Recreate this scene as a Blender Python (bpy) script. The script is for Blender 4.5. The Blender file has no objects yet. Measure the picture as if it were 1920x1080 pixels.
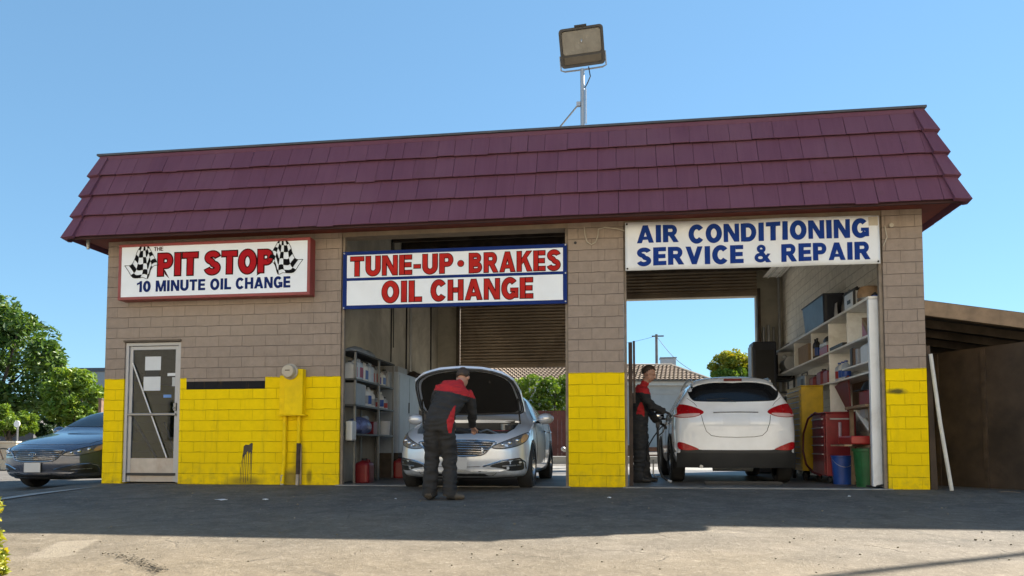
import bpy, bmesh, math, random
from math import sin, cos, pi, radians
from mathutils import Vector, Matrix, noise, geometry
from mathutils.bvhtree import BVHTree

S = bpy.context.scene
COL = S.collection
rnd = random.Random(7)

# ------------------------------------------------------------------ camera, sky, sun, exposure
SUN_DIR = Vector((5.1, 4.6, 5.3)).normalized()          # towards the sun, behind the building and to the right
SUN_EL = math.asin(SUN_DIR.z)
SUN_AZ = math.atan2(SUN_DIR.x, SUN_DIR.y)

cam = bpy.data.cameras.new('camera')
cam.sensor_width = 36.0
cam.lens = 1400 / 1920 * 36
cam.shift_y = 0.1134
cam.clip_start = 0.05
cam.clip_end = 3000
camo = bpy.data.objects.new('camera', cam)
camo.location = (7.901, -10.6, 0.58)
camo.rotation_euler = (radians(93.2), 0, radians(7.997))
COL.objects.link(camo)
S.camera = camo

W = bpy.data.worlds.new('World')
S.world = W
W.use_nodes = True
wn, wl = W.node_tree.nodes, W.node_tree.links
bg = wn['Background']
sky = wn.new('ShaderNodeTexSky')
sky.sky_type = 'NISHITA'
sky.sun_disc = False
sky.sun_elevation = SUN_EL
sky.sun_rotation = SUN_AZ
sky.altitude = 0
sky.air_density = 1.0
sky.dust_density = 0.0
sky.ozone_density = 5.0
tint = wn.new('ShaderNodeMix'); tint.data_type = 'RGBA'; tint.blend_type = 'MULTIPLY'; tint.inputs[0].default_value = 1
tint.inputs[7].default_value = (.95, 1.38, 1.62, 1)       # softened gradient, washed cyan of the afternoon air
gam = wn.new('ShaderNodeGamma'); gam.inputs[1].default_value = .55
wl.new(sky.outputs[0], gam.inputs[0]); wl.new(gam.outputs[0], tint.inputs[6]); wl.new(tint.outputs[2], bg.inputs[0])
bg.inputs[1].default_value = 0.075

sl = bpy.data.lights.new('sun', 'SUN')
sl.energy = 5.0
sl.angle = radians(0.5)
sl.color = (1.0, 0.93, 0.82)
so = bpy.data.objects.new('sun', sl)
so.rotation_euler = SUN_DIR.to_track_quat('Z', 'Y').to_euler()
so.location = (30, 25, 30)
COL.objects.link(so)

S.view_settings.view_transform = 'Standard'
S.view_settings.look = 'None'
S.view_settings.exposure = 1.68
S.view_settings.gamma = 1.0

# ------------------------------------------------------------------ helpers
def srgb(h):
    h = h.lstrip('#')
    o = []
    for i in (0, 2, 4):
        c = int(h[i:i + 2], 16) / 255
        o.append(c / 12.92 if c < .04045 else ((c + .055) / 1.055) ** 2.4)
    return tuple(o)

def nmat(name):
    m = bpy.data.materials.new(name)
    m.use_nodes = True
    nt = m.node_tree
    return m, nt.nodes, nt.links, nt.nodes['Principled BSDF']

def math_n(N, L, op, a, b=None, clamp=False):
    n = N.new('ShaderNodeMath'); n.operation = op; n.use_clamp = clamp
    for i, x in enumerate((a, b)):
        if x is None: continue
        if isinstance(x, (int, float)): n.inputs[i].default_value = x
        else: L.new(x, n.inputs[i])
    return n.outputs[0]

def mix_n(N, L, fac, a, b, blend='MIX'):
    n = N.new('ShaderNodeMix'); n.data_type = 'RGBA'; n.blend_type = blend
    if isinstance(fac, (int, float)): n.inputs[0].default_value = fac
    else: L.new(fac, n.inputs[0])
    for i, x in ((6, a), (7, b)):
        if isinstance(x, tuple): n.inputs[i].default_value = (*x[:3], 1)
        else: L.new(x, n.inputs[i])
    return n.outputs[2]

def noise_n(N, L, vec, scale, detail=4, rough=.55, dist=0):
    n = N.new('ShaderNodeTexNoise')
    n.inputs['Scale'].default_value = scale; n.inputs['Detail'].default_value = detail
    n.inputs['Roughness'].default_value = rough; n.inputs['Distortion'].default_value = dist
    if vec is not None: L.new(vec, n.inputs['Vector'])
    return n.outputs['Fac']

def ramp_n(N, L, fac, lo, hi):
    n = N.new('ShaderNodeMapRange'); n.inputs[1].default_value = lo; n.inputs[2].default_value = hi
    n.clamp = True
    L.new(fac, n.inputs[0])
    return n.outputs[0]

_cache = {}
def pm(name, col, rough=.6, metal=0., var=.18, scale=6., bump=0., bscale=40., coat=0., spec=.5, dirt=None, dirt_amt=.4):
    """principled material with noise variation, optional dirt blotches and bump"""
    if name in _cache: return _cache[name]
    m, N, L, P = nmat(name)
    if isinstance(col, str): col = srgb(col)
    tc = N.new('ShaderNodeTexCoord').outputs['Object']
    f = noise_n(N, L, tc, scale, 5)
    dark = tuple(c * (1 - var) for c in col); lite = tuple(min(1, c * (1 + var)) for c in col)
    c = mix_n(N, L, ramp_n(N, L, f, .3, .7), dark, lite)
    if dirt:
        f2 = noise_n(N, L, tc, scale * .6, 8, .7, .6)
        c = mix_n(N, L, math_n(N, L, 'MULTIPLY', ramp_n(N, L, f2, .5, .72), dirt_amt), c, dirt)
    L.new(c, P.inputs['Base Color'])
    r = math_n(N, L, 'ADD', math_n(N, L, 'MULTIPLY', f, .2), max(0, rough - .1))
    L.new(r, P.inputs['Roughness'])
    P.inputs['Metallic'].default_value = metal
    P.inputs['Specular IOR Level'].default_value = spec
    P.inputs['Coat Weight'].default_value = coat
    P.inputs['Coat Roughness'].default_value = .04
    if bump:
        b = N.new('ShaderNodeBump'); b.inputs['Strength'].default_value = bump; b.inputs['Distance'].default_value = .01
        L.new(noise_n(N, L, tc, bscale, 6), b.inputs['Height']); L.new(b.outputs[0], P.inputs['Normal'])
    _cache[name] = m
    return m

def emis(name, col, strength):
    m, N, L, P = nmat(name)
    P.inputs['Base Color'].default_value = (*col, 1)
    P.inputs['Emission Color'].default_value = (*col, 1)
    P.inputs['Emission Strength'].default_value = strength
    return m

class MB:
    def __init__(s): s.v = []; s.f = []; s.m = []; s.sm = []
    def add(s, vs, fs, mat=0, smooth=False, M=None):
        o = len(s.v)
        for p in vs:
            p = Vector(p)
            s.v.append(M @ p if M is not None else p)
        for f in fs:
            s.f.append([i + o for i in f]); s.m.append(mat); s.sm.append(smooth)
        return s
    def box(s, x0, x1, y0, y1, z0, z1, mat=0, M=None):
        v = [(x0, y0, z0), (x1, y0, z0), (x1, y1, z0), (x0, y1, z0), (x0, y0, z1), (x1, y0, z1), (x1, y1, z1), (x0, y1, z1)]
        return s.add(v, [(0, 3, 2, 1), (4, 5, 6, 7), (0, 1, 5, 4), (1, 2, 6, 5), (2, 3, 7, 6), (3, 0, 4, 7)], mat, False, M)
    def hexa(s, v, mat=0):
        return s.add(v, [(0, 3, 2, 1), (4, 5, 6, 7), (0, 1, 5, 4), (1, 2, 6, 5), (2, 3, 7, 6), (3, 0, 4, 7)], mat)
    def tube(s, pts, r, n=8, mat=0, cap=True, sy=1.0, smooth=True, closed=False, M=None):
        pts = [Vector(p) for p in pts]; k = len(pts)
        rs = r if isinstance(r, (list, tuple)) else [r] * k
        vs = []; prev = None
        for i, p in enumerate(pts):
            if closed: d = pts[(i + 1) % k] - pts[i - 1]
            else: d = pts[min(i + 1, k - 1)] - pts[max(i - 1, 0)]
            d.normalize()
            if prev is None:
                a = Vector((0, 0, 1)) if abs(d.z) < .9 else Vector((1, 0, 0))
                u = d.cross(a).normalized()
            else:
                u = (prev - d * prev.dot(d)).normalized()
            prev = u
            w = d.cross(u)
            for j in range(n):
                t = 2 * pi * j / n
                vs.append(p + (u * cos(t) + w * sin(t) * sy) * rs[i])
        fs = []
        for i in range(k if closed else k - 1):
            i2 = (i + 1) % k
            for j in range(n):
                j2 = (j + 1) % n
                fs.append((i * n + j, i * n + j2, i2 * n + j2, i2 * n + j))
        if cap and not closed:
            fs.append(tuple(range(n - 1, -1, -1))); fs.append(tuple((k - 1) * n + j for j in range(n)))
        return s.add(vs, fs, mat, smooth, M)
    def cyl(s, p0, p1, r0, r1=None, n=16, mat=0, smooth=True, M=None):
        return s.tube([p0, p1], [r0, r0 if r1 is None else r1], n, mat, True, 1, smooth, False, M)
    def lathe(s, prof, n=20, mat=0, M=None, smooth=True):
        vs = []; fs = []
        for r, z in prof:
            for j in range(n):
                t = 2 * pi * j / n
                vs.append((r * cos(t), r * sin(t), z))
        k = len(prof)
        for i in range(k - 1):
            for j in range(n):
                j2 = (j + 1) % n
                fs.append((i * n + j, i * n + j2, (i + 1) * n + j2, (i + 1) * n + j))
        if prof[0][0] > 1e-4: fs.append(tuple(range(n - 1, -1, -1)))
        if prof[-1][0] > 1e-4: fs.append(tuple((k - 1) * n + j for j in range(n)))
        return s.add(vs, fs, mat, smooth, M)
    def ell(s, c, r, mat=0, nu=16, nv=10, M=None):
        vs = []; fs = []
        c = Vector(c); R = Vector(r) if not isinstance(r, (int, float)) else Vector((r, r, r))
        for i in range(nv + 1):
            a = -pi / 2 + pi * i / nv
            for j in range(nu):
                t = 2 * pi * j / nu
                p = Vector((cos(a) * cos(t) * R.x, cos(a) * sin(t) * R.y, sin(a) * R.z))
                if M is not None: p = M @ p
                vs.append(c + p)
        for i in range(nv):
            for j in range(nu):
                j2 = (j + 1) % nu
                fs.append((i * nu + j, i * nu + j2, (i + 1) * nu + j2, (i + 1) * nu + j))
        return s.add(vs, fs, mat, True)
    def prism(s, poly, d0, d1, plane='xz', mat=0, M=None):
        """poly: 2D outline; extruded between d0 and d1 along the missing axis"""
        def P(a, b, d):
            return {'xz': (a, d, b), 'yz': (d, a, b), 'xy': (a, b, d)}[plane]
        n = len(poly)
        vs = [P(a, b, d0) for a, b in poly] + [P(a, b, d1) for a, b in poly]
        fs = [tuple(range(n)), tuple(range(2 * n - 1, n - 1, -1))]
        for i in range(n):
            j = (i + 1) % n
            fs.append((i, i + n, j + n, j))
        return s.add(vs, fs, mat, False, M)
    def build(s, name, mats, parent=None, bevel=0., seg=2, angle=35, loc=None, rot=None, fixn=True):
        me = bpy.data.meshes.new(name)
        me.from_pydata([tuple(p) for p in s.v], [], s.f)
        if not isinstance(mats, (list, tuple)): mats = [mats]
        for m in mats: me.materials.append(m)
        me.polygons.foreach_set('material_index', s.m)
        me.polygons.foreach_set('use_smooth', s.sm)
        if fixn:
            b = bmesh.new(); b.from_mesh(me)
            bmesh.ops.recalc_face_normals(b, faces=b.faces)
            b.to_mesh(me); b.free()
        if any(s.sm): me.set_sharp_from_angle(angle=radians(angle))
        me.update()
        o = bpy.data.objects.new(name, me)
        COL.objects.link(o)
        if parent: o.parent = parent
        if loc is not None: o.location = loc
        if rot is not None: o.rotation_euler = rot
        if bevel:
            md = o.modifiers.new('bevel', 'BEVEL'); md.width = bevel; md.segments = seg
            md.limit_method = 'ANGLE'; md.angle_limit = radians(40); md.harden_normals = False
        return o

def tag(o, label, cat, group=None):
    o['label'] = label; o['category'] = cat
    if group: o['group'] = group
    return o
def thing(name, label, cat, loc=(0, 0, 0), rz=0., group=None):
    o = bpy.data.objects.new(name, None); COL.objects.link(o)
    o.location = loc; o.rotation_euler = (0, 0, rz); o.empty_display_size = .2
    return tag(o, label, cat, group)
def dup(root, loc, rz=0., label=None, group=None, scale=None):
    r = root.copy(); COL.objects.link(r); r.location = loc; r.rotation_euler = (0, 0, rz)
    if scale: r.scale = scale
    if label: r['label'] = label
    if group: r['group'] = group
    for ch in list(root.children):
        c = ch.copy(); COL.objects.link(c); c.parent = r
        for g in list(ch.children):
            d = g.copy(); COL.objects.link(d); d.parent = c
    return r
def struct(o): o['kind'] = 'structure'; return o
def stuff(o): o['kind'] = 'stuff'; return o
def lerp(a, b, t): return a + (b - a) * t
def interp(tab, x):
    if x <= tab[0][0]: return tab[0][1]
    for (x0, a), (x1, b) in zip(tab, tab[1:]):
        if x <= x1: return lerp(a, b, (x - x0) / (x1 - x0))
    return tab[-1][1]
def sstep(a, b, x):
    t = max(0., min(1., (x - a) / (b - a))); return t * t * (3 - 2 * t)

# ------------------------------------------------------------------ ground
def gz(x, y):
    """height of the ground: level under the building, falling to the street, a little lower to the left, rising far behind"""
    d = max(0., -y)
    z = -.04 * min(d, 16) - .012 * max(0, min(d - 16, 20))
    left = sstep(-.1, -1.6, x)
    z -= left * .165 * sstep(-5, .5, y) * (1 - sstep(12, 30, y))
    z += .3 * sstep(9, 26, y) * (1 - left)
    return z

def ground_material():
    m, N, L, P = nmat('weathered_asphalt')
    tc = N.new('ShaderNodeTexCoord').outputs['Object']
    big = noise_n(N, L, tc, .35, 6, .6, .3)
    mid = noise_n(N, L, tc, 2.2, 8, .65, .5)
    fine = noise_n(N, L, tc, 38, 8, .8); med = noise_n(N, L, tc, 9, 8, .72, .4)
    grit = N.new('ShaderNodeTexVoronoi'); grit.inputs['Scale'].default_value = 30; L.new(tc, grit.inputs['Vector'])
    gd = grit.outputs['Distance']
    sep = N.new('ShaderNodeSeparateXYZ'); L.new(tc, sep.inputs[0])
    # sandy surface far from the doors, blending over several metres to darker grey close to them
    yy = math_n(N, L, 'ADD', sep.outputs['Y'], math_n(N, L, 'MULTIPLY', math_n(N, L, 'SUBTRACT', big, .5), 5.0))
    oil = ramp_n(N, L, yy, -6.5, -2.2)  # blend factor, grows towards the doors
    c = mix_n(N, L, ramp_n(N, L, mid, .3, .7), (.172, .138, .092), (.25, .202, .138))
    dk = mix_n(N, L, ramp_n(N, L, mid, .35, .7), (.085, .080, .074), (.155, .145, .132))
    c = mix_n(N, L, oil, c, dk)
    c = mix_n(N, L, math_n(N, L, 'MULTIPLY', ramp_n(N, L, fine, .52, .68), .6), c, (.37, .32, .25))
    c = mix_n(N, L, math_n(N, L, 'MULTIPLY', ramp_n(N, L, gd, .25, .06), .7), c, (.11, .095, .075))
    c = mix_n(N, L, math_n(N, L, 'MULTIPLY', ramp_n(N, L, med, .50, .30), .55), c, mix_n(N, L, .6, c, (.05, .04, .03)))
    c = mix_n(N, L, math_n(N, L, 'MULTIPLY', ramp_n(N, L, med, .56, .72), .45), c, (.40, .35, .27))
    # old concrete repair near the left of the forecourt
    def along(ux, uy):
        a = math_n(N, L, 'ADD', math_n(N, L, 'MULTIPLY', math_n(N, L, 'SUBTRACT', sep.outputs[0], 3.66), ux), math_n(N, L, 'MULTIPLY', math_n(N, L, 'ADD', sep.outputs[1], 5.31), uy))
        return math_n(N, L, 'ABSOLUTE', a)
    e1 = math_n(N, L, 'SUBTRACT', .37, along(-.467, .884)); e2 = math_n(N, L, 'SUBTRACT', .145, along(.924, .381))
    pm_ = math_n(N, L, 'ADD', math_n(N, L, 'MINIMUM', e1, e2), math_n(N, L, 'MULTIPLY', math_n(N, L, 'SUBTRACT', med, .5), .10))
    c = mix_n(N, L, math_n(N, L, 'MULTIPLY', ramp_n(N, L, pm_, -.012, .015), .55), c, mix_n(N, L, ramp_n(N, L, fine, .35, .65), (.25, .21, .155), (.34, .295, .225)))
    # dark oil drips
    dr = noise_n(N, L, tc, 1.1, 9, .72, 1.2)
    c = mix_n(N, L, math_n(N, L, 'MULTIPLY', ramp_n(N, L, dr, .60, .74), .7), c, (.05, .046, .042))
    # cracks: thin lines where a warped voronoi edge lies
    wv = N.new('ShaderNodeMixRGB'); wv.blend_type = 'LINEAR_LIGHT'; wv.inputs[0].default_value = .22
    nn = N.new('ShaderNodeTexNoise'); nn.inputs['Scale'].default_value = 1.6; nn.inputs['Detail'].default_value = 6; L.new(tc, nn.inputs['Vector'])
    L.new(tc, wv.inputs[1]); L.new(nn.outputs['Color'], wv.inputs[2])
    cr = N.new('ShaderNodeTexVoronoi'); cr.feature = 'DISTANCE_TO_EDGE'; cr.inputs['Scale'].default_value = .75; L.new(wv.outputs[0], cr.inputs['Vector'])
    crk = math_n(N, L, 'MULTIPLY', ramp_n(N, L, cr.outputs['Distance'], .010, .003), ramp_n(N, L, mid, .52, .66))
    c = mix_n(N, L, math_n(N, L, 'MULTIPLY', crk, .5), c, (.07, .06, .05))
    L.new(c, P.inputs['Base Color'])
    P.inputs['Roughness'].default_value = .88
    P.inputs['Specular IOR Level'].default_value = .25
    b = N.new('ShaderNodeBump'); b.inputs['Strength'].default_value = .9; b.inputs['Distance'].default_value = .012
    h = math_n(N, L, 'SUBTRACT', math_n(N, L, 'ADD', fine, math_n(N, L, 'ADD', math_n(N, L, 'MULTIPLY', mid, .8), math_n(N, L, 'MULTIPLY', med, 1.2))), math_n(N, L, 'MULTIPLY', crk, .8))
    L.new(h, b.inputs['Height']); L.new(b.outputs[0], P.inputs['Normal'])
    return m

def make_ground():
    def axis(lo, hi, step, far):
        a = [lo + step * i for i in range(int((hi - lo) / step) + 1)]
        e = []; d = step
        x = hi
        while x < far: d *= 1.5; x += d; e.append(x)
        b = []; d = step; x = lo
        while x > -far: d *= 1.5; x -= d; b.append(x)
        return b[::-1] + a + e
    xs = axis(-12, 26, .5, 900); ys = axis(-14, 32, .5, 900)
    mb = MB(); nx = len(xs)
    vs = []
    for y in ys:
        for x in xs:
            z = gz(x, y)
            if -.1 < x < 12.1 and .1 < y < 7.4: z = -.03
            else: z += .006 * (noise.noise((x * .8, y * .8, 0)))
            vs.append((x, y, z))
    fs = [(j * nx + i, j * nx + i + 1, (j + 1) * nx + i + 1, (j + 1) * nx + i) for j in range(len(ys) - 1) for i in range(nx - 1)]
    mb.add(vs, fs, 0, True)
    return struct(mb.build('ground', ground_material(), fixn=False))
make_ground()
# ------------------------------------------------------------------ building materials
def block_material(name, base, upper=None, paint=False, bw=.378, bh=.161, joint=.75, rough=.75, grime=.5):
    """painted slump block; joints as bump + slight soiling, paint lines where the photo has them"""
    m, N, L, P = nmat(name)
    tc = N.new('ShaderNodeTexCoord').outputs['Object']
    sep = N.new('ShaderNodeSeparateXYZ'); L.new(tc, sep.inputs[0])
    comb = N.new('ShaderNodeCombineXYZ')
    L.new(math_n(N, L, 'ADD', sep.outputs[0], sep.outputs[1]), comb.inputs[0]); L.new(sep.outputs[2], comb.inputs[1])
    w1 = noise_n(N, L, tc, 7, 4, .6); w2 = noise_n(N, L, tc, 5, 4, .6)
    vec = N.new('ShaderNodeVectorMath'); vec.operation = 'ADD'
    c2 = N.new('ShaderNodeCombineXYZ')
    L.new(math_n(N, L, 'MULTIPLY', math_n(N, L, 'SUBTRACT', w1, .5), .022), c2.inputs[0])
    L.new(math_n(N, L, 'MULTIPLY', math_n(N, L, 'SUBTRACT', w2, .5), .028), c2.inputs[1])
    L.new(comb.outputs[0], vec.inputs[0]); L.new(c2.outputs[0], vec.inputs[1])
    br = N.new('ShaderNodeTexBrick'); br.offset = .5; br.inputs['Scale'].default_value = 1
    br.inputs['Brick Width'].default_value = bw; br.inputs['Row Height'].default_value = bh
    br.inputs['Mortar Size'].default_value = .0042; br.inputs['Mortar Smooth'].default_value = .4
    br.inputs['Color1'].default_value = (.35, .35, .35, 1); br.inputs['Color2'].default_value = (.65, .65, .65, 1)
    L.new(vec.outputs[0], br.inputs['Vector'])
    fine = noise_n(N, L, tc, 55, 6, .7); mid = noise_n(N, L, tc, 9, 6, .65); big = noise_n(N, L, tc, 1.1, 5)
    sepc = N.new('ShaderNodeSeparateColor'); L.new(br.outputs['Color'], sepc.inputs[0])
    tone = math_n(N, L, 'ADD', math_n(N, L, 'MULTIPLY', sepc.outputs[0], .35), math_n(N, L, 'MULTIPLY', mid, .65))
    def shade(col, v): return mix_n(N, L, ramp_n(N, L, tone, .3, .7), tuple(c * (1 - v) for c in col), tuple(c * (1 + v) for c in col))
    c = shade(base, .17)
    stk = N.new('ShaderNodeMapping'); stk.inputs['Scale'].default_value = (7, 7, .7); L.new(tc, stk.inputs[0])
    sn = noise_n(N, L, stk.outputs[0], 1.0, 6, .7)
    c = mix_n(N, L, math_n(N, L, 'MULTIPLY', ramp_n(N, L, sn, .54, .72), .35), c, tuple(x * .55 for x in base))
    if paint:
        z = math_n(N, L, 'ADD', sep.outputs[2], math_n(N, L, 'MULTIPLY', math_n(N, L, 'SUBTRACT', math_n(N, L, 'ADD', math_n(N, L, 'MULTIPLY', fine, .5), math_n(N, L, 'MULTIPLY', mid, .5)), .5), .06))
        y = shade((.90, .655, .002), .08)
        y = mix_n(N, L, math_n(N, L, 'MULTIPLY', ramp_n(N, L, big, .45, .75), .35), y, (.76, .53, .004))
        inx = math_n(N, L, 'MULTIPLY', math_n(N, L, 'GREATER_THAN', sep.outputs[0], 1.375), math_n(N, L, 'LESS_THAN', sep.outputs[0], 2.652))
        top = math_n(N, L, 'SUBTRACT', 1.618, math_n(N, L, 'MULTIPLY', inx, .16))
        c = mix_n(N, L, ramp_n(N, L, math_n(N, L, 'SUBTRACT', top, z), -.004, .006), c, y)
        strip = math_n(N, L, 'MULTIPLY', inx, math_n(N, L, 'MULTIPLY', math_n(N, L, 'GREATER_THAN', sep.outputs[2], 1.44), math_n(N, L, 'LESS_THAN', sep.outputs[2], 1.562)))
        c = mix_n(N, L, strip, c, (.016, .017, .02))
        y2_ = math_n(N, L, 'MULTIPLY', math_n(N, L, 'LESS_THAN', sep.outputs[2], 1.6), math_n(N, L, 'MULTIPLY', ramp_n(N, L, sn, .55, .75), .3))
        c = mix_n(N, L, y2_, c, (.30, .20, .03))
        # splash dirt along the bottom course
        gr = math_n(N, L, 'MULTIPLY', ramp_n(N, L, sep.outputs[2], .42, .02), ramp_n(N, L, mid, .42, .68))
        c = mix_n(N, L, math_n(N, L, 'MULTIPLY', gr, grime), c, (.13, .10, .045))
        # green-black smudge on the right pillar, drips of oil low on the wall, soot by the conduit
        def blob(cx, cz, rx, rz, col, amt, c, hard=.45):
            dx = math_n(N, L, 'DIVIDE', math_n(N, L, 'SUBTRACT', sep.outputs[0], cx), rx)
            dz = math_n(N, L, 'DIVIDE', math_n(N, L, 'SUBTRACT', sep.outputs[2], cz), rz)
            d = math_n(N, L, 'SQRT', math_n(N, L, 'ADD', math_n(N, L, 'MULTIPLY', dx, dx), math_n(N, L, 'MULTIPLY', dz, dz)))
            d = math_n(N, L, 'ADD', d, math_n(N, L, 'MULTIPLY', math_n(N, L, 'SUBTRACT', mid, .5), .9))
            return mix_n(N, L, math_n(N, L, 'MULTIPLY', ramp_n(N, L, d, 1.15, hard), amt), c, col)
        c = blob(11.62, 1.31, .13, .045, (.05, .06, .03), .9, c)
        c = blob(3.21, .30, .12, .36, (.06, .045, .03), .6, c, .1)
        c = blob(3.08, .10, .16, .16, (.10, .08, .05), .7, c)
        c = blob(3.37, .12, .05, .12, (.10, .07, .02), .7, c)
        c = blob(2.35, .05, .3, .08, (.10, .08, .03), .6, c)
        c = blob(1.62, 2.45, 1.5, .35, (.40, .33, .26), .25, c)
        c = blob(6.9, 3.5, .9, .2, (.30, .25, .2), .3, c)
    b2 = N.new('ShaderNodeTexBrick'); b2.inputs['Scale'].default_value = 1; b2.inputs['Brick Width'].default_value = 400
    b2.inputs['Row Height'].default_value = bh; b2.inputs['Mortar Size'].default_value = .0046; b2.inputs['Mortar Smooth'].default_value = .4
    L.new(vec.outputs[0], b2.inputs['Vector'])
    vfade = ramp_n(N, L, noise_n(N, L, tc, 2.3, 3), .38, .62)
    hf = math_n(N, L, 'ADD', .25, math_n(N, L, 'MULTIPLY', ramp_n(N, L, noise_n(N, L, tc, 4.5, 4, .6), .36, .62), .85))
    mort = math_n(N, L, 'MAXIMUM', math_n(N, L, 'MULTIPLY', b2.outputs['Fac'], hf), math_n(N, L, 'MULTIPLY', br.outputs['Fac'], math_n(N, L, 'MULTIPLY', vfade, .75)))
    c = mix_n(N, L, math_n(N, L, 'MULTIPLY', mort, math_n(N, L, 'MULTIPLY', ramp_n(N, L, mid, .25, .75), .8)), c, mix_n(N, L, .75, c, (.03, .022, .012)))
    # worn pits
    c = mix_n(N, L, math_n(N, L, 'MULTIPLY', ramp_n(N, L, noise_n(N, L, tc, 24, 5, .7), .69, .78), .5), c, mix_n(N, L, .7, c, (.04, .03, .02)))
    L.new(c, P.inputs['Base Color']); P.inputs['Roughness'].default_value = rough
    P.inputs['Specular IOR Level'].default_value = .12
    h = math_n(N, L, 'SUBTRACT', math_n(N, L, 'ADD', math_n(N, L, 'MULTIPLY', fine, .22), math_n(N, L, 'ADD', math_n(N, L, 'MULTIPLY', mid, .5), math_n(N, L, 'MULTIPLY', sepc.outputs[0], .35))), math_n(N, L, 'MULTIPLY', mort, joint))
    b = N.new('ShaderNodeBump'); b.inputs['Strength'].default_value = 1.0; b.inputs['Distance'].default_value = .02
    L.new(h, b.inputs['Height']); L.new(b.outputs[0], P.inputs['Normal'])
    return m

M_wall = block_material('painted_slump_block', (.308, .254, .215), paint=True)
M_inner = block_material('whitewashed_block', (.90, .87, .79), joint=.5)
M_plaster = pm('old_plaster', (.50, .47, .39), .85, var=.2, scale=1.6, dirt=(.16, .13, .09), dirt_amt=.5)
def roof_material():
    m, N, L, P = nmat('maroon_roof_paint')
    tc = N.new('ShaderNodeTexCoord').outputs['Object']; geo = N.new('ShaderNodeNewGeometry')
    mp = N.new('ShaderNodeMapping'); mp.inputs['Scale'].default_value = (14, 1.2, 1.2); L.new(tc, mp.inputs[0])
    streak = noise_n(N, L, mp.outputs[0], 1.0, 6, .7); big = noise_n(N, L, tc, .7, 5); fine = noise_n(N, L, tc, 40, 6, .75); mid = noise_n(N, L, tc, 6, 6, .7)
    t = math_n(N, L, 'ADD', math_n(N, L, 'MULTIPLY', geo.outputs['Random Per Island'], .25), math_n(N, L, 'MULTIPLY', streak, .75))
    c = mix_n(N, L, ramp_n(N, L, t, .2, .8), (.115, .046, .078), (.158, .068, .108))
    c = mix_n(N, L, math_n(N, L, 'MULTIPLY', ramp_n(N, L, big, .48, .72), .5), c, (.175, .090, .122))
    c = mix_n(N, L, math_n(N, L, 'MULTIPLY', ramp_n(N, L, mid, .58, .72), .35), c, (.10, .05, .05))
    c = mix_n(N, L, math_n(N, L, 'MULTIPLY', ramp_n(N, L, fine, .70, .78), .5), c, (.34, .25, .25))
    L.new(c, P.inputs['Base Color']); P.inputs['Roughness'].default_value = .78; P.inputs['Specular IOR Level'].default_value = .2
    b = N.new('ShaderNodeBump'); b.inputs['Strength'].default_value = .45; b.inputs['Distance'].default_value = .01
    L.new(math_n(N, L, 'ADD', fine, math_n(N, L, 'MULTIPLY', streak, .8)), b.inputs['Height']); L.new(b.outputs[0], P.inputs['Normal'])
    return m
M_roof = roof_material()
M_flash = pm('dark_flashing', (.075, .08, .095), .45, metal=.4)
M_soffit = pm('soffit_paint', (.20, .045, .03), .8)
M_wooddk = pm('dark_wood', (.10, .078, .058), .85, var=.35, scale=5)
M_alu = pm('aluminium', (.40, .41, .43), .5, metal=.35, var=.08)
M_steel = pm('dull_steel', (.26, .26, .255), .45, metal=.7, var=.15)
M_galv = pm('galvanised', (.42, .43, .44), .45, metal=.6, var=.12)
M_black = pm('black_plastic', (.016, .017, .019), .5, var=.2)
M_blackg = pm('black_gloss', (.01, .011, .013), .12, var=.1)
M_rubber = pm('rubber', (.022, .022, .023), .8, var=.25, bump=.2)
M_white = pm('white_paint', (.72, .72, .70), .5, var=.05, scale=3, dirt=(.42, .38, .30), dirt_amt=.35)
M_floor = pm('oily_concrete', (.15, .142, .132), .5, var=.4, scale=1.3, bump=.2, bscale=25, dirt=(.03, .028, .026), dirt_amt=.8)
M_sill = pm('worn_concrete', (.26, .25, .23), .75, var=.3, scale=4, bump=.3, bscale=40, dirt=(.07, .065, .06), dirt_amt=.7)
M_shutter = pm('brown_shutter', (.33, .262, .19), .5, metal=.25, var=.22, scale=1.3, dirt=(.07, .045, .03), dirt_amt=.6)
M_yellow = pm('yellow_paint', (.86, .61, .003), .55, var=.1, scale=6, dirt=(.45, .28, .02), dirt_amt=.3, spec=.15)
M_meter = pm('meter_grey', (.42, .38, .31), .4, var=.1)

shop = thing('repair_garage', 'single storey slump block garage with yellow painted base and maroon mansard roof', 'building')

# ---- walls
TH = .20
mb = MB()
mb.box(0, .33, 0, TH, -.5, 4.2); mb.box(1.27, 3.83, 0, TH, -.1, 4.2); mb.box(.33, 1.27, 0, TH, 2.185, 4.2)
front = mb.build('front_wall', M_wall, shop)
pil1 = MB().box(7.222, 8.012, 0, .32, -.1, 4.2).build('pillar', M_wall, shop)
pil2 = MB().box(11.487, 12.0, 0, .22, -.1, 4.2).build('pillar', M_wall, shop)
MB().box(-.002, TH, TH, 7.4, -.5, 4.6).build('side_wall', M_wall, shop)
MB().box(11.75, 11.998, .22, 7.4, -.1, 4.6).build('side_wall', M_wall, shop)
# lintels over the two bays (tucked under the eave)
mb = MB(); mb.box(3.83, 7.222, .02, .25, 3.72, 4.6); mb.box(8.012, 11.487, .02, .25, 3.72, 4.6)
mb.build('lintel', pm('lintel_paint', (.27, .215, .16), .8), shop)
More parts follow.
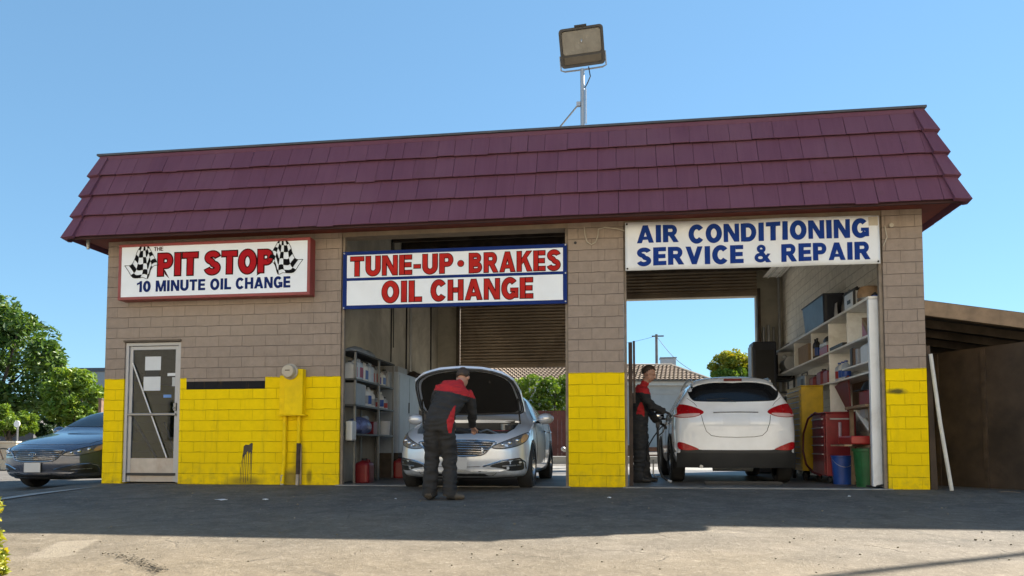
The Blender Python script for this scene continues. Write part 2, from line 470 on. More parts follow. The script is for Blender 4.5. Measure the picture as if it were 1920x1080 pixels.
# back wall with two openings
mb = MB()
mb.box(.2, 4.12, 7.2, 7.4, -.1, 4.75); mb.box(7.3, 8.02, 7.2, 7.4, -.1, 4.75); mb.box(11.12, 11.75, 7.2, 7.4, -.1, 4.75)
mb.box(4.12, 7.3, 7.2, 7.4, 4.2, 4.75); mb.box(8.02, 11.12, 7.2, 7.4, 4.05, 4.75)
mb.build('back_wall', M_plaster, shop)
MB().box(3.42, 3.55, .2, 7.2, 0, 4.75).build('partition_wall', M_plaster, shop)
mb = MB(); mb.box(3.55, 3.57, .2, 7.2, 0, 4.74); mb.build('partition_lining', M_plaster, shop)
MB().box(11.72, 11.75, .25, 7.2, 0, 4.74).build('inner_lining', M_inner, shop)
# ceiling with joists
mb = MB(); mb.box(.2, 11.75, .25, 7.2, 4.76, 4.86)
for i in range(10): mb.box(.2, 11.72, .6 + i * .68, .66 + i * .68, 4.55, 4.759)
mb.build('ceiling', M_wooddk, shop)
MB().box(3.85, 11.72, 3.5, 3.7, 4.35, 4.55).build('ceiling_beam', M_wooddk, shop)
# door track jambs of the bays
for x0, x1 in ((3.832, 3.872), (7.18, 7.22), (8.014, 8.05), (11.44, 11.485)):
    MB().box(x0, x1, .03, .10, .0, 3.72).build('door_jamb', pm('weathered_jamb', (.23, .19, .15), .7, var=.3), shop, bevel=.006)
MB().box(7.222 - .012, 7.222 - .002, .04, .3, .02, 3.7).build('door_jamb', pm('rusty_edge', (.09, .045, .03), .8, var=.4), shop)
mb = MB(); mb.box(8.075, 8.13, .30, .36, 0.0, 2.08); mb.box(8.14, 8.17, .30, .40, 1.2, 2.1)
mb.build('door_track', pm('rusty_track', (.06, .038, .03), .7, var=.5), shop)

# ---- floor slab and sill (setting)
struct(MB().box(.2, 11.75, .12, 7.6, -.06, .004).build('floor', M_floor))
mb = MB(); mb.box(3.80, 7.25, -.09, .13, -.06, .009); mb.box(7.98, 11.52, -.09, .13, -.06, .009)
struct(mb.build('door_sill', M_sill, bevel=.01))
mb = MB(); mb.box(-.3, 12.3, 7.6, 10.5, -.06, .006); struct(mb.build('rear_apron', M_sill))

# ---- shutters at the rear
def shutter(name, x0, x1, z0, z1, y, pitch=.075):
    mb = MB(); n = int(round((z1 - z0) / pitch)); k = 5
    vs = []; fs = []; row = []
    for i in range(n):
        for j in range(k):
            t = j / (k - 1)
            row.append((y - .028 * sin(pi * t), z0 + (i + t * .97) * (z1 - z0) / n))
    for yy, z in row: vs += [(x0, yy, z), (x1, yy, z)]
    for i in range(len(row) - 1): fs.append((2 * i, 2 * i + 1, 2 * i + 3, 2 * i + 2))
    mb.add(vs, fs, 0, True)
    mb.box(x0, x1, y - .03, y + .03, z0 - .09, z0)
    return mb.build(name, M_shutter, shop, angle=28)
shutter('roll_up_door', 4.14, 7.29, 2.55, 4.2, 7.15)
shutter('roll_up_door', 8.04, 11.1, 4.10, 4.70, 6.95)
for x in (4.06, 7.22, 7.98, 11.12): MB().box(x, x + .07, 7.02, 7.195, 0, 4.2).build('shutter_guide', M_wooddk, shop)

# ---- mansard roof: shingle courses, hip caps, flashing
Ez, Tz, Ey, Ty = 3.725, 5.205, -.45, .10
XL0, XR0, XL1, XR1 = -.355, 12.345, -.235, 12.085        # eave ends, top ends
def roof_rows():
    Rr = random.Random(3)
    def course(t0, t1, O, U, V, Nn, ulo, uhi, wtile, lift=.056):
        """one row of tiles between slope parameters t0 (bottom) and t1 (top). ulo/uhi: functions of t"""
        mb = MB(); u = ulo(t0) - Rr.uniform(0, wtile)
        while u < uhi(t0):
            w = wtile * Rr.uniform(.86, 1.16); g = Rr.uniform(.0012, .0045)
            jb = Rr.uniform(-.004, .004) if Rr.random() > .06 else Rr.uniform(-.018, .012)
            lf = lift * Rr.uniform(.92, 1.08)
            q = []
            for (uu, tt, off) in ((u + g, t0, 0), (u + w, t0, 0), (u + w, t1 + .02, 0), (u + g, t1 + .02, 0)):
                uu = max(ulo(tt), min(uhi(tt), uu)); q.append((uu, tt))
            if q[1][0] - q[0][0] > .01:
                def P(uu, tt, n): return O + U * uu + V * tt + Nn * n
                b = jb / 1.6
                v = [P(q[0][0], t0 + b, lf - .017), P(q[1][0], t0 + b, lf - .017), P(q[2][0], q[2][1], -.02), P(q[3][0], q[3][1], -.02),
                     P(q[0][0], t0 + b, lf), P(q[1][0], t0 + b, lf * Rr.uniform(.85, 1.1)), P(q[2][0], q[2][1], .006), P(q[3][0], q[3][1], .006)]
                mb.hexa(v)
            u += w
        return mb
    rows = [(0, .245), (.245, .49), (.49, .735), (.735, .965)]
    V = Vector((0, Ty - Ey, Tz - Ez)); U = Vector((1, 0, 0)); Nn = U.cross(V).normalized()
    if Nn.y > 0: Nn = -Nn
    for t0, t1 in rows:
        course(t0, t1, Vector((0, Ey, Ez)), U, V, Nn, lambda t: lerp(XL0, XL1, t), lambda t: lerp(XR0, XR1, t), .285).build('shingle_course', M_roof, roof, bevel=.004, seg=1)
    # sides
    for sgn, x0, x1 in ((-1, XL0, XL1), (1, XR0, XR1)):
        V2 = Vector((x1 - x0, 0, Tz - Ez)); U2 = Vector((0, 1, 0)); N2 = Vector((sgn * (Tz - Ez), 0, abs(x1 - x0))).normalized()
        mbs = MB()
        for t0, t1 in rows:
            c = course(t0, t1, Vector((x0, 0, Ez)), U2, V2, N2, lambda t: lerp(Ey, Ty, t), lambda t: 7.8, .262)
            mbs.add(c.v, c.f)
        mbs.build('side_shingles', M_roof, roof)
        hp0 = Vector((x0, Ey, Ez)); hp1 = Vector((x1, Ty, Tz)); hv = hp1 - hp0
        out = Vector((sgn * .8, -.6, .3)).normalized()
        caps = MB()
        for k, (t0, t1) in enumerate(rows):
            a = hp0 + hv * (t0 - .015); b = hp0 + hv * (t1 + .03)
            w = .15
            for along, nn in ((Vector((-sgn, 0, 0)), Nn), (Vector((0, 1, 0)), N2)):
                l0, l1 = .095, .022
                v = [a + out * .005, a + along * w + nn * .03, b + along * w * .9 + nn * .012, b,
                     a + out * l0, a + along * w + nn * (.03 + l0 * .7), b + along * w * .9 + nn * .03, b + out * l1]
                caps.hexa(v)
        caps.build('hip_cap', M_roof, roof, bevel=.004, seg=1)
roof = MB()
# deck under the shingles (one closed shell)
zd = Ez + .09
dk = [(XL0 + .05, Ey + .06, zd), (XR0 - .05, Ey + .06, zd), (XR0 - .05, 7.8, zd), (XL0 + .05, 7.8, zd),
      (XL1 + .03, Ty + .03, Tz), (XR1 - .03, Ty + .03, Tz), (XR1 - .03, 7.7, Tz), (XL1 + .03, 7.7, Tz)]
def dslab(p):
    roof.hexa(p)
yb = Ty + .25
dslab([(XL0 + .05, Ey + .06, zd), (XR0 - .05, Ey + .06, zd), (XR0 - .05, -.004, zd), (XL0 + .05, -.004, zd), (XL1 + .03, Ty + .03, Tz - .12), (XR1 - .03, Ty + .03, Tz - .12), (XR1 - .03, yb, Tz - .12), (XL1 + .03, yb, Tz - .12)])
dslab([(XL0 + .05, 0, zd), (-.004, 0, zd), (-.004, 7.8, zd), (XL0 + .05, 7.8, zd), (XL1 + .03, .22, Tz - .12), (.1, .22, Tz - .12), (.1, 7.8, Tz - .12), (XL1 + .03, 7.8, Tz - .12)])
dslab([(12.004, 0, zd), (XR0 - .05, 0, zd), (XR0 - .05, 7.8, zd), (12.004, 7.8, zd), (11.9, .22, Tz - .12), (XR1 - .03, .22, Tz - .12), (XR1 - .03, 7.8, Tz - .12), (11.9, 7.8, Tz - .12)])
roof.box(XL1 + .03, XR1 - .03, Ty + .03, 7.8, Tz - .119, Tz)
roof = roof.build('roof', pm('roof_deck', (.06, .03, .03), .8), shop)
roof_rows()
mb = MB(); mb.box(XL1 - .01, XR1 + .01, Ty - .045, Ty + .12, Tz - .075, Tz - .012)
mb.build('trim_board', M_roof, roof, bevel=.006)
mb = MB(); mb.box(XL1 - .05, XR1 + .04, Ty - .07, 7.8, Tz - .010, Tz + .026)
mb.build('roof_flashing', M_flash, roof, bevel=.008)
mb = MB(); mb.box(XR1 - .26, XR1 - .245, Ty - .12, Ty - .06, Tz - .36, Tz + .02)
# soffits
zs = Ez + .055
mb = MB(); mb.box(XL0 + .04, XR0 - .04, Ey + .05, -.002, zs, zs + .03); mb.box(XL0 + .04, -.004, .0, 7.8, zs, zs + .03); mb.box(12.002, XR0 - .04, 0, 7.8, zs, zs + .03)
mb.build('soffit', M_soffit, roof)
mb = MB()
mb.box(XL0 + .01, XR0 - .01, Ey + .012, Ey + .045, Ez - .012, Ez + .10)
mb.build('fascia', pm('dark_fascia', (.045, .018, .022), .85), roof)
MB().cyl((-.2, -.2, Ez + .05), (-.2, -.2, Ez - .10), .03, .022, n=10).build('drip_spout', M_galv, roof)
mb = MB(); mb.box(11.3, 11.42, -.06, -.004, 3.56, 3.68); mb.cyl((11.6, -.01, 3.56), (11.6, -.04, 3.56), .028)
mb.tube([(11.52, -.02, 3.56), (11.54, -.03, 3.4), (11.49, -.02, 3.28)], .008)
mb.build('conduit_fitting', M_meter, shop)

# ---- glass entrance door
dr = MB()
X0, X1, Zt = .335, 1.265, 2.18
dr.box(X0, X0 + .05, .02, .14, .02, Zt); dr.box(X1 - .05, X1, .02, .14, .02, Zt); dr.box(X0 + .05, X1 - .05, .02, .14, Zt - .05, Zt)
door = dr.build('door', M_alu, shop, bevel=.004)
lf = MB(); a, b = X0 + .053, X1 - .053
lf.box(a, a + .055, .045, .09, .03, 2.125); lf.box(b - .055, b, .045, .09, .03, 2.125); lf.box(a + .055, b - .055, .045, .09, 2.07, 2.125)
lf.build('door_leaf', M_alu, door, bevel=.004)
MB().box(a + .055, b - .055, .05, .085, .03, .39).build('kick_panel', pm('worn_kick_panel', (.42, .385, .35), .45, metal=.3, var=.15, dirt=(.3, .2, .14)), door)
MB().box(a, b, .02, .044, .125, .165).build('threshold_sweep', M_black, door)
MB().box(a + .01, b - .01, .0, .03, 1.045, 1.085).build('push_bar', M_steel, door, bevel=.008)
mb = MB(); mb.box(b - .05, b - .01, .005, .044, 1.12, 1.24); mb.box(b - .04, b - .02, -.03, .006, 1.15, 1.17); mb.build('handle', M_steel, door, bevel=.004)
MB().box(X0 - .012, X1 + .012, -.03, .1, 2.187, 2.215).build('drip_cap', M_wooddk, door)
def glass_mat(name, tint, transp):
    m, N, L, P = nmat(name)
    N.remove(P)
    out = N['Material Output']
    t = N.new('ShaderNodeBsdfTransparent'); t.inputs[0].default_value = (*tint, 1)
    g = N.new('ShaderNodeBsdfGlossy'); g.inputs['Roughness'].default_value = .015; g.inputs[0].default_value = (.9, .93, .96, 1)
    fr = N.new('ShaderNodeFresnel'); fr.inputs[0].default_value = 1.5
    f = math_n(N, L, 'ADD', math_n(N, L, 'MULTIPLY', fr.outputs[0], .42, True), transp, True)
    mx = N.new('ShaderNodeMixShader'); L.new(f, mx.inputs[0]); L.new(t.outputs[0], mx.inputs[1]); L.new(g.outputs[0], mx.inputs[2])
    L.new(mx.outputs[0], out.inputs[0])
    return m
M_doorglass = glass_mat('door_glass', (.50, .55, .60), .0)
M_clear = glass_mat('clear_glass', (.75, .8, .82), .0)
MB().box(a + .055, b - .055, .062, .068, .39, 2.07).build('glass', M_doorglass, door)
mb = MB(); mb.tube([(.44, .042, 1.87), (1.05, .042, .40)], .011, 6); mb.build('brace_rod', M_white, door)
mb = MB(); mb.tube([(.42, .115, 1.02), (.83, .115, .4)], .02, 6); mb.tube([(.95, .12, .95), (1.17, .12, .4)], .018, 6); mb.build('brace_rod', M_black, door)
# notices on the glass
def paper(x0, x1, z0, z1, y, label, mat, name='paper_notice'):
    o = MB().box(x0, x1, y - .002, y, z0, z1).build(name, mat); tag(o, label, 'notice'); return o
M_paper = pm('paper', (.62, .66, .70), .7, var=.04)
paper(.640, .905, 1.752, 1.966, .060, 'blank white paper taped high on the glass entrance door, upper of two', M_paper)
paper(.622, .905, 1.435, 1.652, .060, 'blank white paper taped on the glass entrance door below a black strip', M_paper)
paper(.655, .885, 1.655, 1.750, .061, 'black rectangular sticker between two white papers on the entrance door', M_black, 'sticker')
paper(1.02, 1.17, 1.66, 1.705, .060, 'small white strip sticker at right edge of the door glass', M_paper, 'sticker')
paper(1.10, 1.165, 1.50, 1.64, .060, 'narrow grey hours card low on right edge of the door glass', pm('grey_card', (.45, .48, .5), .7), 'sticker')
paper(.96, 1.09, 1.325, 1.37, .060, 'small blue and white sticker inside the entrance door glass', pm('blue_sticker', (.12, .28, .62), .5), 'sticker')
# the little office seen through the glass
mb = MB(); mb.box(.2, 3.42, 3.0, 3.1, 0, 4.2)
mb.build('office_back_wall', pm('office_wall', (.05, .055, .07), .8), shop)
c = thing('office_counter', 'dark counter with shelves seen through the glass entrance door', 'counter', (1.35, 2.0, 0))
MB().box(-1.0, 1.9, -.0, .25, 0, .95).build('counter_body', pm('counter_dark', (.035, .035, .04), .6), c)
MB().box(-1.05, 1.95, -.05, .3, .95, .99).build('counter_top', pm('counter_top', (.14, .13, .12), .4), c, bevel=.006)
sh = thing('wall_rack', 'grey wire rack behind the counter inside the office', 'rack', (1.2, 2.8, 0))
for z in (.5, .9, 1.3, 1.7): MB().box(-.55, .5, -.12, .1, z, z + .025).build('shelf', M_steel, sh)
for x in (-.54, -.02, .48): MB().box(x, x + .02, -.12, .1, 0, 1.8).build('upright', M_steel, sh)

# ---- electricity meter and conduits
mt = thing('electric_meter', 'yellow painted electric meter box with round glass dial and conduits on the wall', 'meter', (3.15, 0, 0))
MB().box(-.135, .15, -.125, -.002, 1.045, 1.72).build('meter_box', M_yellow, mt, bevel=.006)
MB().box(-.235, -.14, -.07, -.002, 1.05, 1.63).build('side_box', M_yellow, mt, bevel=.006)
MB().box(-.24, .19, -.135, -.002, 1.028, 1.044).build('drip_ledge', M_yellow, mt)
mb = MB(); mb.lathe([(.118, 0), (.118, .02), (.10, .03), (.098, .085), (.085, .105), (.0, .112)], 24, M=Matrix.Translation((-.04, -.126, 1.68)) @ Matrix.Rotation(pi / 2, 4, 'X'))
dial = mb.build('meter_dial', M_meter, mt)
MB().box(-.075, -.005, -.243, -.236, 1.685, 1.697).build('dial_window', M_black, dial)
MB().tube([(-.155, -.04, 1.03), (-.155, -.04, .35), (-.17, -.045, .2), (-.175, -.05, .02)], .028, 10).build('conduit', M_yellow, mt)
MB().tube([(.065, -.035, 1.03), (.065, -.035, .62)], .027, 10).build('conduit', M_yellow, mt)
MB().tube([(.065, -.035, .62), (.06, -.035, .16)], .031, 10).build('conduit', pm('sooty_pipe', (.05, .035, .03), .8, var=.6, scale=14), mt)
MB().tube([(.09, -.02, .6), (.095, -.02, .01)], .014, 8).build('conduit', pm('bare_pipe', (.30, .24, .17), .7, var=.3), mt)
MB().tube([(-.175, -.05, .15), (-.178, -.05, -.0)], .026, 10).build('conduit_end', M_meter, mt)
MB().tube([(.055, -.035, .16), (.05, -.035, 0)], .024, 10).build('conduit_end', pm('bare_grey_pipe', (.36, .32, .28), .7, var=.3), mt)

# ---- oil stain with drips on the yellow base, black paint on the wall face
rs = random.Random(5)
mb = MB()
def blotch(pts, y): mb.add([(x, y, z) for x, z in pts], [tuple(range(len(pts)))])
base = [(2.33, .575), (2.36, .60), (2.41, .595), (2.45, .625), (2.475, .62), (2.47, .52), (2.45, .455), (2.435, .49), (2.415, .455), (2.395, .50), (2.375, .47), (2.355, .44), (2.335, .42), (2.325, .37), (2.315, .42), (2.325, .5)]
blotch(base, -.0035)
for x, z0, z1 in ((2.318, .45, .08), (2.345, .47, .03), (2.375, .5, .02), (2.41, .5, .05), (2.445, .5, .16), (2.462, .5, .02), (2.30, .36, .25), (2.29, .26, .02)):
    w = rs.uniform(.003, .006)
    mb.add([(x - w, -.003, z0), (x + w, -.003, z0), (x + w * .6 - .008, -.003, z1), (x - w * .6 - .008, -.003, z1)], [(0, 1, 2, 3)])
mb.build('oil_splash', pm('oil_black', (.012, .010, .009), .35), front, fixn=False)

# loop of cable hanging on the centre pillar
w = MB()
w.tube([(7.46, -.02, 3.71), (7.47, -.03, 3.6), (7.50, -.03, 3.49), (7.56, -.03, 3.45), (7.62, -.03, 3.48), (7.655, -.03, 3.58), (7.66, -.03, 3.67), (7.76, -.03, 3.69), (7.9, -.03, 3.67), (8.03, -.03, 3.63)], .009, 6)
w = w.build('cable_loop', M_meter); tag(w, 'beige cable hanging in a loop at top of the centre pillar', 'cable')
MB().cyl((7.33, 0.002, 3.49), (7.33, -.012, 3.49), .02).build('wall_bolt', M_black, pil1)
# ------------------------------------------------------------------ lettering: glyph strokes drawn as polygons
def arc(cx, cz, rx, rz, a0, a1, n=14):
    return [(cx + rx * cos(radians(a0 + (a1 - a0) * i / n)), cz + rz * sin(radians(a0 + (a1 - a0) * i / n))) for i in range(n + 1)]
def glyph(ch, t=.245):
    """returns width and list of ('s', points, width[, closed]) strokes and ('p', polygon)"""
    h = t / 2; b = t * .86; hb = b / 2
    if ch == 'I': return t + .03, [('p', [(.015, 0), (t + .015, 0), (t + .015, 1), (.015, 1)])]
    if ch == 'T': return .72, [('p', [(.36 - h, 0), (.36 + h, 0), (.36 + h, 1 - b), (.36 - h, 1 - b)]), ('p', [(0, 1 - b), (.72, 1 - b), (.72, 1), (0, 1)])]
    st = ('p', [(0, 0), (t, 0), (t, 1), (0, 1)])
    if ch == 'L': return .62, [st, ('p', [(t, 0), (.62, 0), (.62, b), (t, b)])]
    if ch == 'E': return .66, [st] + [('p', [(t, z), (x, z), (x, z + b), (t, z + b)]) for z, x in ((0, .66), (.5 - hb, .62), (1 - b, .65))]
    if ch == 'H': return .80, [st, ('p', [(.8 - t, 0), (.8, 0), (.8, 1), (.8 - t, 1)]), ('p', [(t, .5 - hb), (.8 - t, .5 - hb), (.8 - t, .5 + hb), (t, .5 + hb)])]
    if ch == 'N': return .80, [('p', [(0, 0), (.23, 0), (.23, 1), (0, 1)]), ('p', [(.57, 0), (.8, 0), (.8, 1), (.57, 1)]), ('p', [(.0, 1), (.26, 1), (.8, 0), (.54, 0)])]
    if ch == 'M': return .98, [('p', [(0, 0), (.22, 0), (.22, 1), (0, 1)]), ('p', [(.76, 0), (.98, 0), (.98, 1), (.76, 1)]), ('p', [(.05, 1), (.29, 1), (.59, 0), (.39, 0)]), ('p', [(.93, 1), (.69, 1), (.39, 0), (.59, 0)])]
    if ch == 'A': return .88, [('p', [(0, 0), (.26, 0), (.56, 1), (.31, 1)]), ('p', [(.88, 0), (.62, 0), (.32, 1), (.57, 1)]), ('p', [(.22, .18), (.66, .18), (.61, .36), (.27, .36)])]
    if ch == 'V': return .86, [('p', [(0, 1), (.26, 1), (.56, 0), (.31, 0)]), ('p', [(.86, 1), (.60, 1), (.30, 0), (.55, 0)])]
    if ch == 'K': return .84, [st, ('p', [(t - .02, .30), (t - .02, .60), (.54, 1), (.83, 1)]), ('p', [(.33, .58), (.52, .74), (.86, 0), (.57, 0)])]
    if ch == 'U': return .78, [('s', [(h, 1), (h, .42)] + arc(.39, .38, .39 - h, .38 - hb, 180, 360, 14) + [(.78 - h, .42), (.78 - h, 1)], t)]
    if ch == 'O': return .84, [('s', arc(.42, .5, .42 - h, .515 - hb, 0, 360, 32)[:-1], t, True)]
    if ch == '0': return .62, [('s', arc(.31, .5, .31 - h * .9, .51 - hb, 0, 360, 28)[:-1], t * .9, True)]
    if ch == 'C': return .80, [('s', arc(.42, .5, .42 - h, .515 - hb, 38, 322, 26), t)]
    if ch == 'G': return .84, [('s', arc(.42, .5, .42 - h, .515 - hb, 42, 330, 26), t), ('p', [(.45, .34), (.84, .34), (.84, .52), (.45, .52)]), ('p', [(.66, .05), (.84, .05), (.84, .40), (.66, .40)])]
    if ch == 'D': return .80, [st, ('s', [(h, 1 - hb), (.36, 1 - hb)] + arc(.37, .5, .43 - h, .5 - hb, 90, -90, 16) + [(.36, hb), (h, hb)], t * .93)]
    if ch == 'P': return .72, [st, ('s', [(h, 1 - hb), (.42, 1 - hb)] + arc(.42, .67, .30 - h, .33 - hb, 90, -90, 12) + [(h, .34 + hb)], b)]
    if ch == 'R': return .80, [st, ('s', [(h, 1 - hb), (.44, 1 - hb)] + arc(.45, .68, .30 - h, .32 - hb, 90, -90, 12) + [(h, .36 + hb)], b), ('p', [(.28, .44), (.56, .46), (.81, 0), (.53, 0)])]
    if ch == 'B': return .76, [st, ('s', [(h, 1 - hb), (.42, 1 - hb)] + arc(.42, .735, .285 - h, .265 - hb, 90, -90, 12) + [(h, .47 + hb)], b * .95), ('s', [(h, .54 - hb), (.44, .54 - hb)] + arc(.45, .28, .31 - h, .28 - hb, 90, -90, 12) + [(h, hb)], b * .95)]
    if ch == 'S': return .76, [('s', arc(.385, .735, .375 - h, .28 - hb, 12, 255, 20) + arc(.375, .275, .385 - h, .29 - hb, 78, -168, 20), t * .9)]
    if ch == '1': return .42, [('p', [(.2, 0), (.42, 0), (.42, 1), (.24, 1)]), ('p', [(0, .62), (0, .80), (.2, .90), (.25, 1), (.25, .74)])]
    if ch == '&': return .90, [('s', arc(.38, .77, .15, .15, 0, 360, 18)[:-1], .17, True), ('s', arc(.33, .27, .22, .18, 0, 360, 20)[:-1], .19, True), ('p', [(.16, .74), (.40, .74), (.90, 0), (.62, 0)]), ('p', [(.48, .22), (.64, .16), (.86, .48), (.70, .50)])]
    if ch == '-': return .36, [('p', [(0, .30), (.36, .30), (.36, .50), (0, .50)])]
    return .34, []
def offset_poly(p, d):
    if d == 0: return p
    a = sum(p[i][0] * p[(i + 1) % len(p)][1] - p[(i + 1) % len(p)][0] * p[i][1] for i in range(len(p)))
    sg = 1 if a > 0 else -1; out = []
    for i in range(len(p)):
        p0, p1, p2 = Vector(p[i - 1]), Vector(p[i]), Vector(p[(i + 1) % len(p)])
        e1 = (p1 - p0).normalized(); e2 = (p2 - p1).normalized()
        n1 = Vector((e1.y, -e1.x)) * sg; n2 = Vector((e2.y, -e2.x)) * sg
        m = n1 + n2; m = m / max(.35, m.dot(n1) ) if m.length > 1e-6 else n1
        out.append((p1.x + m.x * d, p1.y + m.y * d))
    return out
def text_poly(mb, s, x0, x1, z0, z1, y, gap=.085, space=.32, t=.245, grow=0., mat=0, skew=0.):
    """fits the string into the box; skew lifts the right end (written along a slightly rising line)"""
    tot = 0; items = []
    for k, ch in enumerate(s):
        if ch == ' ': tot += space; continue
        w, g = glyph(ch, t); items.append((tot, g)); tot += w + gap
    tot -= gap
    sx = (x1 - x0) / tot; sz = z1 - z0; n = 0
    gx = grow / sx; 
    for off, g in items:
        for it in g:
            n += 1; yy = y - .0005 * (n % 6)
            def place(q): return [(x0 + (off + a) * sx, yy, z0 + b * sz) for a, b in q]
            if it[0] == 'p':
                q = [(a * sx, b * sz) for a, b in it[1]]
                q = offset_poly(q, grow)
                mb.add([(x0 + off * sx + a, yy, z0 + b) for a, b in q], [tuple(range(len(q)))], mat)
            else:
                pts = [Vector((a * sx, b * sz)) for a, b in it[1]]; closed = len(it) > 3; k = len(pts)
                wd = it[2] / 2
                L_, R_ = [], []
                for i in range(k):
                    if closed: d = pts[(i + 1) % k] - pts[i - 1]
                    else: d = pts[min(i + 1, k - 1)] - pts[max(0, i - 1)]
                    d.normalize(); nn = Vector((-d.y, d.x))
                    # stroke width scales with the letter in both directions
                    hw = wd * math.sqrt((nn.x * sx) ** 2 + (nn.y * sz) ** 2) + grow
                    p = pts[i].copy()
                    if not closed and i == 0: p -= d * grow
                    if not closed and i == k - 1: p += d * grow
                    L_.append(p + nn * hw); R_.append(p - nn * hw)
                vs = [(x0 + off * sx + p.x, yy, z0 + p.y) for p in L_] + [(x0 + off * sx + p.x, yy, z0 + p.y) for p in R_]
                fs = [(i, (i + 1) % k, (i + 1) % k + k, i + k) for i in range(k if closed else k - 1)]
                mb.add(vs, fs, mat)
    return mb

M_signw = pm('sign_face_white', (.80, .87, .95), .35, var=.04, scale=2, dirt=(.5, .5, .5), dirt_amt=.15)
M_signred = pm('sign_frame_red', (.27, .045, .045), .45, var=.15)
M_letred = pm('letter_red', (.42, .016, .022), .85, spec=.06, var=.08)
M_letred2 = pm('letter_scarlet', (.46, .028, .024), .85, spec=.06, var=.15)
M_letdark = pm('letter_outline', (.05, .006, .008), .85, spec=.06)
M_letnavy = pm('letter_navy', (.012, .028, .14), .85, spec=.06, var=.1)
M_letblue = pm('letter_blue', (.014, .045, .235), .85, spec=.06, var=.1)
M_signblue = pm('sign_border_blue', (.014, .034, .17), .8, var=.12, spec=.08)
M_ink = pm('ink_black', (.008, .008, .01), .85, spec=.06)

# ---- sign 1: light box
s1 = thing('shop_sign', 'white light box sign in a red frame with chequered flags over the entrance', 'sign')
mb = MB(); x0, x1, z0, z1, yf = .325, 3.42, 2.812, 3.675, -.2
mb.box(x0, x1, yf + .012, -.004, z0, z1)
s1c = mb.build('sign_cabinet', M_signred, s1, bevel=.01)
mb = MB()
fw = .045
mb.box(x0, x1, yf, yf + .02, z0, z0 + fw); mb.box(x0, x1, yf, yf + .02, z1 - fw, z1); mb.box(x0, x0 + fw, yf, yf + .02, z0 + fw, z1 - fw); mb.box(x1 - fw, x1, yf, yf + .02, z0 + fw, z1 - fw)
mb.build('sign_frame', M_signred, s1, bevel=.005)
face = MB().box(x0 + fw, x1 - fw, yf + .008, yf + .016, z0 + fw, z1 - fw).build('sign_face', M_signw, s1)
yt = yf + .006
mb = MB()
for wd, a, b in (('PIT', .978, 1.632), ('STOP', 1.743, 2.84)):
    text_poly(mb, wd, a, b, 3.168, 3.512, yt, t=.27, grow=.016, mat=0)
    text_poly(mb, wd, a, b, 3.168, 3.512, yt - .0035, t=.27, grow=-.002, mat=1)
mb.add([(1.075, yt + .001, 3.27), (1.10, yt + .001, 3.25), (1.172, yt + .001, 3.122), (1.095, yt + .001, 3.19)], [(0, 1, 2, 3)])
mb.add([(2.60, yt + .001, 3.175), (2.665, yt + .001, 3.165), (2.575, yt + .001, 3.122)], [(0, 1, 2)])
mb.build('lettering', [M_letdark, M_letred], s1, fixn=False)
mb = MB(); text_poly(mb, 'THE', .905, 1.06, 3.556, 3.618, yt, t=.2); mb.build('lettering', M_letdark, s1, fixn=False)
mb = MB()
for wd, a, b in (('10', .637, .868), ('MINUTE', .95, 1.76), ('OIL', 1.84, 2.178), ('CHANGE', 2.25, 3.116)):
    text_poly(mb, wd, a, b, 2.928, 3.098, yt, t=.25)
mb.build('lettering', M_letnavy, s1, fixn=False)
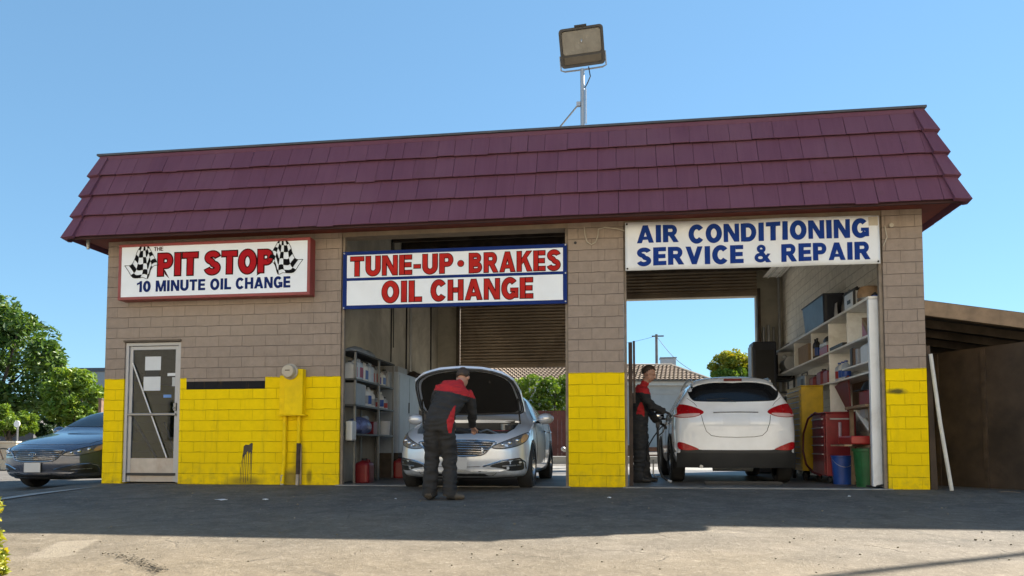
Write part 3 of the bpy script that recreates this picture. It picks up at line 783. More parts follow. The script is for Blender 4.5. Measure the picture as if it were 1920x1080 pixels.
def flag(sx, ox):
    """chequered flag: Coons patch between four wavy edges (left flag), mirrored with sx=-1"""
    A = [(.695, 3.649), (.629, 3.552), (.59, 3.434), (.533, 3.351), (.426, 3.345)]
    B = [(.808, 3.645), (.87, 3.545), (.93, 3.44), (.992, 3.335)]
    Cc = [(.426, 3.345), (.493, 3.258), (.566, 3.156), (.68, 3.148), (.742, 3.152), (.817, 3.133)]
    D = [(.992, 3.335), (.918, 3.328), (.861, 3.265), (.817, 3.133)]
    def ev(p, t):
        f = t * (len(p) - 1); i = min(int(f), len(p) - 2); f -= i
        # smooth
        q = [p[max(0, i - 1)], p[i], p[i + 1], p[min(len(p) - 1, i + 2)]]
        return tuple(.5 * (2 * q[1][k] + (q[2][k] - q[0][k]) * f + (2 * q[0][k] - 5 * q[1][k] + 4 * q[2][k] - q[3][k]) * f * f + (3 * q[1][k] - q[0][k] - 3 * q[2][k] + q[3][k]) * f ** 3) for k in (0, 1))
    # u: along the pole edge, v: from top edge outwards
    top = [(.695, 3.649), (.75, 3.652), (.808, 3.645)]
    def S_(u, v):
        # edges: v=0 left side A (top-left to tip), v=1 right side B (top-right down to right tip); u=0 top, u=1 lower boundary (tip -> bottom -> right tip)
        low = Cc + [(.861, 3.265), (.918, 3.328), (.992, 3.335)]
        a = ev(A, u); b = ev(B, u); c = ev(top, v); d = ev(low, v)
        p00, p10, p01, p11 = A[0], B[0], A[-1], B[-1]
        return tuple((1 - v) * a[k] + v * b[k] + (1 - u) * c[k] + u * d[k] - ((1 - u) * (1 - v) * p00[k] + (1 - u) * v * p10[k] + u * (1 - v) * p01[k] + u * v * p11[k]) for k in (0, 1))
    nu, nv, sub = 6, 5, 4
    mb = MB()
    for i in range(nu):
        for j in range(nv):
            if (i + j) % 2: continue
            vs = []; 
            for a in range(sub + 1):
                for b in range(sub + 1):
                    x, z = S_((i + a / sub) / nu, (j + b / sub) / nv)
                    vs.append((ox + sx * x, yt - .0045, z))
            fs = [(a * (sub + 1) + b, a * (sub + 1) + b + 1, (a + 1) * (sub + 1) + b + 1, (a + 1) * (sub + 1) + b) for a in range(sub) for b in range(sub)]
            mb.add(vs, fs)
    # thin ink outline
    ring = [S_(i / 24, 0) for i in range(25)] + [S_(1, i / 24) for i in range(1, 25)] + [S_(1 - i / 24, 1) for i in range(1, 25)] + [S_(0, 1 - i / 12) for i in range(1, 12)]
    mb.tube([(ox + sx * x, yt - .005, z) for x, z in ring], .0035, 4, closed=True)
    mb.build('chequered_flag', M_ink, s1, fixn=False)
flag(1, 0); flag(-1, 3.735)

# ---- sign 2: board hung in the left bay
s2 = thing('shop_sign', 'white board sign with blue border and red letters hanging in left bay opening', 'sign')
mb = MB(); mb.box(3.862, 7.21, -.028, -.004, 2.612, 3.478); mb.build('sign_board', M_signblue, s2, bevel=.004)
mb = MB(); mb.box(3.928, 7.153, -.031, -.029, 3.078, 3.421); mb.box(3.93, 7.152, -.031, -.029, 2.665, 3.034); mb.build('sign_panel', M_signw, s2)
mb = MB(); y2 = -.033
for wd, a, b, c, d in (('TUNE-UP', 3.98, 5.553, 3.10, 3.398), ('BRAKES', 5.782, 7.122, 3.092, 3.389), ('OIL', 4.468, 5.08, 2.694, 3.009), ('CHANGE', 5.212, 6.723, 2.698, 3.004)):
    text_poly(mb, wd, a, b, c, d, y2, t=.27, grow=.005, mat=0)
    text_poly(mb, wd, a, b, c, d, y2 - .0035, t=.27, grow=-.006, mat=1)
for r, yy, m_ in ((.052, y2, 0), (.042, y2 - .0035, 1)):
    mb.add([(5.66 + r * cos(i * pi / 12), yy, 3.24 + r * sin(i * pi / 12)) for i in range(24)], [tuple(range(24))], m_)
mb.build('lettering', [M_letdark, M_letred2], s2, fixn=False)
for x, z in ((3.885, 3.45), (7.19, 3.46), (3.885, 2.63), (7.19, 2.64), (7.19, 3.05)): MB().cyl((x, -.029, z), (x, -.04, z), .012, n=8).build('screw', M_alu, s2)

# ---- sign 3: vinyl banner over the right bay, slightly wavy
s3 = thing('shop_banner', 'white vinyl banner with bold blue capitals above the right bay opening', 'banner')
def by(x, z):
    u = (x - 8.04) / 3.4
    return -.055 - .012 * sin(u * 9.5 + z * 2) - .008 * sin(u * 23 + z * 5) - .010 * (3.7 - z) * sin(u * 4)
mb = MB(); nx, nz = 70, 8; vs = []
for j in range(nz + 1):
    for i in range(nx + 1):
        u, v = i / nx, j / nz
        x = 8.037 + u * 3.40; z = lerp(lerp(3.048, 3.735, v), lerp(3.036, 3.698, v), u)
        sag = .006 * sin(pi * u) * (1 - v)
        vs.append((x, by(x, z), z - sag))
mb.add(vs, [(j * (nx + 1) + i, j * (nx + 1) + i + 1, (j + 1) * (nx + 1) + i + 1, (j + 1) * (nx + 1) + i) for j in range(nz) for i in range(nx)], 0, True)
o = mb.build('banner_sheet', pm('vinyl_white', (.76, .81, .87), .4, var=.05, scale=2.5, dirt=(.45, .44, .43), dirt_amt=.25), s3, fixn=False)
md = o.modifiers.new('thick', 'SOLIDIFY'); md.thickness = .003; md.offset = 1
mb = MB()
for wd, a, b, c, d in (('AIR', 8.20, 8.776, 3.425, 3.676), ('CONDITIONING', 8.915, 11.30, 3.405, 3.662), ('SERVICE', 8.193, 9.653, 3.102, 3.357), ('&', 9.795, 10.024, 3.105, 3.353), ('REPAIR', 10.156, 11.31, 3.103, 3.347)):
    q = MB(); text_poly(q, wd, a, b, c, d, 0, t=.27)
    # cut long faces so the letters follow the waves, keep the tiny layer steps
    vs = []
    for p in q.v:
        f = (p.x - a) / (b - a)
        zz = p.z + lerp(.006, -.006, (p.x - 8.04) / 3.4)
        vs.append((p.x, by(p.x, zz) - .007 + p.y, zz))
    mb.add(vs, q.f)
mb.build('lettering', M_letblue, s3, fixn=False)
mb = MB()
for x, z in ((8.062, 3.71), (8.065, 3.075), (11.405, 3.67), (11.41, 3.065)):
    yy = by(x, z); MB().cyl((x, yy, z), (x, yy - .012, z), .014, n=10).build('eyelet', M_black, s3)
# ------------------------------------------------------------------ cars: lofted bodies, details cut from the body's own surface
def car_paint(name, col, flake=.35, rough=.28):
    m, N, L, P = nmat(name)
    tc = N.new('ShaderNodeTexCoord').outputs['Object']
    f = noise_n(N, L, tc, 3, 6, .6)
    c = mix_n(N, L, ramp_n(N, L, f, .35, .7), tuple(x * .93 for x in col), tuple(min(1, x * 1.05) for x in col))
    # road dust low on the body
    sep = N.new('ShaderNodeSeparateXYZ'); L.new(tc, sep.inputs[0])
    d = math_n(N, L, 'MULTIPLY', ramp_n(N, L, sep.outputs[2], .5, .15), ramp_n(N, L, noise_n(N, L, tc, 9, 5), .35, .7))
    c = mix_n(N, L, math_n(N, L, 'MULTIPLY', d, .45), c, (.22, .19, .15))
    L.new(c, P.inputs['Base Color'])
    P.inputs['Metallic'].default_value = flake; P.inputs['Roughness'].default_value = rough
    P.inputs['Coat Weight'].default_value = .9; P.inputs['Coat Roughness'].default_value = .03
    return m
M_cglass = pm('car_glass', (.012, .014, .016), .06, var=.1, spec=.6)
M_tint = pm('tinted_glass', (.008, .009, .011), .08, var=.1, spec=.45)
M_well = pm('wheel_well', (.012, .012, .012), .9)
M_trim = pm('black_trim', (.02, .021, .022), .55, var=.2)
M_chrome = pm('chrome', (.62, .62, .63), .16, metal=1., var=.03)
M_rim = pm('alloy_rim', (.42, .43, .44), .3, metal=.85, var=.08)
M_plate = pm('plate_white', (.55, .56, .57), .45, var=.04)
M_lamp = pm('lamp_housing', (.16, .165, .18), .3, metal=.3, var=.3, scale=22, coat=.5)
M_lens = pm('lamp_reflector', (.75, .76, .78), .12, metal=.9, var=.05, coat=1)
M_redl = pm('red_lens', (.34, .006, .010), .25, var=.25, scale=14, coat=.15, spec=.25)
M_redd = pm('dark_red_lens', (.12, .005, .007), .3, var=.2, spec=.2)
M_clearl = pm('clear_lens', (.62, .42, .42), .2, var=.1, coat=.4)
M_amber = pm('amber_lens', (.55, .33, .16), .2, var=.1, coat=1)

def loft(stations, bowf, bowr, length, level=2):
    """stations: y, zb, w, zbelt, wbelt, zte, wtop, ztop -> subdivided closed body mesh (bmesh)"""
    def half(s):
        y, zb, w, zbe, wb, zte, wt, zt = s
        mid1 = zb + .30 * (zbe - zb); mid2 = zb + .68 * (zbe - zb)
        return [(0, zb), (.80 * w, zb), (.955 * w, zb + .035), (.99 * w, mid1), (w, mid2), (lerp(w, wb, .55), lerp(mid2, zbe, .72)), (wb, zbe),
                (lerp(wb, wt, .12), lerp(zbe, zte, .12)), (lerp(wb, wt, .60), lerp(zbe, zte, .62)), (lerp(wb, wt, .93), lerp(zbe, zte, .93)),
                (wt * .90, lerp(zte, zt, .35)), (wt * .55, lerp(zte, zt, .82)), (0, zt)]
    bm = bmesh.new(); rings = []
    for s in stations:
        h = half(s)
        ring = [bm.verts.new((x, s[0], z)) for x, z in h] + [bm.verts.new((-x, s[0], z)) for x, z in h[-2:0:-1]]
        rings.append(ring)
    n = len(rings[0]); k = len(half(stations[0]))
    for a, b in zip(rings, rings[1:]):
        for i in range(n):
            bm.faces.new((a[i], a[(i + 1) % n], b[(i + 1) % n], b[i]))
    for ring, flip in ((rings[0], False), (rings[-1], True)):
        L_ = ring[:k]; R_ = [ring[0]] + ring[:k - 1:-1] + [ring[k - 1]] if False else [ring[0]] + [ring[n - i] for i in range(1, k - 1)] + [ring[k - 1]]
        for i in range(k - 1):
            f = [L_[i], L_[i + 1], R_[i + 1], R_[i]]
            u = []
            for v in f:
                if v not in u: u.append(v)
            bm.faces.new(u if not flip else u[::-1])
    me = bpy.data.meshes.new('tmp'); bm.to_mesh(me); bm.free()
    o = bpy.data.objects.new('tmp', me); COL.objects.link(o)
    md = o.modifiers.new('s', 'SUBSURF'); md.levels = level; md.render_levels = level
    dg = bpy.context.evaluated_depsgraph_get(); dg.update()
    me2 = bpy.data.meshes.new_from_object(o.evaluated_get(dg))
    bpy.data.objects.remove(o)
    for v in me2.vertices:
        x, y, z = v.co
        y = y + bowf(x, y, z) - bowr(x, y, z)
        v.co = (x, y, z)
    b = bmesh.new(); b.from_mesh(me2); bmesh.ops.recalc_face_normals(b, faces=b.faces); b.to_mesh(me2); b.free()
    return me2

def bvh_of(me):
    me.calc_loop_triangles()
    return BVHTree.FromPolygons([v.co.copy() for v in me.vertices], [tuple(p.vertices) for p in me.polygons])

def catmull(pts, n=6):
    out = []; k = len(pts)
    for i in range(k):
        p0, p1, p2, p3 = [Vector(pts[(i + j - 1) % k]) for j in range(4)]
        for j in range(n):
            t = j / n
            out.append(tuple(.5 * (2 * p1 + (p2 - p0) * t + (2 * p0 - 5 * p1 + 4 * p2 - p3) * t * t + (3 * p1 - p0 - 3 * p2 + p3) * t ** 3)))
    return out

def patch(bvh, outline, axis, far, off=.004, thick=.02, res=.05, smooth=0, mb=None, mat=0):
    """outline in the plane across 'axis'; the outline and an inner grid are shot onto the body along the axis
    and stand 'off' proud of it, with a skirt 'thick' deep.  axis: '-y' front, '+y' rear, '-x','+x' sides, '+z' top"""
    if smooth: outline = catmull(outline, smooth)
    sg = 1 if axis[0] == '+' else -1
    def to3(a, b):
        if axis[1] == 'y': return Vector((a, sg * far, b)), Vector((0, -sg, 0))
        if axis[1] == 'x': return Vector((sg * far, a, b)), Vector((-sg, 0, 0))
        return Vector((a, b, sg * far)), Vector((0, 0, -sg))
    # densify
    poly = []
    for i in range(len(outline)):
        a, b = Vector(outline[i]), Vector(outline[(i + 1) % len(outline)])
        n = max(1, int((b - a).length / res))
        for j in range(n): poly.append(a + (b - a) * (j / n))
    xs = [p.x for p in poly]; ys = [p.y for p in poly]
    pts = list(poly); ne = len(poly)
    x = min(xs) + res * .5
    while x < max(xs):
        y = min(ys) + res * .5
        while y < max(ys):
            p = Vector((x, y))
            if min((p - q).length for q in poly) > res * .45: pts.append(p)
            y += res
        x += res
    v2, _, f2, *_ = geometry.delaunay_2d_cdt(pts, [(i, (i + 1) % ne) for i in range(ne)], [], 1, 1e-6)
    par = list(range(len(v2)))
    def root(i):
        while par[i] != i: i = par[i]
        return i
    for f in f2:
        for i in f[1:]: par[root(i)] = root(f[0])
    cn = {}
    for f in f2: cn[root(f[0])] = cn.get(root(f[0]), 0) + 1
    bestr = max(cn, key=cn.get)
    f2 = [f for f in f2 if root(f[0]) == bestr]
    used = sorted({i for f in f2 for i in f}); rm = {i: k for k, i in enumerate(used)}
    v2 = [v2[i] for i in used]; f2 = [[rm[i] for i in f] for f in f2]
    tops = []; ok = []
    for p in v2:
        o, d = to3(p.x, p.y)
        hit = bvh.ray_cast(o, d)
        if hit[0] is None:
            nr = bvh.find_nearest(o + d * (far - .3))
            hit = (nr[0], nr[1])
        nn = hit[1] if hit[1].dot(d) < 0 else -hit[1]
        dirn = (nn * .6 - d * .4).normalized()
        tops.append((hit[0] + dirn * off, hit[0] - dirn * (thick - off)))
    mb = mb or MB()
    fs = []
    c = to3(0, 0)[1]
    for f in f2:
        a, b, cc = [tops[i][0] for i in f[:3]]
        fs.append(list(f) if (b - a).cross(cc - a).dot(c) < 0 else list(f)[::-1])
    cnt = {}
    for f in fs:
        for i in range(len(f)):
            e = (f[i], f[(i + 1) % len(f)]); cnt[e] = cnt.get(e, 0) + 1
    n = len(tops)
    vs = [t[0] for t in tops] + [t[1] for t in tops]
    sk = []
    for (a, b) in cnt:
        if (b, a) not in cnt: sk.append((b, a, a + n, b + n))
    back = [tuple(i + n for i in f[::-1]) for f in fs]
    o = len(mb.v)
    mb.v += vs
    for f in fs: mb.f.append([i + o for i in f]); mb.m.append(mat); mb.sm.append(True)
    for f in sk: mb.f.append([i + o for i in f]); mb.m.append(mat); mb.sm.append(False)
    for f in back: mb.f.append([i + o for i in f]); mb.m.append(mat); mb.sm.append(False)
    return mb

def strip_line(bvh, pts, axis, far, w, off=.004, n=6, mb=None, mat=0):
    """a thin band of width w that follows the surface along a 2D line (seams, trims)"""
    sg = 1 if axis[0] == '+' else -1
    out = []
    for i in range(len(pts) - 1):
        for j in range(n): out.append(Vector(pts[i]).lerp(Vector(pts[i + 1]), j / n))
    out.append(Vector(pts[-1])); P3 = []
    for p in out:
        if axis[1] == 'y': o, d = Vector((p.x, sg * far, p.y)), Vector((0, -sg, 0))
        elif axis[1] == 'x': o, d = Vector((sg * far, p.x, p.y)), Vector((-sg, 0, 0))
        else: o, d = Vector((p.x, p.y, sg * far)), Vector((0, 0, -sg))
        h = bvh.ray_cast(o, d)
        if h[0] is None: continue
        P3.append(h[0] - d * off)
    mb = mb or MB()
    return mb.tube(P3, w, 4, mat)

def cut_body(me, cutters, wells, clad=0.):
    """boolean the closed cutter meshes out of the body; faces inside the wheel wells get material slot 1"""
    o = bpy.data.objects.new('tmp', me); COL.objects.link(o)
    cs = []
    for c in cutters:
        cm = bpy.data.meshes.new('cut'); cm.from_pydata([tuple(p) for p in c.v], [], c.f)
        b = bmesh.new(); b.from_mesh(cm); bmesh.ops.recalc_face_normals(b, faces=b.faces); b.to_mesh(cm); b.free()
        co = bpy.data.objects.new('cut', cm); COL.objects.link(co); cs.append(co)
        md = o.modifiers.new('b', 'BOOLEAN'); md.object = co; md.operation = 'DIFFERENCE'; md.solver = 'EXACT'
    dg = bpy.context.evaluated_depsgraph_get(); dg.update()
    me2 = bpy.data.meshes.new_from_object(o.evaluated_get(dg))
    bpy.data.objects.remove(o)
    for c in cs: bpy.data.objects.remove(c)
    for p in me2.polygons:
        p.use_smooth = True; p.material_index = 0
        for (yc, zc, r) in wells:
            if abs(p.center.x) > .42 and all(math.hypot(me2.vertices[i].co.y - yc, me2.vertices[i].co.z - zc) < r + .004 for i in p.vertices): p.material_index = 1
        if p.material_index == 0 and p.center.z < clad: p.material_index = 2
    me2.set_sharp_from_angle(angle=radians(38))
    return me2

def link_mesh(name, me, mats, parent):
    me.materials.clear()
    for m in mats: me.materials.append(m)
    o = bpy.data.objects.new(name, me); COL.objects.link(o); o.parent = parent
    return o

def make_wheel(parent, x, y, r, w, side, steer=0., spokes=10):
    """wheel > tyre, rim; side = -1 or +1 (outer face)"""
    M = Matrix.Translation((x, y, r)) @ Matrix.Rotation(steer, 4, 'Z') @ Matrix.Rotation(side * pi / 2, 4, 'Y')
    rr = r * .655
    hw = w / 2
    mb = MB(); mb.lathe([(rr, -hw * .8), (rr + .02, -hw), (r - .045, -hw), (r - .012, -hw * .82), (r, -hw * .55), (r, hw * .55), (r - .012, hw * .82), (r - .045, hw), (rr + .02, hw), (rr, hw * .8), (rr - .005, 0)], 36, M=M)
    tw = mb.build('wheel', M_rubber, parent)
    rb = MB(); rb.lathe([(rr, -hw * .8), (rr - .015, hw * .3), (rr - .015, hw * .72), (rr + .006, hw * .86), (rr - .012, hw * .90), (rr - .03, hw * .55), (rr - .035, -hw * .6)], 36, M=M)
    rb.lathe([(0, hw * .62), (.05, hw * .66), (.062, hw * .5), (.062, hw * .2)], 16, M=M)
    for i in range(spokes):
        a = 2 * pi * i / spokes
        Ms = M @ Matrix.Rotation(a, 4, 'Z')
        v = [Ms @ Vector(p) for p in ((.04, -.016, hw * .35), (rr - .01, -.012 - .012 * (i % 2), hw * .5), (rr - .01, .012 + .012 * ((i + 1) % 2), hw * .5), (.04, .016, hw * .35),
                                      (.04, -.013, hw * .60), (rr - .01, -.010 - .012 * (i % 2), hw * .74), (rr - .01, .010 + .012 * ((i + 1) % 2), hw * .74), (.04, .013, hw * .60))]
        rb.hexa(v)
    rb.build('rim', M_rim, tw, bevel=0)
    MB().lathe([(0, -hw * .3), (rr - .03, -hw * .3), (rr - .03, -hw * .5), (0, -hw * .5)], 24, M=M).build('brake_disc', M_well, tw)
    return tw

def side_window(bvh, car, outline, mat, name='side_window', both=True, trim=None):
    for ax in ('-x', '+x') if both else ('-x',):
        o = patch(bvh, outline, ax, 2.0, .005, .02, .07, 5).build(name, mat, car, fixn=False)

def mirror(car, x, y, z, paint, side, name='wing_mirror'):
    mb = MB()
    mb.ell((x + side * .12, y, z), (.125, .07, .082), 0, 18, 12)
    o = mb.build(name, paint, car)
    MB().tube([(x - side * .03, y + .03, z - .055), (x + side * .05, y + .02, z - .05)], [.03, .04], 8, sy=.6).build('mirror_stalk', M_trim, o)
    MB().ell((x + side * .12, y + .048, z), (.105, .028, .065), 0, 16, 8).build('mirror_glass', M_chrome, o)
    return o

# ================= sedan (nose at y=0, facing -y)
SED_ST = [(-.02, .27, .70, .60, .68, .655, .58, .665), (.03, .22, .80, .65, .765, .70, .66, .715), (.14, .19, .87, .69, .83, .755, .70, .775), (.45, .17, .915, .77, .875, .83, .755, .87),
          (.95, .16, .93, .85, .89, .905, .79, .955), (1.32, .16, .93, .92, .885, .975, .775, 1.005), (1.62, .16, .93, .95, .88, 1.19, .68, 1.215),
          (2.05, .16, .93, .965, .88, 1.395, .60, 1.435), (2.55, .16, .93, .975, .88, 1.435, .59, 1.475), (3.1, .16, .93, .99, .88, 1.42, .585, 1.465), (3.6, .16, .93, 1.01, .875, 1.30, .60, 1.335),
          (4.05, .18, .925, 1.03, .86, 1.125, .66, 1.145), (4.50, .20, .90, 1.01, .83, 1.07, .68, 1.09), (4.78, .26, .85, .95, .78, 1.01, .64, 1.03), (4.85, .34, .78, .85, .70, .90, .58, .91)]
def sed_bowf(x, y, z):
    t = max(0., 1 - max(0., y) / 1.0)
    b = .40 * (abs(x) / .93) ** 2.7 * t
    if y < .5: b += .22 * max(0., z - .56) * (1 - max(0, y) / .5)
    if y < .3: b += .16 * max(0., .42 - z) * (1 - max(0, y) / .3)
    return b
def sed_bowr(x, y, z):
    t = max(0., (y - 3.9) / .95)
    return .26 * (abs(x) / .9) ** 2.6 * t
_sed = {}
def sedan(label, paint, loc, rz, hood_open=False, steer=0.):
    car = thing('parked_car', label, 'car', loc, rz)
    if 'me' not in _sed:
        _sed['me'] = loft(SED_ST, sed_bowf, sed_bowr, 4.85); _sed['bvh'] = bvh_of(_sed['me'])
    bvh = _sed['bvh']; me = _sed['me'].copy()
    ax = [(.97, .335), (3.77, .335)]
    cut = []
    for y, z in ax:
        for s in (-1, 1):
            c = MB(); c.cyl((s * .56, y, z), (s * 1.3, y, z), .372, n=40); cut.append(c)
    if hood_open:
        c = MB(); q = [(-.62, .36), (-.42, .24), (0, .19), (.42, .24), (.62, .36), (.69, .62), (.70, 1.22), (-.70, 1.22), (-.69, .62)]
        c.prism(q, .56, 1.8, 'xy'); cut.append(c)
    body = link_mesh('car_body', cut_body(me, cut, [(y, z, .372) for y, z in ax]), [paint, M_well], car)
    for y, z in ax:
        for s in (-1, 1): make_wheel(car, s * .825, y, .335, .215, s, steer if y < 2 else 0)
    # hood
    ho = [(-.70, .42), (-.55, .27), (-.3, .185), (0, .16), (.3, .185), (.55, .27), (.70, .42), (.765, .72), (.775, 1.22), (.5, 1.30), (0, 1.34), (-.5, 1.30), (-.775, 1.22), (-.765, .72)]
    hood_mb = patch(bvh, ho, '+z', 3, .006, .035, .075)
    if hood_open:
        hinge = Matrix.Translation((0, 1.28, 1.11)) @ Matrix.Rotation(radians(-43), 4, 'X') @ Matrix.Translation((0, -1.28, -1.0))
        hood_mb.v = [hinge @ p for p in hood_mb.v]
        hood = hood_mb.build('hood', paint, car, angle=30)
        # underside: dark insulation pad and pressed rim
        pad = patch(bvh, [(x * .88, .24 + (y - .16) * .86) for x, y in ho], '+z', 3, -.036, .012, .08, 3)
        pad.v = [hinge @ p for p in pad.v]; pad.build('insulation_pad', pm('hood_felt', (.010, .010, .011), .95, var=.4, scale=30), hood, angle=30)
        rim = MB()
        for k, (sc, of, rr) in enumerate(((.96, -.038, .012), (.925, -.040, .010))):
            pts = []
            for x, y in catmull(ho, 4):
                h = bvh.ray_cast(Vector((x * sc, .75 + (y - .75) * sc, 3)), Vector((0, 0, -1)))
                if h[0]: pts.append(hinge @ (h[0] + Vector((0, 0, of))))
            rim.tube(pts, rr, 6, closed=True)
        rim.build('hood_frame', pm('grey_paint_dull', (.07, .073, .08), .55, metal=.2), hood)
        for (x, y, rr) in ((-.35, .5, .02), (.35, .5, .02), (0, .45, .03)):
            h = bvh.ray_cast(Vector((x, y, 3)), Vector((0, 0, -1)))
            if h[0]: MB().ell(hinge @ (h[0] + Vector((0, 0, -.05))), rr).build('hood_bumper', M_rubber, hood)
        # prop / struts
        for s in (-1, 1):
            a = hinge @ Vector((s * .70, .85, .90)); MB().cyl((s * .72, 1.05, .90), a, .012, n=8).build('hood_strut', M_black, hood)
        # engine bay
        eb = MB(); eb.box(-.66, .66, .42, 1.2, .57, .60); eb.build('engine_tray', M_well, car)
        en = MB(); en.box(-.28, .24, .52, .98, .60, .80); en.box(-.22, .18, .56, .94, .80, .835)
        en.build('engine', pm('engine_cover', (.022, .022, .024), .45, var=.3), car, bevel=.03)
        MB().box(-.17, .13, .60, .9, .836, .85).build('engine_cover_trim', M_steel, car, bevel=.01)
        MB().box(.34, .60, .72, .95, .60, .82).build('battery', M_black, car, bevel=.012)
        MB().box(.36, .58, .74, .93, .821, .835).build('battery_terminal_cover', pm('faded_red', (.2, .03, .03), .6), car, bevel=.01)
        MB().lathe([(.085, .60), (.09, .76), (.06, .80), (.06, .83), (0, .835)], 16, M=Matrix.Translation((-.48, .62, 0))).build('coolant_tank', pm('tank_white', (.55, .55, .5), .5), car)
        MB().box(-.62, -.36, .80, 1.1, .60, .84).build('air_box', M_black, car, bevel=.03)
        MB().tube([(-.4, .75, .8), (-.25, .55, .84), (0, .46, .82), (.2, .45, .76)], .04, 10).build('intake_hose', M_rubber, car)
        MB().tube([(.3, .5, .74), (.1, .40, .76), (-.3, .40, .74), (-.5, .46, .72)], .022, 8).build('radiator_hose', M_rubber, car)
        MB().box(-.60, .60, .37, .42, .56, .735).build('radiator_support', M_trim, car, bevel=.01)
        MB().box(-.70, .70, 1.21, 1.30, .60, .955).build('firewall', M_black, car)
        for i_, (x, y, z, l) in enumerate(((-.30, .46, .80, .35), (.05, .9, .88, .4), (.30, .62, .84, .3), (-.05, .50, .86, .5))):
            MB().tube([(x - l / 2, y, z - .05), (x, y + .04, z), (x + l / 2, y + .1, z - .06)], .014, 6).build('engine_hose', M_rubber if i_ % 2 else M_steel, car)
        MB().cyl((.50, 1.05, .7), (.50, 1.05, .93), .07, n=16).build('brake_reservoir', M_steel, car)
        for s in (-1, 1): MB().cyl((s * .56, 1.08, .6), (s * .56, 1.06, .92), .10, n=18).build('strut_tower', M_black, car)
        MB().tube([(-.62, 1.24, .965), (0, 1.28, .985), (.62, 1.24, .965)], .03, 6).build('cowl', M_trim, car)
        for i, (x, y, z) in enumerate(((.46, .55, .72), (-.55, .5, .70), (.05, .5, .76))):
            MB().lathe([(.03, 0), (.03, .03), (.0, .035)], 10, M=Matrix.Translation((x, y, z))).build('filler_cap', M_chrome if i == 0 else M_black, car)
    else:
        hood_mb.build('hood', paint, car, angle=30)
    # windscreen and side glass
    patch(bvh, [(-.68, 1.11), (0, 1.10), (.68, 1.11), (.58, 1.35), (.3, 1.39), (0, 1.395), (-.3, 1.39), (-.58, 1.35)], '-y', 3, .008, .02, .08).build('windscreen', M_cglass, car, fixn=False)
    patch(bvh, [(-.66, 1.10), (.66, 1.10), (.55, 1.36), (-.55, 1.36)], '+y', 7, .006, .02, .08).build('rear_window', M_cglass, car, fixn=False)
    for axx in ('-x', '+x'):
        patch(bvh, [(1.72, 1.02), (2.0, 1.20), (2.28, 1.34), (2.58, 1.375), (2.60, 1.02)], axx, 2.5, .006, .02, .07).build('side_window', M_cglass, car, fixn=False)
        patch(bvh, [(2.68, 1.02), (2.67, 1.375), (3.05, 1.37), (3.45, 1.29), (3.70, 1.17), (3.62, 1.07), (3.3, 1.02)], axx, 2.5, .006, .02, .07).build('side_window', M_cglass, car, fixn=False)
        strip_line(bvh, [(1.62, .985), (2.2, .99), (3.0, 1.0), (3.72, 1.04)], axx, 2.5, .008, .006).build('window_trim', M_chrome, car)
        sm = MB()
        strip_line(bvh, [(1.42, .25), (1.42, .9), (1.52, .96)], axx, 2.5, .004, .001, mb=sm)
        strip_line(bvh, [(2.64, .25), (2.64, .98)], axx, 2.5, .004, .001, mb=sm)
        strip_line(bvh, [(3.32, .5), (3.62, .8), (3.66, 1.0)], axx, 2.5, .004, .001, mb=sm)
        strip_line(bvh, [(1.4, .25), (3.35, .25)], axx, 2.5, .004, .001, mb=sm)
        sm.build('door_seam', M_black, car)
        for y in (2.45, 3.40):
            s = -1 if axx[0] == '-' else 1
            MB().tube([(s * .925, y - .10, .845), (s * .952, y - .06, .85), (s * .952, y + .06, .852), (s * .925, y + .10, .853)], .013, 6).build('door_handle', M_chrome, car)
    # nose details
    g = [(-.50, .672), (0, .690), (.50, .672), (.44, .58), (.33, .492), (0, .480), (-.33, .492), (-.44, .58)]
    grille = patch(bvh, g, '-y', 2, .004, .03, .05).build('grille', M_black, car, fixn=False)
    bars = MB()
    for i in range(6):
        t = i / 5.; z = lerp(.505, .662, t); hw = interp([(.48, .30), (.50, .345), (.58, .43), (.66, .478)], z)
        strip_line(bvh, [(-hw, z), (-hw * .5, z + .006), (0, z + .008), (hw * .5, z + .006), (hw, z)], '-y', 2, .0055, .012, mb=bars)
    ring = catmull(g, 4)
    P3 = []
    for a, b in ring:
        h = bvh.ray_cast(Vector((a, -2, b)), Vector((0, 1, 0)))
        if h[0]: P3.append(h[0] + Vector((0, -.012, 0)))
    bars.tube(P3, .010, 6, closed=True)
    bars.build('grille_bars', M_chrome, grille)
    for s in (-1, 1):
        hl = [(s * .47, .600), (s * .60, .665), (s * .75, .735), (s * .865, .800), (s * .885, .765), (s * .87, .690), (s * .80, .625), (s * .68, .588), (s * .55, .578)]
        lamp = patch(bvh, hl, '-y', 2, .006, .03, .045, 3).build('headlight', M_lamp, car, fixn=False)
        for (lx, lz, r) in ((.60, .628, .028), (.68, .650, .034), (.765, .685, .034)):
            h = bvh.ray_cast(Vector((s * lx, -2, lz)), Vector((0, 1, 0)))
            if h[0]: MB().ell(h[0] + h[1] * .004, (r, r, r * .8)).build('projector', M_lens, lamp)
        am = patch(bvh, [(s * .815, .745), (s * .866, .775), (s * .872, .70), (s * .815, .655)], '-y', 2, .010, .02, .03, 3).build('indicator', M_amber, lamp, fixn=False)
        P3 = []
        for a, b in catmull(hl, 3):
            h = bvh.ray_cast(Vector((a, -2, b)), Vector((0, 1, 0)))
            if h[0]: P3.append(h[0] + Vector((0, -.008, 0)))
        MB().tube(P3, .006, 5, closed=True).build('headlight_trim', M_black, lamp)
        fg = [(s * .44, .345), (s * .60, .400), (s * .80, .430), (s * .84, .400), (s * .85, .325), (s * .82, .290), (s * .68, .285), (s * .60, .315)]
        fog = patch(bvh, fg, '-y', 2, .003, .03, .045, 3).build('fog_lamp_recess', M_black, car, fixn=False)
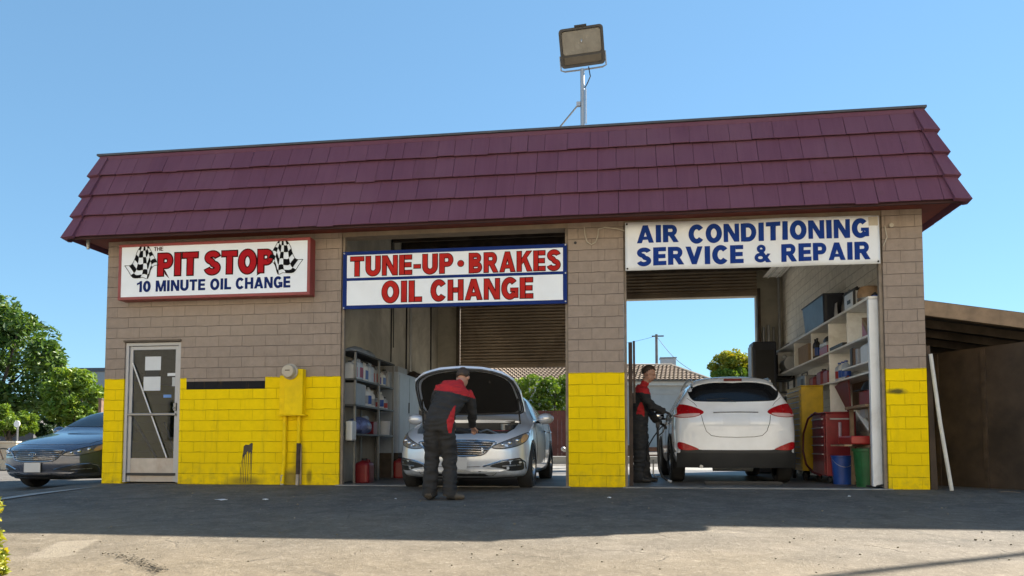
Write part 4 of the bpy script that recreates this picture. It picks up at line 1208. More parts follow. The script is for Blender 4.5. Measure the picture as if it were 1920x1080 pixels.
        strip_line(bvh, [(s * .36, .345), (s * .60, .418), (s * .81, .447), (s * .862, .40), (s * .866, .31)], '-y', 2, .011, .008).build('fog_trim', M_chrome, fog)
        strip_line(bvh, [(s * .60, .345), (s * .82, .36)], '-y', 2, .008, .012).build('fog_lamp', M_rim, fog)
    patch(bvh, [(-.56, .285), (.56, .285), (.48, .225), (.36, .215), (-.36, .215), (-.48, .225)], '-y', 2, .004, .03, .05).build('lower_grille', M_black, car, fixn=False)
    strip_line(bvh, [(-.80, .205), (-.45, .185), (0, .18), (.45, .185), (.80, .205)], '-y', 2, .014, .006).build('bumper_lip', M_trim, car)
    h = bvh.ray_cast(Vector((0, -2, .38)), Vector((0, 1, 0)))
    yp = h[0].y
    MB().box(-.155, .155, yp - .028, yp - .018, .302, .462).build('number_plate', M_plate, car, bevel=.004)
    MB().box(-.15, .15, yp - .018, yp + .03, .31, .455).build('plate_bracket', M_black, car)
    strip_line(bvh, [(-.84, .30), (-.60, .335), (-.36, .345), (0, .335), (.36, .345)], '-y', 2, .004, .0).build('bumper_crease', M_trim, car)
    if not hood_open:
        mb = MB()
        h = bvh.ray_cast(Vector((0, -2, .60)), Vector((0, 1, 0))); yb = h[0].y - .03
        mb.tube([(.062 * cos(i * pi / 12), yb, .60 + .032 * sin(i * pi / 12)) for i in range(24)], .0065, 6, closed=True)
        mb.tube([(-.026, yb, .578), (-.018, yb, .600), (.018, yb, .600), (.026, yb, .622)], .006, 6); mb.tube([(-.028, yb, .578), (-.022, yb, .622)], .006, 6); mb.tube([(.022, yb, .578), (.028, yb, .622)], .006, 6)
        mb.build('badge', M_chrome, car)
    for s in (-1, 1): mirror(car, s * .90, 1.72, 1.03, paint, s)
    for s in (-1, 1):
        patch(bvh, [(s * .42, .93), (s * .80, .96), (s * .80, .84), (s * .45, .83)], '+y', 7, .006, .02, .06, 3).build('tail_light', M_redl, car, fixn=False)
    return car

P_silver = car_paint('silver_paint', (.74, .79, .87), .32, .28)
P_slate = car_paint('slate_paint', (.085, .105, .16), .5, .24)
P_white = car_paint('white_car_paint', (.80, .84, .89), .0, .32)
sedan('silver sedan with its hood raised in the left service bay', P_silver, (5.80, -.95, -.035), 0, True)
dk = sedan('dark slate grey sedan parked beside the left corner of the garage', P_slate, (-1.80, .74, -.165), radians(-1.5))

# ================= crossover (nose at y=0, rear at y=4.4)
SUV_ST = [(-.02, .32, .70, .72, .66, .80, .58, .81), (.05, .27, .82, .80, .78, .87, .68, .89), (.3, .25, .89, .88, .85, .95, .72, .99), (.9, .25, .92, .99, .89, 1.05, .78, 1.10), (1.3, .25, .925, 1.04, .89, 1.11, .77, 1.15),
          (1.6, .25, .925, 1.06, .89, 1.35, .68, 1.39), (1.98, .25, .925, 1.075, .885, 1.55, .62, 1.60), (2.5, .25, .925, 1.09, .885, 1.60, .62, 1.665), (3.2, .25, .925, 1.11, .885, 1.60, .615, 1.67), (3.75, .25, .925, 1.14, .885, 1.59, .605, 1.665),
          (4.02, .27, .925, 1.16, .885, 1.565, .60, 1.64), (4.14, .28, .92, 1.16, .88, 1.45, .65, 1.53), (4.24, .29, .91, 1.13, .865, 1.22, .74, 1.255), (4.33, .30, .895, 1.06, .85, 1.10, .74, 1.115), (4.42, .31, .87, .90, .82, .99, .70, 1.00), (4.43, .36, .80, .80, .76, .88, .62, .90)]
def suv_bowr(x, y, z):
    t = max(0., (y - 3.7) / .73)
    return .20 * (abs(x) / .92) ** 2.8 * t
def suv_bowf(x, y, z):
    t = max(0., 1 - max(0., y) / .9)
    return .34 * (abs(x) / .92) ** 2.6 * t
def crossover(label, paint, loc, rz):
    car = thing('parked_car', label, 'car', loc, rz)
    me = loft(SUV_ST, suv_bowf, suv_bowr, 4.42); bvh = bvh_of(me)
    ax = [(.88, .35), (3.52, .35)]; cut = []
    for y, z in ax:
        for s in (-1, 1):
            c = MB(); c.cyl((s * .56, y, z), (s * 1.3, y, z), .40, n=40); cut.append(c)
    body = link_mesh('car_body', cut_body(me, cut, [(y, z, .40) for y, z in ax], .50), [paint, M_well, M_trim], car)
    for y, z in ax:
        for s in (-1, 1): make_wheel(car, s * .82, y, .352, .225, s, spokes=5)
    R = '+y'
    patch(bvh, [(-.66, 1.50), (-.675, 1.40), (-.63, 1.30), (-.52, 1.262), (0, 1.25), (.52, 1.262), (.63, 1.30), (.675, 1.40), (.66, 1.50), (.59, 1.545), (0, 1.575), (-.59, 1.545)], R, 7, .006, .02, .07, 3).build('rear_window', M_tint, car, fixn=False)
    # tailgate spoiler with high brake light
    sp = patch(bvh, [(-.62, 3.86), (.62, 3.86), (.60, 4.06), (0, 4.10), (-.60, 4.06)], '+z', 4, .022, .03, .08).build('roof_spoiler', paint, car, angle=30)
    MB().box(-.135, .135, 4.055, 4.125, 1.583, 1.618).build('high_brake_light', M_redd, sp, bevel=.008)
    for s in (-1, 1):
        tl = [(s * .885, 1.205), (s * .76, 1.22), (s * .58, 1.165), (s * .475, 1.105), (s * .49, 1.065), (s * .60, 1.022), (s * .76, 1.010), (s * .88, 1.03), (s * .905, 1.10)]
        lamp = patch(bvh, tl, R, 7, .012, .03, .045, 3).build('tail_light', M_redl, car, fixn=False)
        patch(bvh, [(s * .865, 1.062), (s * .60, 1.072), (s * .52, 1.062), (s * .60, 1.026), (s * .76, 1.016), (s * .862, 1.035)], R, 7, .016, .02, .04, 3).build('clear_lens', M_clearl, lamp, fixn=False)
        strip_line(bvh, [(s * .695, 1.015), (s * .69, 1.195)], R, 7, .004, .013).build('lens_seam', M_redd, lamp)
        patch(bvh, [(s * .84, .640), (s * .70, .600), (s * .555, .535), (s * .60, .520), (s * .74, .515), (s * .84, .54)], R, 7, .018, .03, .025, 3).build('rear_reflector', M_redl, car, fixn=False)
    bump = patch(bvh, [(-.905, .645), (-.80, .62), (-.62, .535), (-.5, .520), (0, .517), (.5, .520), (.62, .535), (.80, .62), (.905, .645), (.90, .46), (-.90, .46)], R, 7, .006, .03, .07).build('rear_bumper', M_trim, car, fixn=False)
    strip_line(bvh, [(-.84, .43), (0, .40), (.84, .43)], R, 7, .006, .006).build('bumper_groove', M_black, bump)
    va = MB(); n_ = 24; yv = lambda x: 4.445 - .20 * (abs(x) / .92) ** 2.8
    for i in range(n_):
        x0 = -.875 + 1.75 * i / n_; x1 = -.875 + 1.75 * (i + 1) / n_
        va.add([(x0, yv(x0) - .04, .25), (x1, yv(x1) - .04, .25), (x1, yv(x1), .36), (x0, yv(x0), .36), (x1, yv(x1) + .022, .475), (x0, yv(x0) + .022, .475), (x0, yv(x0) - .16, .25), (x1, yv(x1) - .16, .25)], [(0, 1, 2, 3), (3, 2, 4, 5), (1, 0, 6, 7)], 0, True)
    va.build('lower_valance', M_trim, bump, fixn=False)
    sm = MB()
    strip_line(bvh, [(-.505, 1.04), (-.485, .93), (-.44, .80), (-.37, .735), (-.25, .715), (0, .708), (.25, .715), (.37, .735), (.44, .80), (.485, .93), (.505, 1.04)], R, 7, .0045, .001, mb=sm)
    strip_line(bvh, [(-.56, 1.185), (-.60, 1.24), (-.70, 1.32)], R, 7, .0035, .001, mb=sm); strip_line(bvh, [(.56, 1.185), (.60, 1.24), (.70, 1.32)], R, 7, .0035, .001, mb=sm)
    sm.build('tailgate_seam', M_black, car)
    strip_line(bvh, [(-.33, 1.085), (0, 1.09), (.33, 1.085)], R, 7, .010, .008).build('tailgate_trim', pm('grey_trim', (.35, .36, .37), .3, metal=.5), car)
    pl = patch(bvh, [(-.20, 1.065), (.20, 1.065), (.20, .875), (-.20, .875)], R, 7, .006, .02, .06).build('number_plate', pm('blank_plate', (.72, .755, .80), .4, var=.03), car, fixn=False)
    MB().tube([(0, 4.36, 1.245), (.12, 4.30, 1.30), (.42, 4.305, 1.285)], .008, 6).build('rear_wiper', M_black, car)
    for s in (-1, 1):
        axx = '-x' if s < 0 else '+x'
        patch(bvh, [(1.55, 1.12), (1.75, 1.28), (2.05, 1.46), (2.40, 1.52), (2.42, 1.12)], axx, 2.5, .006, .02, .07).build('side_window', M_cglass, car, fixn=False)
        patch(bvh, [(2.50, 1.12), (2.49, 1.52), (3.20, 1.52), (3.28, 1.14)], axx, 2.5, .006, .02, .07).build('side_window', M_cglass, car, fixn=False)
        patch(bvh, [(3.36, 1.16), (3.30, 1.51), (3.62, 1.485), (3.86, 1.38), (3.90, 1.30), (3.76, 1.21)], axx, 2.5, .006, .02, .06).build('side_window', M_cglass, car, fixn=False)
        patch(bvh, [(1.36, .46), (1.40, .25), (2.98, .25), (3.03, .46)], axx, 2.5, .008, .02, .09).build('sill_cladding', M_trim, car, fixn=False)
        sm = MB(); strip_line(bvh, [(1.45, .3), (1.45, 1.05)], axx, 2.5, .004, .001, mb=sm); strip_line(bvh, [(2.46, .3), (2.46, 1.1)], axx, 2.5, .004, .001, mb=sm); strip_line(bvh, [(3.08, .62), (3.30, .9), (3.32, 1.12)], axx, 2.5, .004, .001, mb=sm)
        sm.build('door_seam', M_black, car)
        for y in (2.28, 3.14): MB().tube([(s * .915, y - .1, .965), (s * .945, y - .06, .97), (s * .945, y + .06, .972), (s * .915, y + .1, .973)], .014, 6).build('door_handle', paint, car)
        rail = MB(); rail.tube([(s * .60, 2.0, 1.57), (s * .60, 2.15, 1.63), (s * .60, 3.0, 1.665), (s * .60, 3.7, 1.645), (s * .595, 3.9, 1.59)], .018, 8); rail.build('roof_rail', M_galv, car)
        arch = MB(); arch.tube([(s * .925, 3.52 + .415 * cos(a), .35 + .415 * sin(a)) for a in [radians(-20 + 220 * i / 24) for i in range(25)]], .022, 6); arch.build('arch_trim', M_trim, car)
        arch = MB(); arch.tube([(s * .915, .88 + .415 * cos(a), .35 + .415 * sin(a)) for a in [radians(-20 + 220 * i / 24) for i in range(25)]], .022, 6); arch.build('arch_trim', M_trim, car)
        mirror(car, s * .90, 1.66, 1.14, M_trim, s)
        patch(bvh, [(s * .42, .80), (s * .74, .93), (s * .80, .84), (s * .60, .75)], '-y', 2, .006, .03, .05, 3).build('headlight', M_lamp, car, fixn=False)
    patch(bvh, [(-.72, 1.18), (.72, 1.18), (.60, 1.50), (-.60, 1.50)], '-y', 3, .006, .02, .08).build('windscreen', M_cglass, car, fixn=False)
    mb = MB(); mb.box(-.55, .55, 3.75, 4.1, .24, .34); mb.build('underbody', M_well, car, bevel=.02)
    MB().tube([(-.30, 3.95, .27), (.30, 3.95, .27)], .085, 14).build('silencer', M_galv, car)
    MB().tube([(.2, 3.95, .27), (.5, 4.1, .27), (.52, 4.38, .27)], .028, 10).build('exhaust_pipe', M_galv, car)
    MB().tube([(-.7, 3.52, .34), (.7, 3.52, .34)], .045, 10).build('rear_axle', M_well, car)
    return car
crossover('white crossover seen from behind in the right service bay', P_white, (9.68, 5.38, 0), pi)
# ------------------------------------------------------------------ surroundings
CAMP = Vector((7.901, -10.6, .58))
def at(px, py, d):
    """point d metres in front of the camera for a place in the 1920x1080 photograph"""
    M = camo.rotation_euler.to_matrix()
    return CAMP + M @ Vector(((px - 960) / 1400 * d, -(py - 757.7) / 1400 * d, -d))

def leaf_material(name, cols, trans=.35):
    m, N, L, P = nmat(name)
    N.remove(P); out = N['Material Output']
    geo = N.new('ShaderNodeNewGeometry')
    cr = N.new('ShaderNodeValToRGB'); el = cr.color_ramp.elements
    el[0].color = (*cols[0], 1); el[1].color = (*cols[-1], 1)
    for i, c in enumerate(cols[1:-1]):
        e = el.new((i + 1) / (len(cols) - 1)); e.color = (*c, 1)
    tc = N.new('ShaderNodeTexCoord').outputs['Object']
    f = math_n(N, L, 'ADD', math_n(N, L, 'MULTIPLY', geo.outputs['Random Per Island'], .55), math_n(N, L, 'MULTIPLY', ramp_n(N, L, noise_n(N, L, tc, 1.3, 3), .3, .7), .45))
    L.new(f, cr.inputs[0])
    d = N.new('ShaderNodeBsdfDiffuse'); t = N.new('ShaderNodeBsdfTranslucent'); g = N.new('ShaderNodeBsdfGlossy'); g.inputs['Roughness'].default_value = .45
    L.new(cr.outputs[0], d.inputs[0]); L.new(mix_n(N, L, 1.0, cr.outputs[0], (1.2, 1.15, .5), 'MULTIPLY'), t.inputs[0])
    a = N.new('ShaderNodeMixShader'); a.inputs[0].default_value = trans; L.new(d.outputs[0], a.inputs[1]); L.new(t.outputs[0], a.inputs[2])
    b = N.new('ShaderNodeMixShader'); b.inputs[0].default_value = .04; L.new(a.outputs[0], b.inputs[1]); L.new(g.outputs[0], b.inputs[2])
    L.new(b.outputs[0], out.inputs[0])
    return m
M_bark = pm('bark', (.085, .065, .05), .9, var=.35, scale=9, bump=.5, bscale=18)
M_leaf = leaf_material('leaf_green', [(.025, .055, .012), (.05, .11, .018), (.10, .17, .03), (.15, .22, .05)])
M_leafb = leaf_material('leaf_bright', [(.06, .12, .012), (.11, .20, .02), (.20, .29, .035), (.30, .36, .06)])
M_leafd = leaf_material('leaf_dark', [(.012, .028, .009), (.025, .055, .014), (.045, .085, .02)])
M_leafy = leaf_material('leaf_yellow', [(.09, .15, .012), (.19, .25, .02), (.38, .36, .03), (.58, .36, .03)])

def leaves(mb, centers, n, size, seed, spread, flat=.0):
    R = random.Random(seed)
    for _ in range(n):
        c, r = R.choice(centers)
        while True:
            p = Vector((R.uniform(-1, 1), R.uniform(-1, 1), R.uniform(-1, 1)))
            if p.length < 1: break
        l = p.length
        if l > 1e-3: p = p / l * (l ** .45)
        p = c + Vector((p.x * r * spread[0], p.y * r * spread[1], p.z * r * spread[2]))
        s = size * R.uniform(.6, 1.35)
        u = Vector((R.gauss(0, 1), R.gauss(0, 1), R.gauss(0, .6))).normalized()
        v = u.cross(Vector((R.gauss(0, 1), R.gauss(0, 1), R.gauss(0, 1)))).normalized()
        n_ = u.cross(v)
        mb.add([p - u * s, p + v * s * .42 + n_ * s * .12, p + u * s, p - v * s * .42 + n_ * s * .12], [(0, 1, 2, 3)])

def tree(label, base, h, cz, rx, ry, rz, nleaf, lsize, mat, seed, nclump=46, cat='tree', name='leafy_tree', trunk_r=.16, group=None):
    R = random.Random(seed)
    t = thing(name, label, cat, base, 0, group)
    cent = []
    for i in range(nclump):
        while True:
            p = Vector((R.uniform(-1, 1), R.uniform(-1, 1), R.uniform(-1, 1)))
            if .15 < p.length < 1: break
        p = p.normalized() * (p.length ** .5)
        k = .86 + .22 * noise.noise(p * 1.7 + Vector((seed, 0, 0)))
        c = Vector((p.x * rx * k, p.y * ry * k, cz + p.z * rz * k))
        cent.append((c, R.uniform(.16, .34) * (rx + ry + rz) / 3))
    mb = MB(); leaves(mb, cent, nleaf, lsize, seed + 1, (1, 1, .8))
    mb.build('crown', mat, t, fixn=False)
    tb = MB()
    top = Vector((R.uniform(-.2, .2), R.uniform(-.2, .2), cz - rz * .1))
    tb.tube([(0, 0, -.1), (R.uniform(-.08, .08), R.uniform(-.08, .08), top.z * .5), top], [trunk_r * 1.25, trunk_r, trunk_r * .6], 10)
    for i in range(min(12, nclump)):
        c, r = cent[i]
        s0 = Vector((0, 0, 0)).lerp(top, R.uniform(.55, 1.0)); m = s0.lerp(c, .5) + Vector((0, 0, -.05 * rz))
        tb.tube([s0, m, c], [trunk_r * .5, trunk_r * .33, trunk_r * .12], 6)
    tb.build('trunk', M_bark, t)
    return t

# ---- left background
def base(px, d, z=None):
    p = at(px, 836, d); return (p.x, p.y, gz(p.x, p.y) if z is None else z)
tree('tall dense green tree at far left edge behind the parked cars', base(-8, 45), 9, 5.2, 3.9, 3.4, 4.25, 15000, .20, M_leaf, 11, 60, trunk_r=.25)
tree('rounded light green tree to the left of the garage wall', base(142, 33), 4, 2.75, 1.55, 1.4, 1.35, 8000, .13, M_leafb, 12, 40)
tree('small leafy green tree low at the left edge behind the silver car', base(18, 29), 3, 1.72, 1.05, .9, .58, 4200, .10, M_leafb, 13, 26, trunk_r=.09)
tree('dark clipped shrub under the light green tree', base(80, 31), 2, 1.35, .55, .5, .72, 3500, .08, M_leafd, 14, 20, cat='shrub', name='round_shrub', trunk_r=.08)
tree('hazy tree crown rising behind the light green tree on the left', base(103, 48), 6, 3.7, 1.3, 1.2, 1.5, 3500, .16, M_leaf, 15, 26)
tree('low bright bush at foot of the garage left wall beyond the dark sedan', base(172, 30), 2, 1.4, .8, .7, .75, 3500, .09, M_leafb, 16, 20, cat='bush', name='bush', trunk_r=.06)
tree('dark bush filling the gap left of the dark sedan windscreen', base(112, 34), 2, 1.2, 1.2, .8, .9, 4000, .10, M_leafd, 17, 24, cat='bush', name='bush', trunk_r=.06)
M_stucco = pm('pale_stucco', (.48, .46, .42), .85, var=.1, scale=1.5)
M_stuccow = pm('cream_stucco', (.62, .54, .42), .85, var=.08, scale=.8, dirt=(.42, .34, .26), dirt_amt=.3)
def flat_building(label, p0, p1, depth, h, wall, trim, win=0, name='commercial_building'):
    """flat roofed block with its front from p0 to p1 (x, y)"""
    a = Vector((*p0, 0)); b = Vector((*p1, 0)); u = (b - a).normalized(); n = Vector((u.y, -u.x, 0)); L_ = (b - a).length
    M = Matrix(((u.x, -n.x, 0, a.x), (u.y, -n.y, 0, a.y), (0, 0, 1, 0), (0, 0, 0, 1)))
    t = thing(name, label, 'building', (0, 0, 0))
    MB().box(0, L_, 0, depth, -1.5, h, M=M).build('wall', wall, t)
    MB().box(-.12, L_ + .12, -.12, depth + .12, h + .002, h + .35, M=M).build('parapet', trim, t, bevel=.02)
    if win:
        k = int(L_ / win)
        for i in range(k):
            x = (i + .5) * L_ / k
            f = MB().box(x - win * .3, x + win * .3, -.06, -.002, .9, 2.7, M=M).build('window_frame', trim, t)
            MB().box(x - win * .3 + .08, x + win * .3 - .08, -.07, -.061, .98, 2.62, M=M).build('pane', M_cglass, f)
    return t
p = at(128, 836, 70); q = at(215, 836, 70)
flat_building('long grey flat roofed building far behind the trees at left', (p.x, p.y), (q.x + 6, q.y), 10, 7.55, pm('grey_wall', (.36, .36, .36), .85, var=.08), pm('grey_roof_edge', (.11, .11, .12), .7), 0)
p = at(-40, 836, 38); q = at(62, 836, 38)
flat_building('dark low carport wall behind the small tree at left edge', (p.x, p.y), (q.x, q.y), 3, 1.55, pm('dark_wall', (.09, .085, .09), .8), pm('dark_wall_cap', (.12, .11, .11), .8), 0, 'carport')
sg = thing('round_sign', 'round white sign on a thin post at the far left', 'sign', base(31, 28))
zc = .58 + 41 / 1400 * 28 - sg.location.z
MB().cyl((0, -.03, zc), (0, 0, zc), .125, n=28).build('sign_disc', pm('sign_disc_white', (.75, .74, .70), .5), sg)
MB().cyl((0, .02, -.1), (0, .02, zc), .03, n=8).build('post', M_steel, sg)
po = thing('timber_post', 'brown timber post beside the left wall behind the dark sedan', 'post', base(187, 27))
MB().box(-.06, .06, -.06, .06, -.3, 2.25 - po.location.z).build('post_shaft', pm('post_brown', (.20, .12, .08), .8, var=.3), po)
MB().box(-.08, .08, -.08, .08, 2.25 - po.location.z, 2.31 - po.location.z).build('post_cap', M_wooddk, po)
# low cream wall, bicycle, silver car
a, b = at(-120, 836, 22.6), at(30, 836, 22.6)
lw = thing('low_wall', 'low sunlit cream wall at the far left edge of the lot', 'wall', (0, 0, 0))
u = (b - a).normalized()
M = Matrix(((u.x, -u.y, 0, a.x), (u.y, u.x, 0, a.y), (0, 0, 1, 0), (0, 0, 0, 1)))
MB().box(0, (b - a).length, 0, .2, -.6, .66, M=M).build('wall_body', M_stuccow, lw, bevel=.01)
MB().box(-.03, (b - a).length + .03, -.03, .23, .662, .72, M=M).build('wall_cap', M_stuccow, lw, bevel=.01)
bk = thing('bicycle', 'bicycle leaning against the low cream wall at left edge', 'bicycle', (0, 0, 0))
zb = gz(b.x, b.y)
M2 = Matrix(((u.x, -u.y, 0, b.x - u.x * 1.55), (u.y, u.x, 0, b.y - u.y * 1.55), (0, 0, 1, zb), (0, 0, 0, 1))) @ Matrix.Translation((0, -.14, 0))
for x in (.25, 1.27):
    w = MB().tube([M2 @ Vector((x + .33 * cos(i * pi / 14), 0, .34 + .33 * sin(i * pi / 14))) for i in range(28)], .017, 6, closed=True).build('wheel', M_rubber, bk)
    sp = MB()
    for i in range(10): sp.cyl(M2 @ Vector((x, 0, .34)), M2 @ Vector((x + .32 * cos(i * pi / 5), 0, .34 + .32 * sin(i * pi / 5))), .003, n=4)
    sp.build('spokes', M_steel, w)
fr = MB()
for p0, p1 in (((.25, .34), (.62, .30)), ((.62, .30), (.50, .82)), ((.50, .82), (.25, .34)), ((.62, .30), (1.08, .74)), ((.52, .74), (1.08, .78)), ((1.06, .88), (1.27, .34))):
    fr.cyl(M2 @ Vector((p0[0], 0, p0[1])), M2 @ Vector((p1[0], 0, p1[1])), .016, n=8)
fr.build('bike_frame', pm('bike_brown', (.16, .09, .06), .5), bk)
MB().tube([M2 @ Vector(p) for p in ((1.0, -.22, .95), (1.06, -.1, .92), (1.06, .0, .9), (1.06, .1, .92), (1.0, .22, .95))], .013, 6).build('handlebar', M_black, bk)
MB().ell(M2 @ Vector((.48, 0, .88)), (.12, .06, .03)).build('saddle', M_black, bk)
P_lite = car_paint('light_silver_paint', (.62, .63, .64), .4, .3)
p = at(-30, 836, 26.5)
sedan('pale silver sedan parked beyond the low wall at far left', P_lite, (p.x - .6, p.y, gz(p.x, p.y) - .02), radians(98))

# ---- behind the garage: red fence, hedge, tiled building, tree, pole
fn = thing('board_fence', 'red brown board fence behind the garage under the hedge', 'fence', (0, 0, 0))
a, b = at(820, 836, 26), at(1074, 836, 26)
u = (b - a).normalized(); L_ = (b - a).length
M = Matrix(((u.x, -u.y, 0, a.x), (u.y, u.x, 0, a.y), (0, 0, 1, .25), (0, 0, 0, 1)))
R = random.Random(4)
mb = MB(); x = 0
while x < L_:
    w = .14; mb.box(x, x + w - .006, 0 + R.uniform(-.006, .006), .025, -.1, 1.56 + R.uniform(-.012, .012), M=M); x += w
mb.build('boards', pm('red_fence_paint', (.13, .042, .032), .8, var=.3, scale=3, dirt=(.05, .025, .02), dirt_amt=.5), fn)
MB().box(0, L_, .027, .08, 1.3, 1.4, M=M).build('rail', M_wooddk, fn)
MB().box(0, L_, .027, .08, .25, .35, M=M).build('rail', M_wooddk, fn)
def hedge(label, a, b, z0, z1, depth, n, seed, mat):
    t = thing('hedge', label, 'hedge', (a.x, a.y, 0))
    R = random.Random(seed); u = b - a; cent = []
    for i in range(int(u.length / .22)):
        for z in [z0 + (z1 - z0) * k / 4 for k in range(5)]:
            c = u * (i * .22 / u.length) + Vector((R.uniform(-.1, .1), R.uniform(0, depth), 0)); c.z = z + R.uniform(-.12, .10)
            cent.append((c, R.uniform(.16, .26)))
    mb = MB(); leaves(mb, cent, n, .075, seed, (1, 1, 1)); mb.build('foliage', mat, t, fixn=False)
    tb = MB()
    for i in range(int(u.length / .7)):
        c = u * ((i + .5) * .7 / u.length); tb.tube([(c.x, c.y + depth / 2, .1), (c.x + R.uniform(-.15, .15), c.y + depth / 2, z1 - .3)], [.05, .02], 6)
    tb.build('stems', M_bark, t)
a, b = at(800, 836, 26.9), at(1078, 836, 26.9); a.z = b.z = 0
hedge('clipped bright green hedge seen through the left bay above the red fence', a, b, 1.7, 2.95, .9, 16000, 21, M_leafb)

M_tile = None
def tile_material():
    m, N, L, P = nmat('clay_roof_tiles')
    tc = N.new('ShaderNodeTexCoord').outputs['Object']
    f = noise_n(N, L, tc, 3.0, 5); g = noise_n(N, L, tc, 14, 4)
    c = mix_n(N, L, ramp_n(N, L, f, .3, .7), (.24, .165, .105), (.42, .32, .22)); c = mix_n(N, L, ramp_n(N, L, g, .45, .75), c, (.16, .10, .065))
    L.new(c, P.inputs['Base Color']); P.inputs['Roughness'].default_value = .85
    return m
tb_ = thing('tiled_building', 'long pale building with scalloped clay tile roof behind the garage', 'building', (0, 0, 0))
a, b = at(760, 836, 36), at(1332, 836, 36); a.z = b.z = .3
u = (b - a).normalized(); n = Vector((-u.y, u.x, 0)); L_ = (b - a).length
M = Matrix(((u.x, n.x, 0, a.x), (u.y, n.y, 0, a.y), (0, 0, 1, .3), (0, 0, 0, 1)))
MB().box(0, L_ - .15, .3, 8, -.4, 3.5, M=M).build('wall', pm('white_render', (.50, .49, .46), .85, var=.08, scale=1.2, dirt=(.33, .31, .28), dirt_amt=.3), tb_)
MB().box(-.1, L_ - .05, .1, .299, 3.22, 3.5, M=M).build('fascia_board', M_white, tb_, bevel=.01)
MB().box(0, L_ - .16, .27, .299, 2.80, 2.95, M=M).build('string_course', M_stucco, tb_)
rt = MB()                                                   # rows of barrel tiles: each a half pipe, staggered
z0, z1, d1 = 3.42, 4.55, 4.0
nr, nc = 9, int(L_ / .21)
for r in range(nr):
    t0, t1 = r / nr, (r + 1.12) / nr
    for c in range(nc):
        xc = (c + .5 * (r % 2)) * .21 + .1
        if xc > L_ - .95 * t0: continue
        vs = []
        for tt, lift in ((t0, .045), (t1, .0)):
            for k in range(4):
                ang = pi * k / 3
                vs.append(M @ Vector((xc - .10 * cos(ang), d1 * tt - .05, z0 + (z1 - z0) * tt + .075 * sin(ang) + lift)))
        rt.add(vs, [(0, 1, 5, 4), (1, 2, 6, 5), (2, 3, 7, 6)], 0, True)
roofo = rt.build('roof_tiles', tile_material(), tb_, fixn=False)
mb = MB()
vs = [M @ Vector(p) for p in ((-.2, -.1, z0 - .02), (L_ + .05, -.1, z0 - .02), (L_ - .95, d1, z1), (-.2, d1, z1), (-.2, 8, z0), (L_ + .05, 8, z0))]
mb.add(vs, [(0, 1, 2, 3), (3, 2, 5, 4), (1, 5, 2)]); mb.build('roof_slab', pm('roof_under', (.13, .09, .06), .9), tb_, fixn=False)
mb = MB(); mb.tube([M @ Vector((-.2, d1, z1 + .05)), M @ Vector((L_ - .95, d1, z1 + .05))], .10, 8); mb.tube([M @ Vector((L_ - .95, d1, z1 + .05)), M @ Vector((L_ + .05, -.1, z0 + .05))], .09, 8); mb.build('ridge_tiles', pm('ridge_clay', (.40, .31, .22), .85, var=.2), tb_)
o = thing('roof_unit', 'grey metal box on the tiled roof behind the garage', 'roof unit', tuple(M @ Vector((L_ - 1.05, d1 + 1.2, 3.9))))
MB().box(-.28, .55, -.4, .4, 0, 1.2).build('casing', M_galv, o, bevel=.02); MB().box(-.32, .59, -.44, .44, 1.2, 1.25).build('lid', M_steel, o)
o = thing('roof_vent', 'low pale vent box on ridge of the tiled roof', 'vent', tuple(M @ Vector((L_ - 4.0, d1 + .3, 4.4))))
MB().box(-.5, .5, -.2, .2, 0, .34).build('vent_body', M_stucco, o, bevel=.02); MB().box(-.55, .55, -.25, .25, .341, .40).build('vent_cap', M_galv, o)
M3 = pm('kerb_pale', (.42, .40, .36), .85, var=.1)
kr = thing('timber_barrier', 'low brown timber barrier with pale kerb behind the right bay', 'barrier', (0, 0, 0))
a, b = at(1165, 836, 24), at(1300, 836, 24)
u2 = (b - a).normalized(); M = Matrix(((u2.x, -u2.y, 0, a.x), (u2.y, u2.x, 0, a.y), (0, 0, 1, .18), (0, 0, 0, 1)))
MB().box(0, (b - a).length, 0, .1, .22, .36, M=M).build('rail', pm('rail_brown', (.12, .06, .04), .8, var=.3), kr)
MB().box(0, (b - a).length, .0, .1, .02, .12, M=M).build('rail', pm('rail_brown', (.12, .06, .04)), kr)
for x in (.2, 1.2, 2.2): MB().box(x, x + .1, -.06, -.002, -.1, .42, M=M).build('stake', M_wooddk, kr)
a, b = at(990, 836, 23), at(1330, 836, 23)
struct(MB().box(0, (b - a).length, 0, .25, -.12, .14, M=Matrix(((u2.x, -u2.y, 0, a.x), (u2.y, u2.x, 0, a.y), (0, 0, 1, .12), (0, 0, 0, 1)))).build('kerb', M3, bevel=.02))
tree('round tree with yellow and orange blossom behind the right bay', base(1374, 31), 5, 3.58, .92, .85, .72, 15000, .062, M_leafy, 31, 70, trunk_r=.10)
tree('green lower foliage under the blossoming tree behind the right bay', base(1372, 30.4), 5, 3.05, 1.0, .6, .52, 9000, .062, M_leafb, 32, 50, cat='bush', name='bush', trunk_r=.08)
pl = thing('utility_pole', 'thin wooden utility pole rising behind the tiled roof', 'pole', base(1233, 46))
zt = 7.5 - pl.location.z
MB().tube([(0, 0, -.3), (0, 0, zt)], [.11, .085], 10).build('pole_shaft', pm('grey_pole', (.19, .17, .15), .85, var=.2), pl)
MB().box(-.28, .45, -.05, .05, zt - .15, zt - .08).build('crossarm', M_wooddk, pl)
MB().cyl((-.20, -.05, zt - 2.6), (-.02, -.05, zt - 2.6), .03, n=8).build('insulator', M_steel, pl)
q = pl.location + Vector((0, 0, zt - .1)); e = at(1296, 694, 40)
w = MB().tube([q.lerp(e, i / 8) - Vector((0, 0, .25 * sin(pi * i / 8))) for i in range(9)], .016, 5).build('overhead_wire', M_black); tag(w, 'thin wire sloping down right from the utility pole', 'wire')
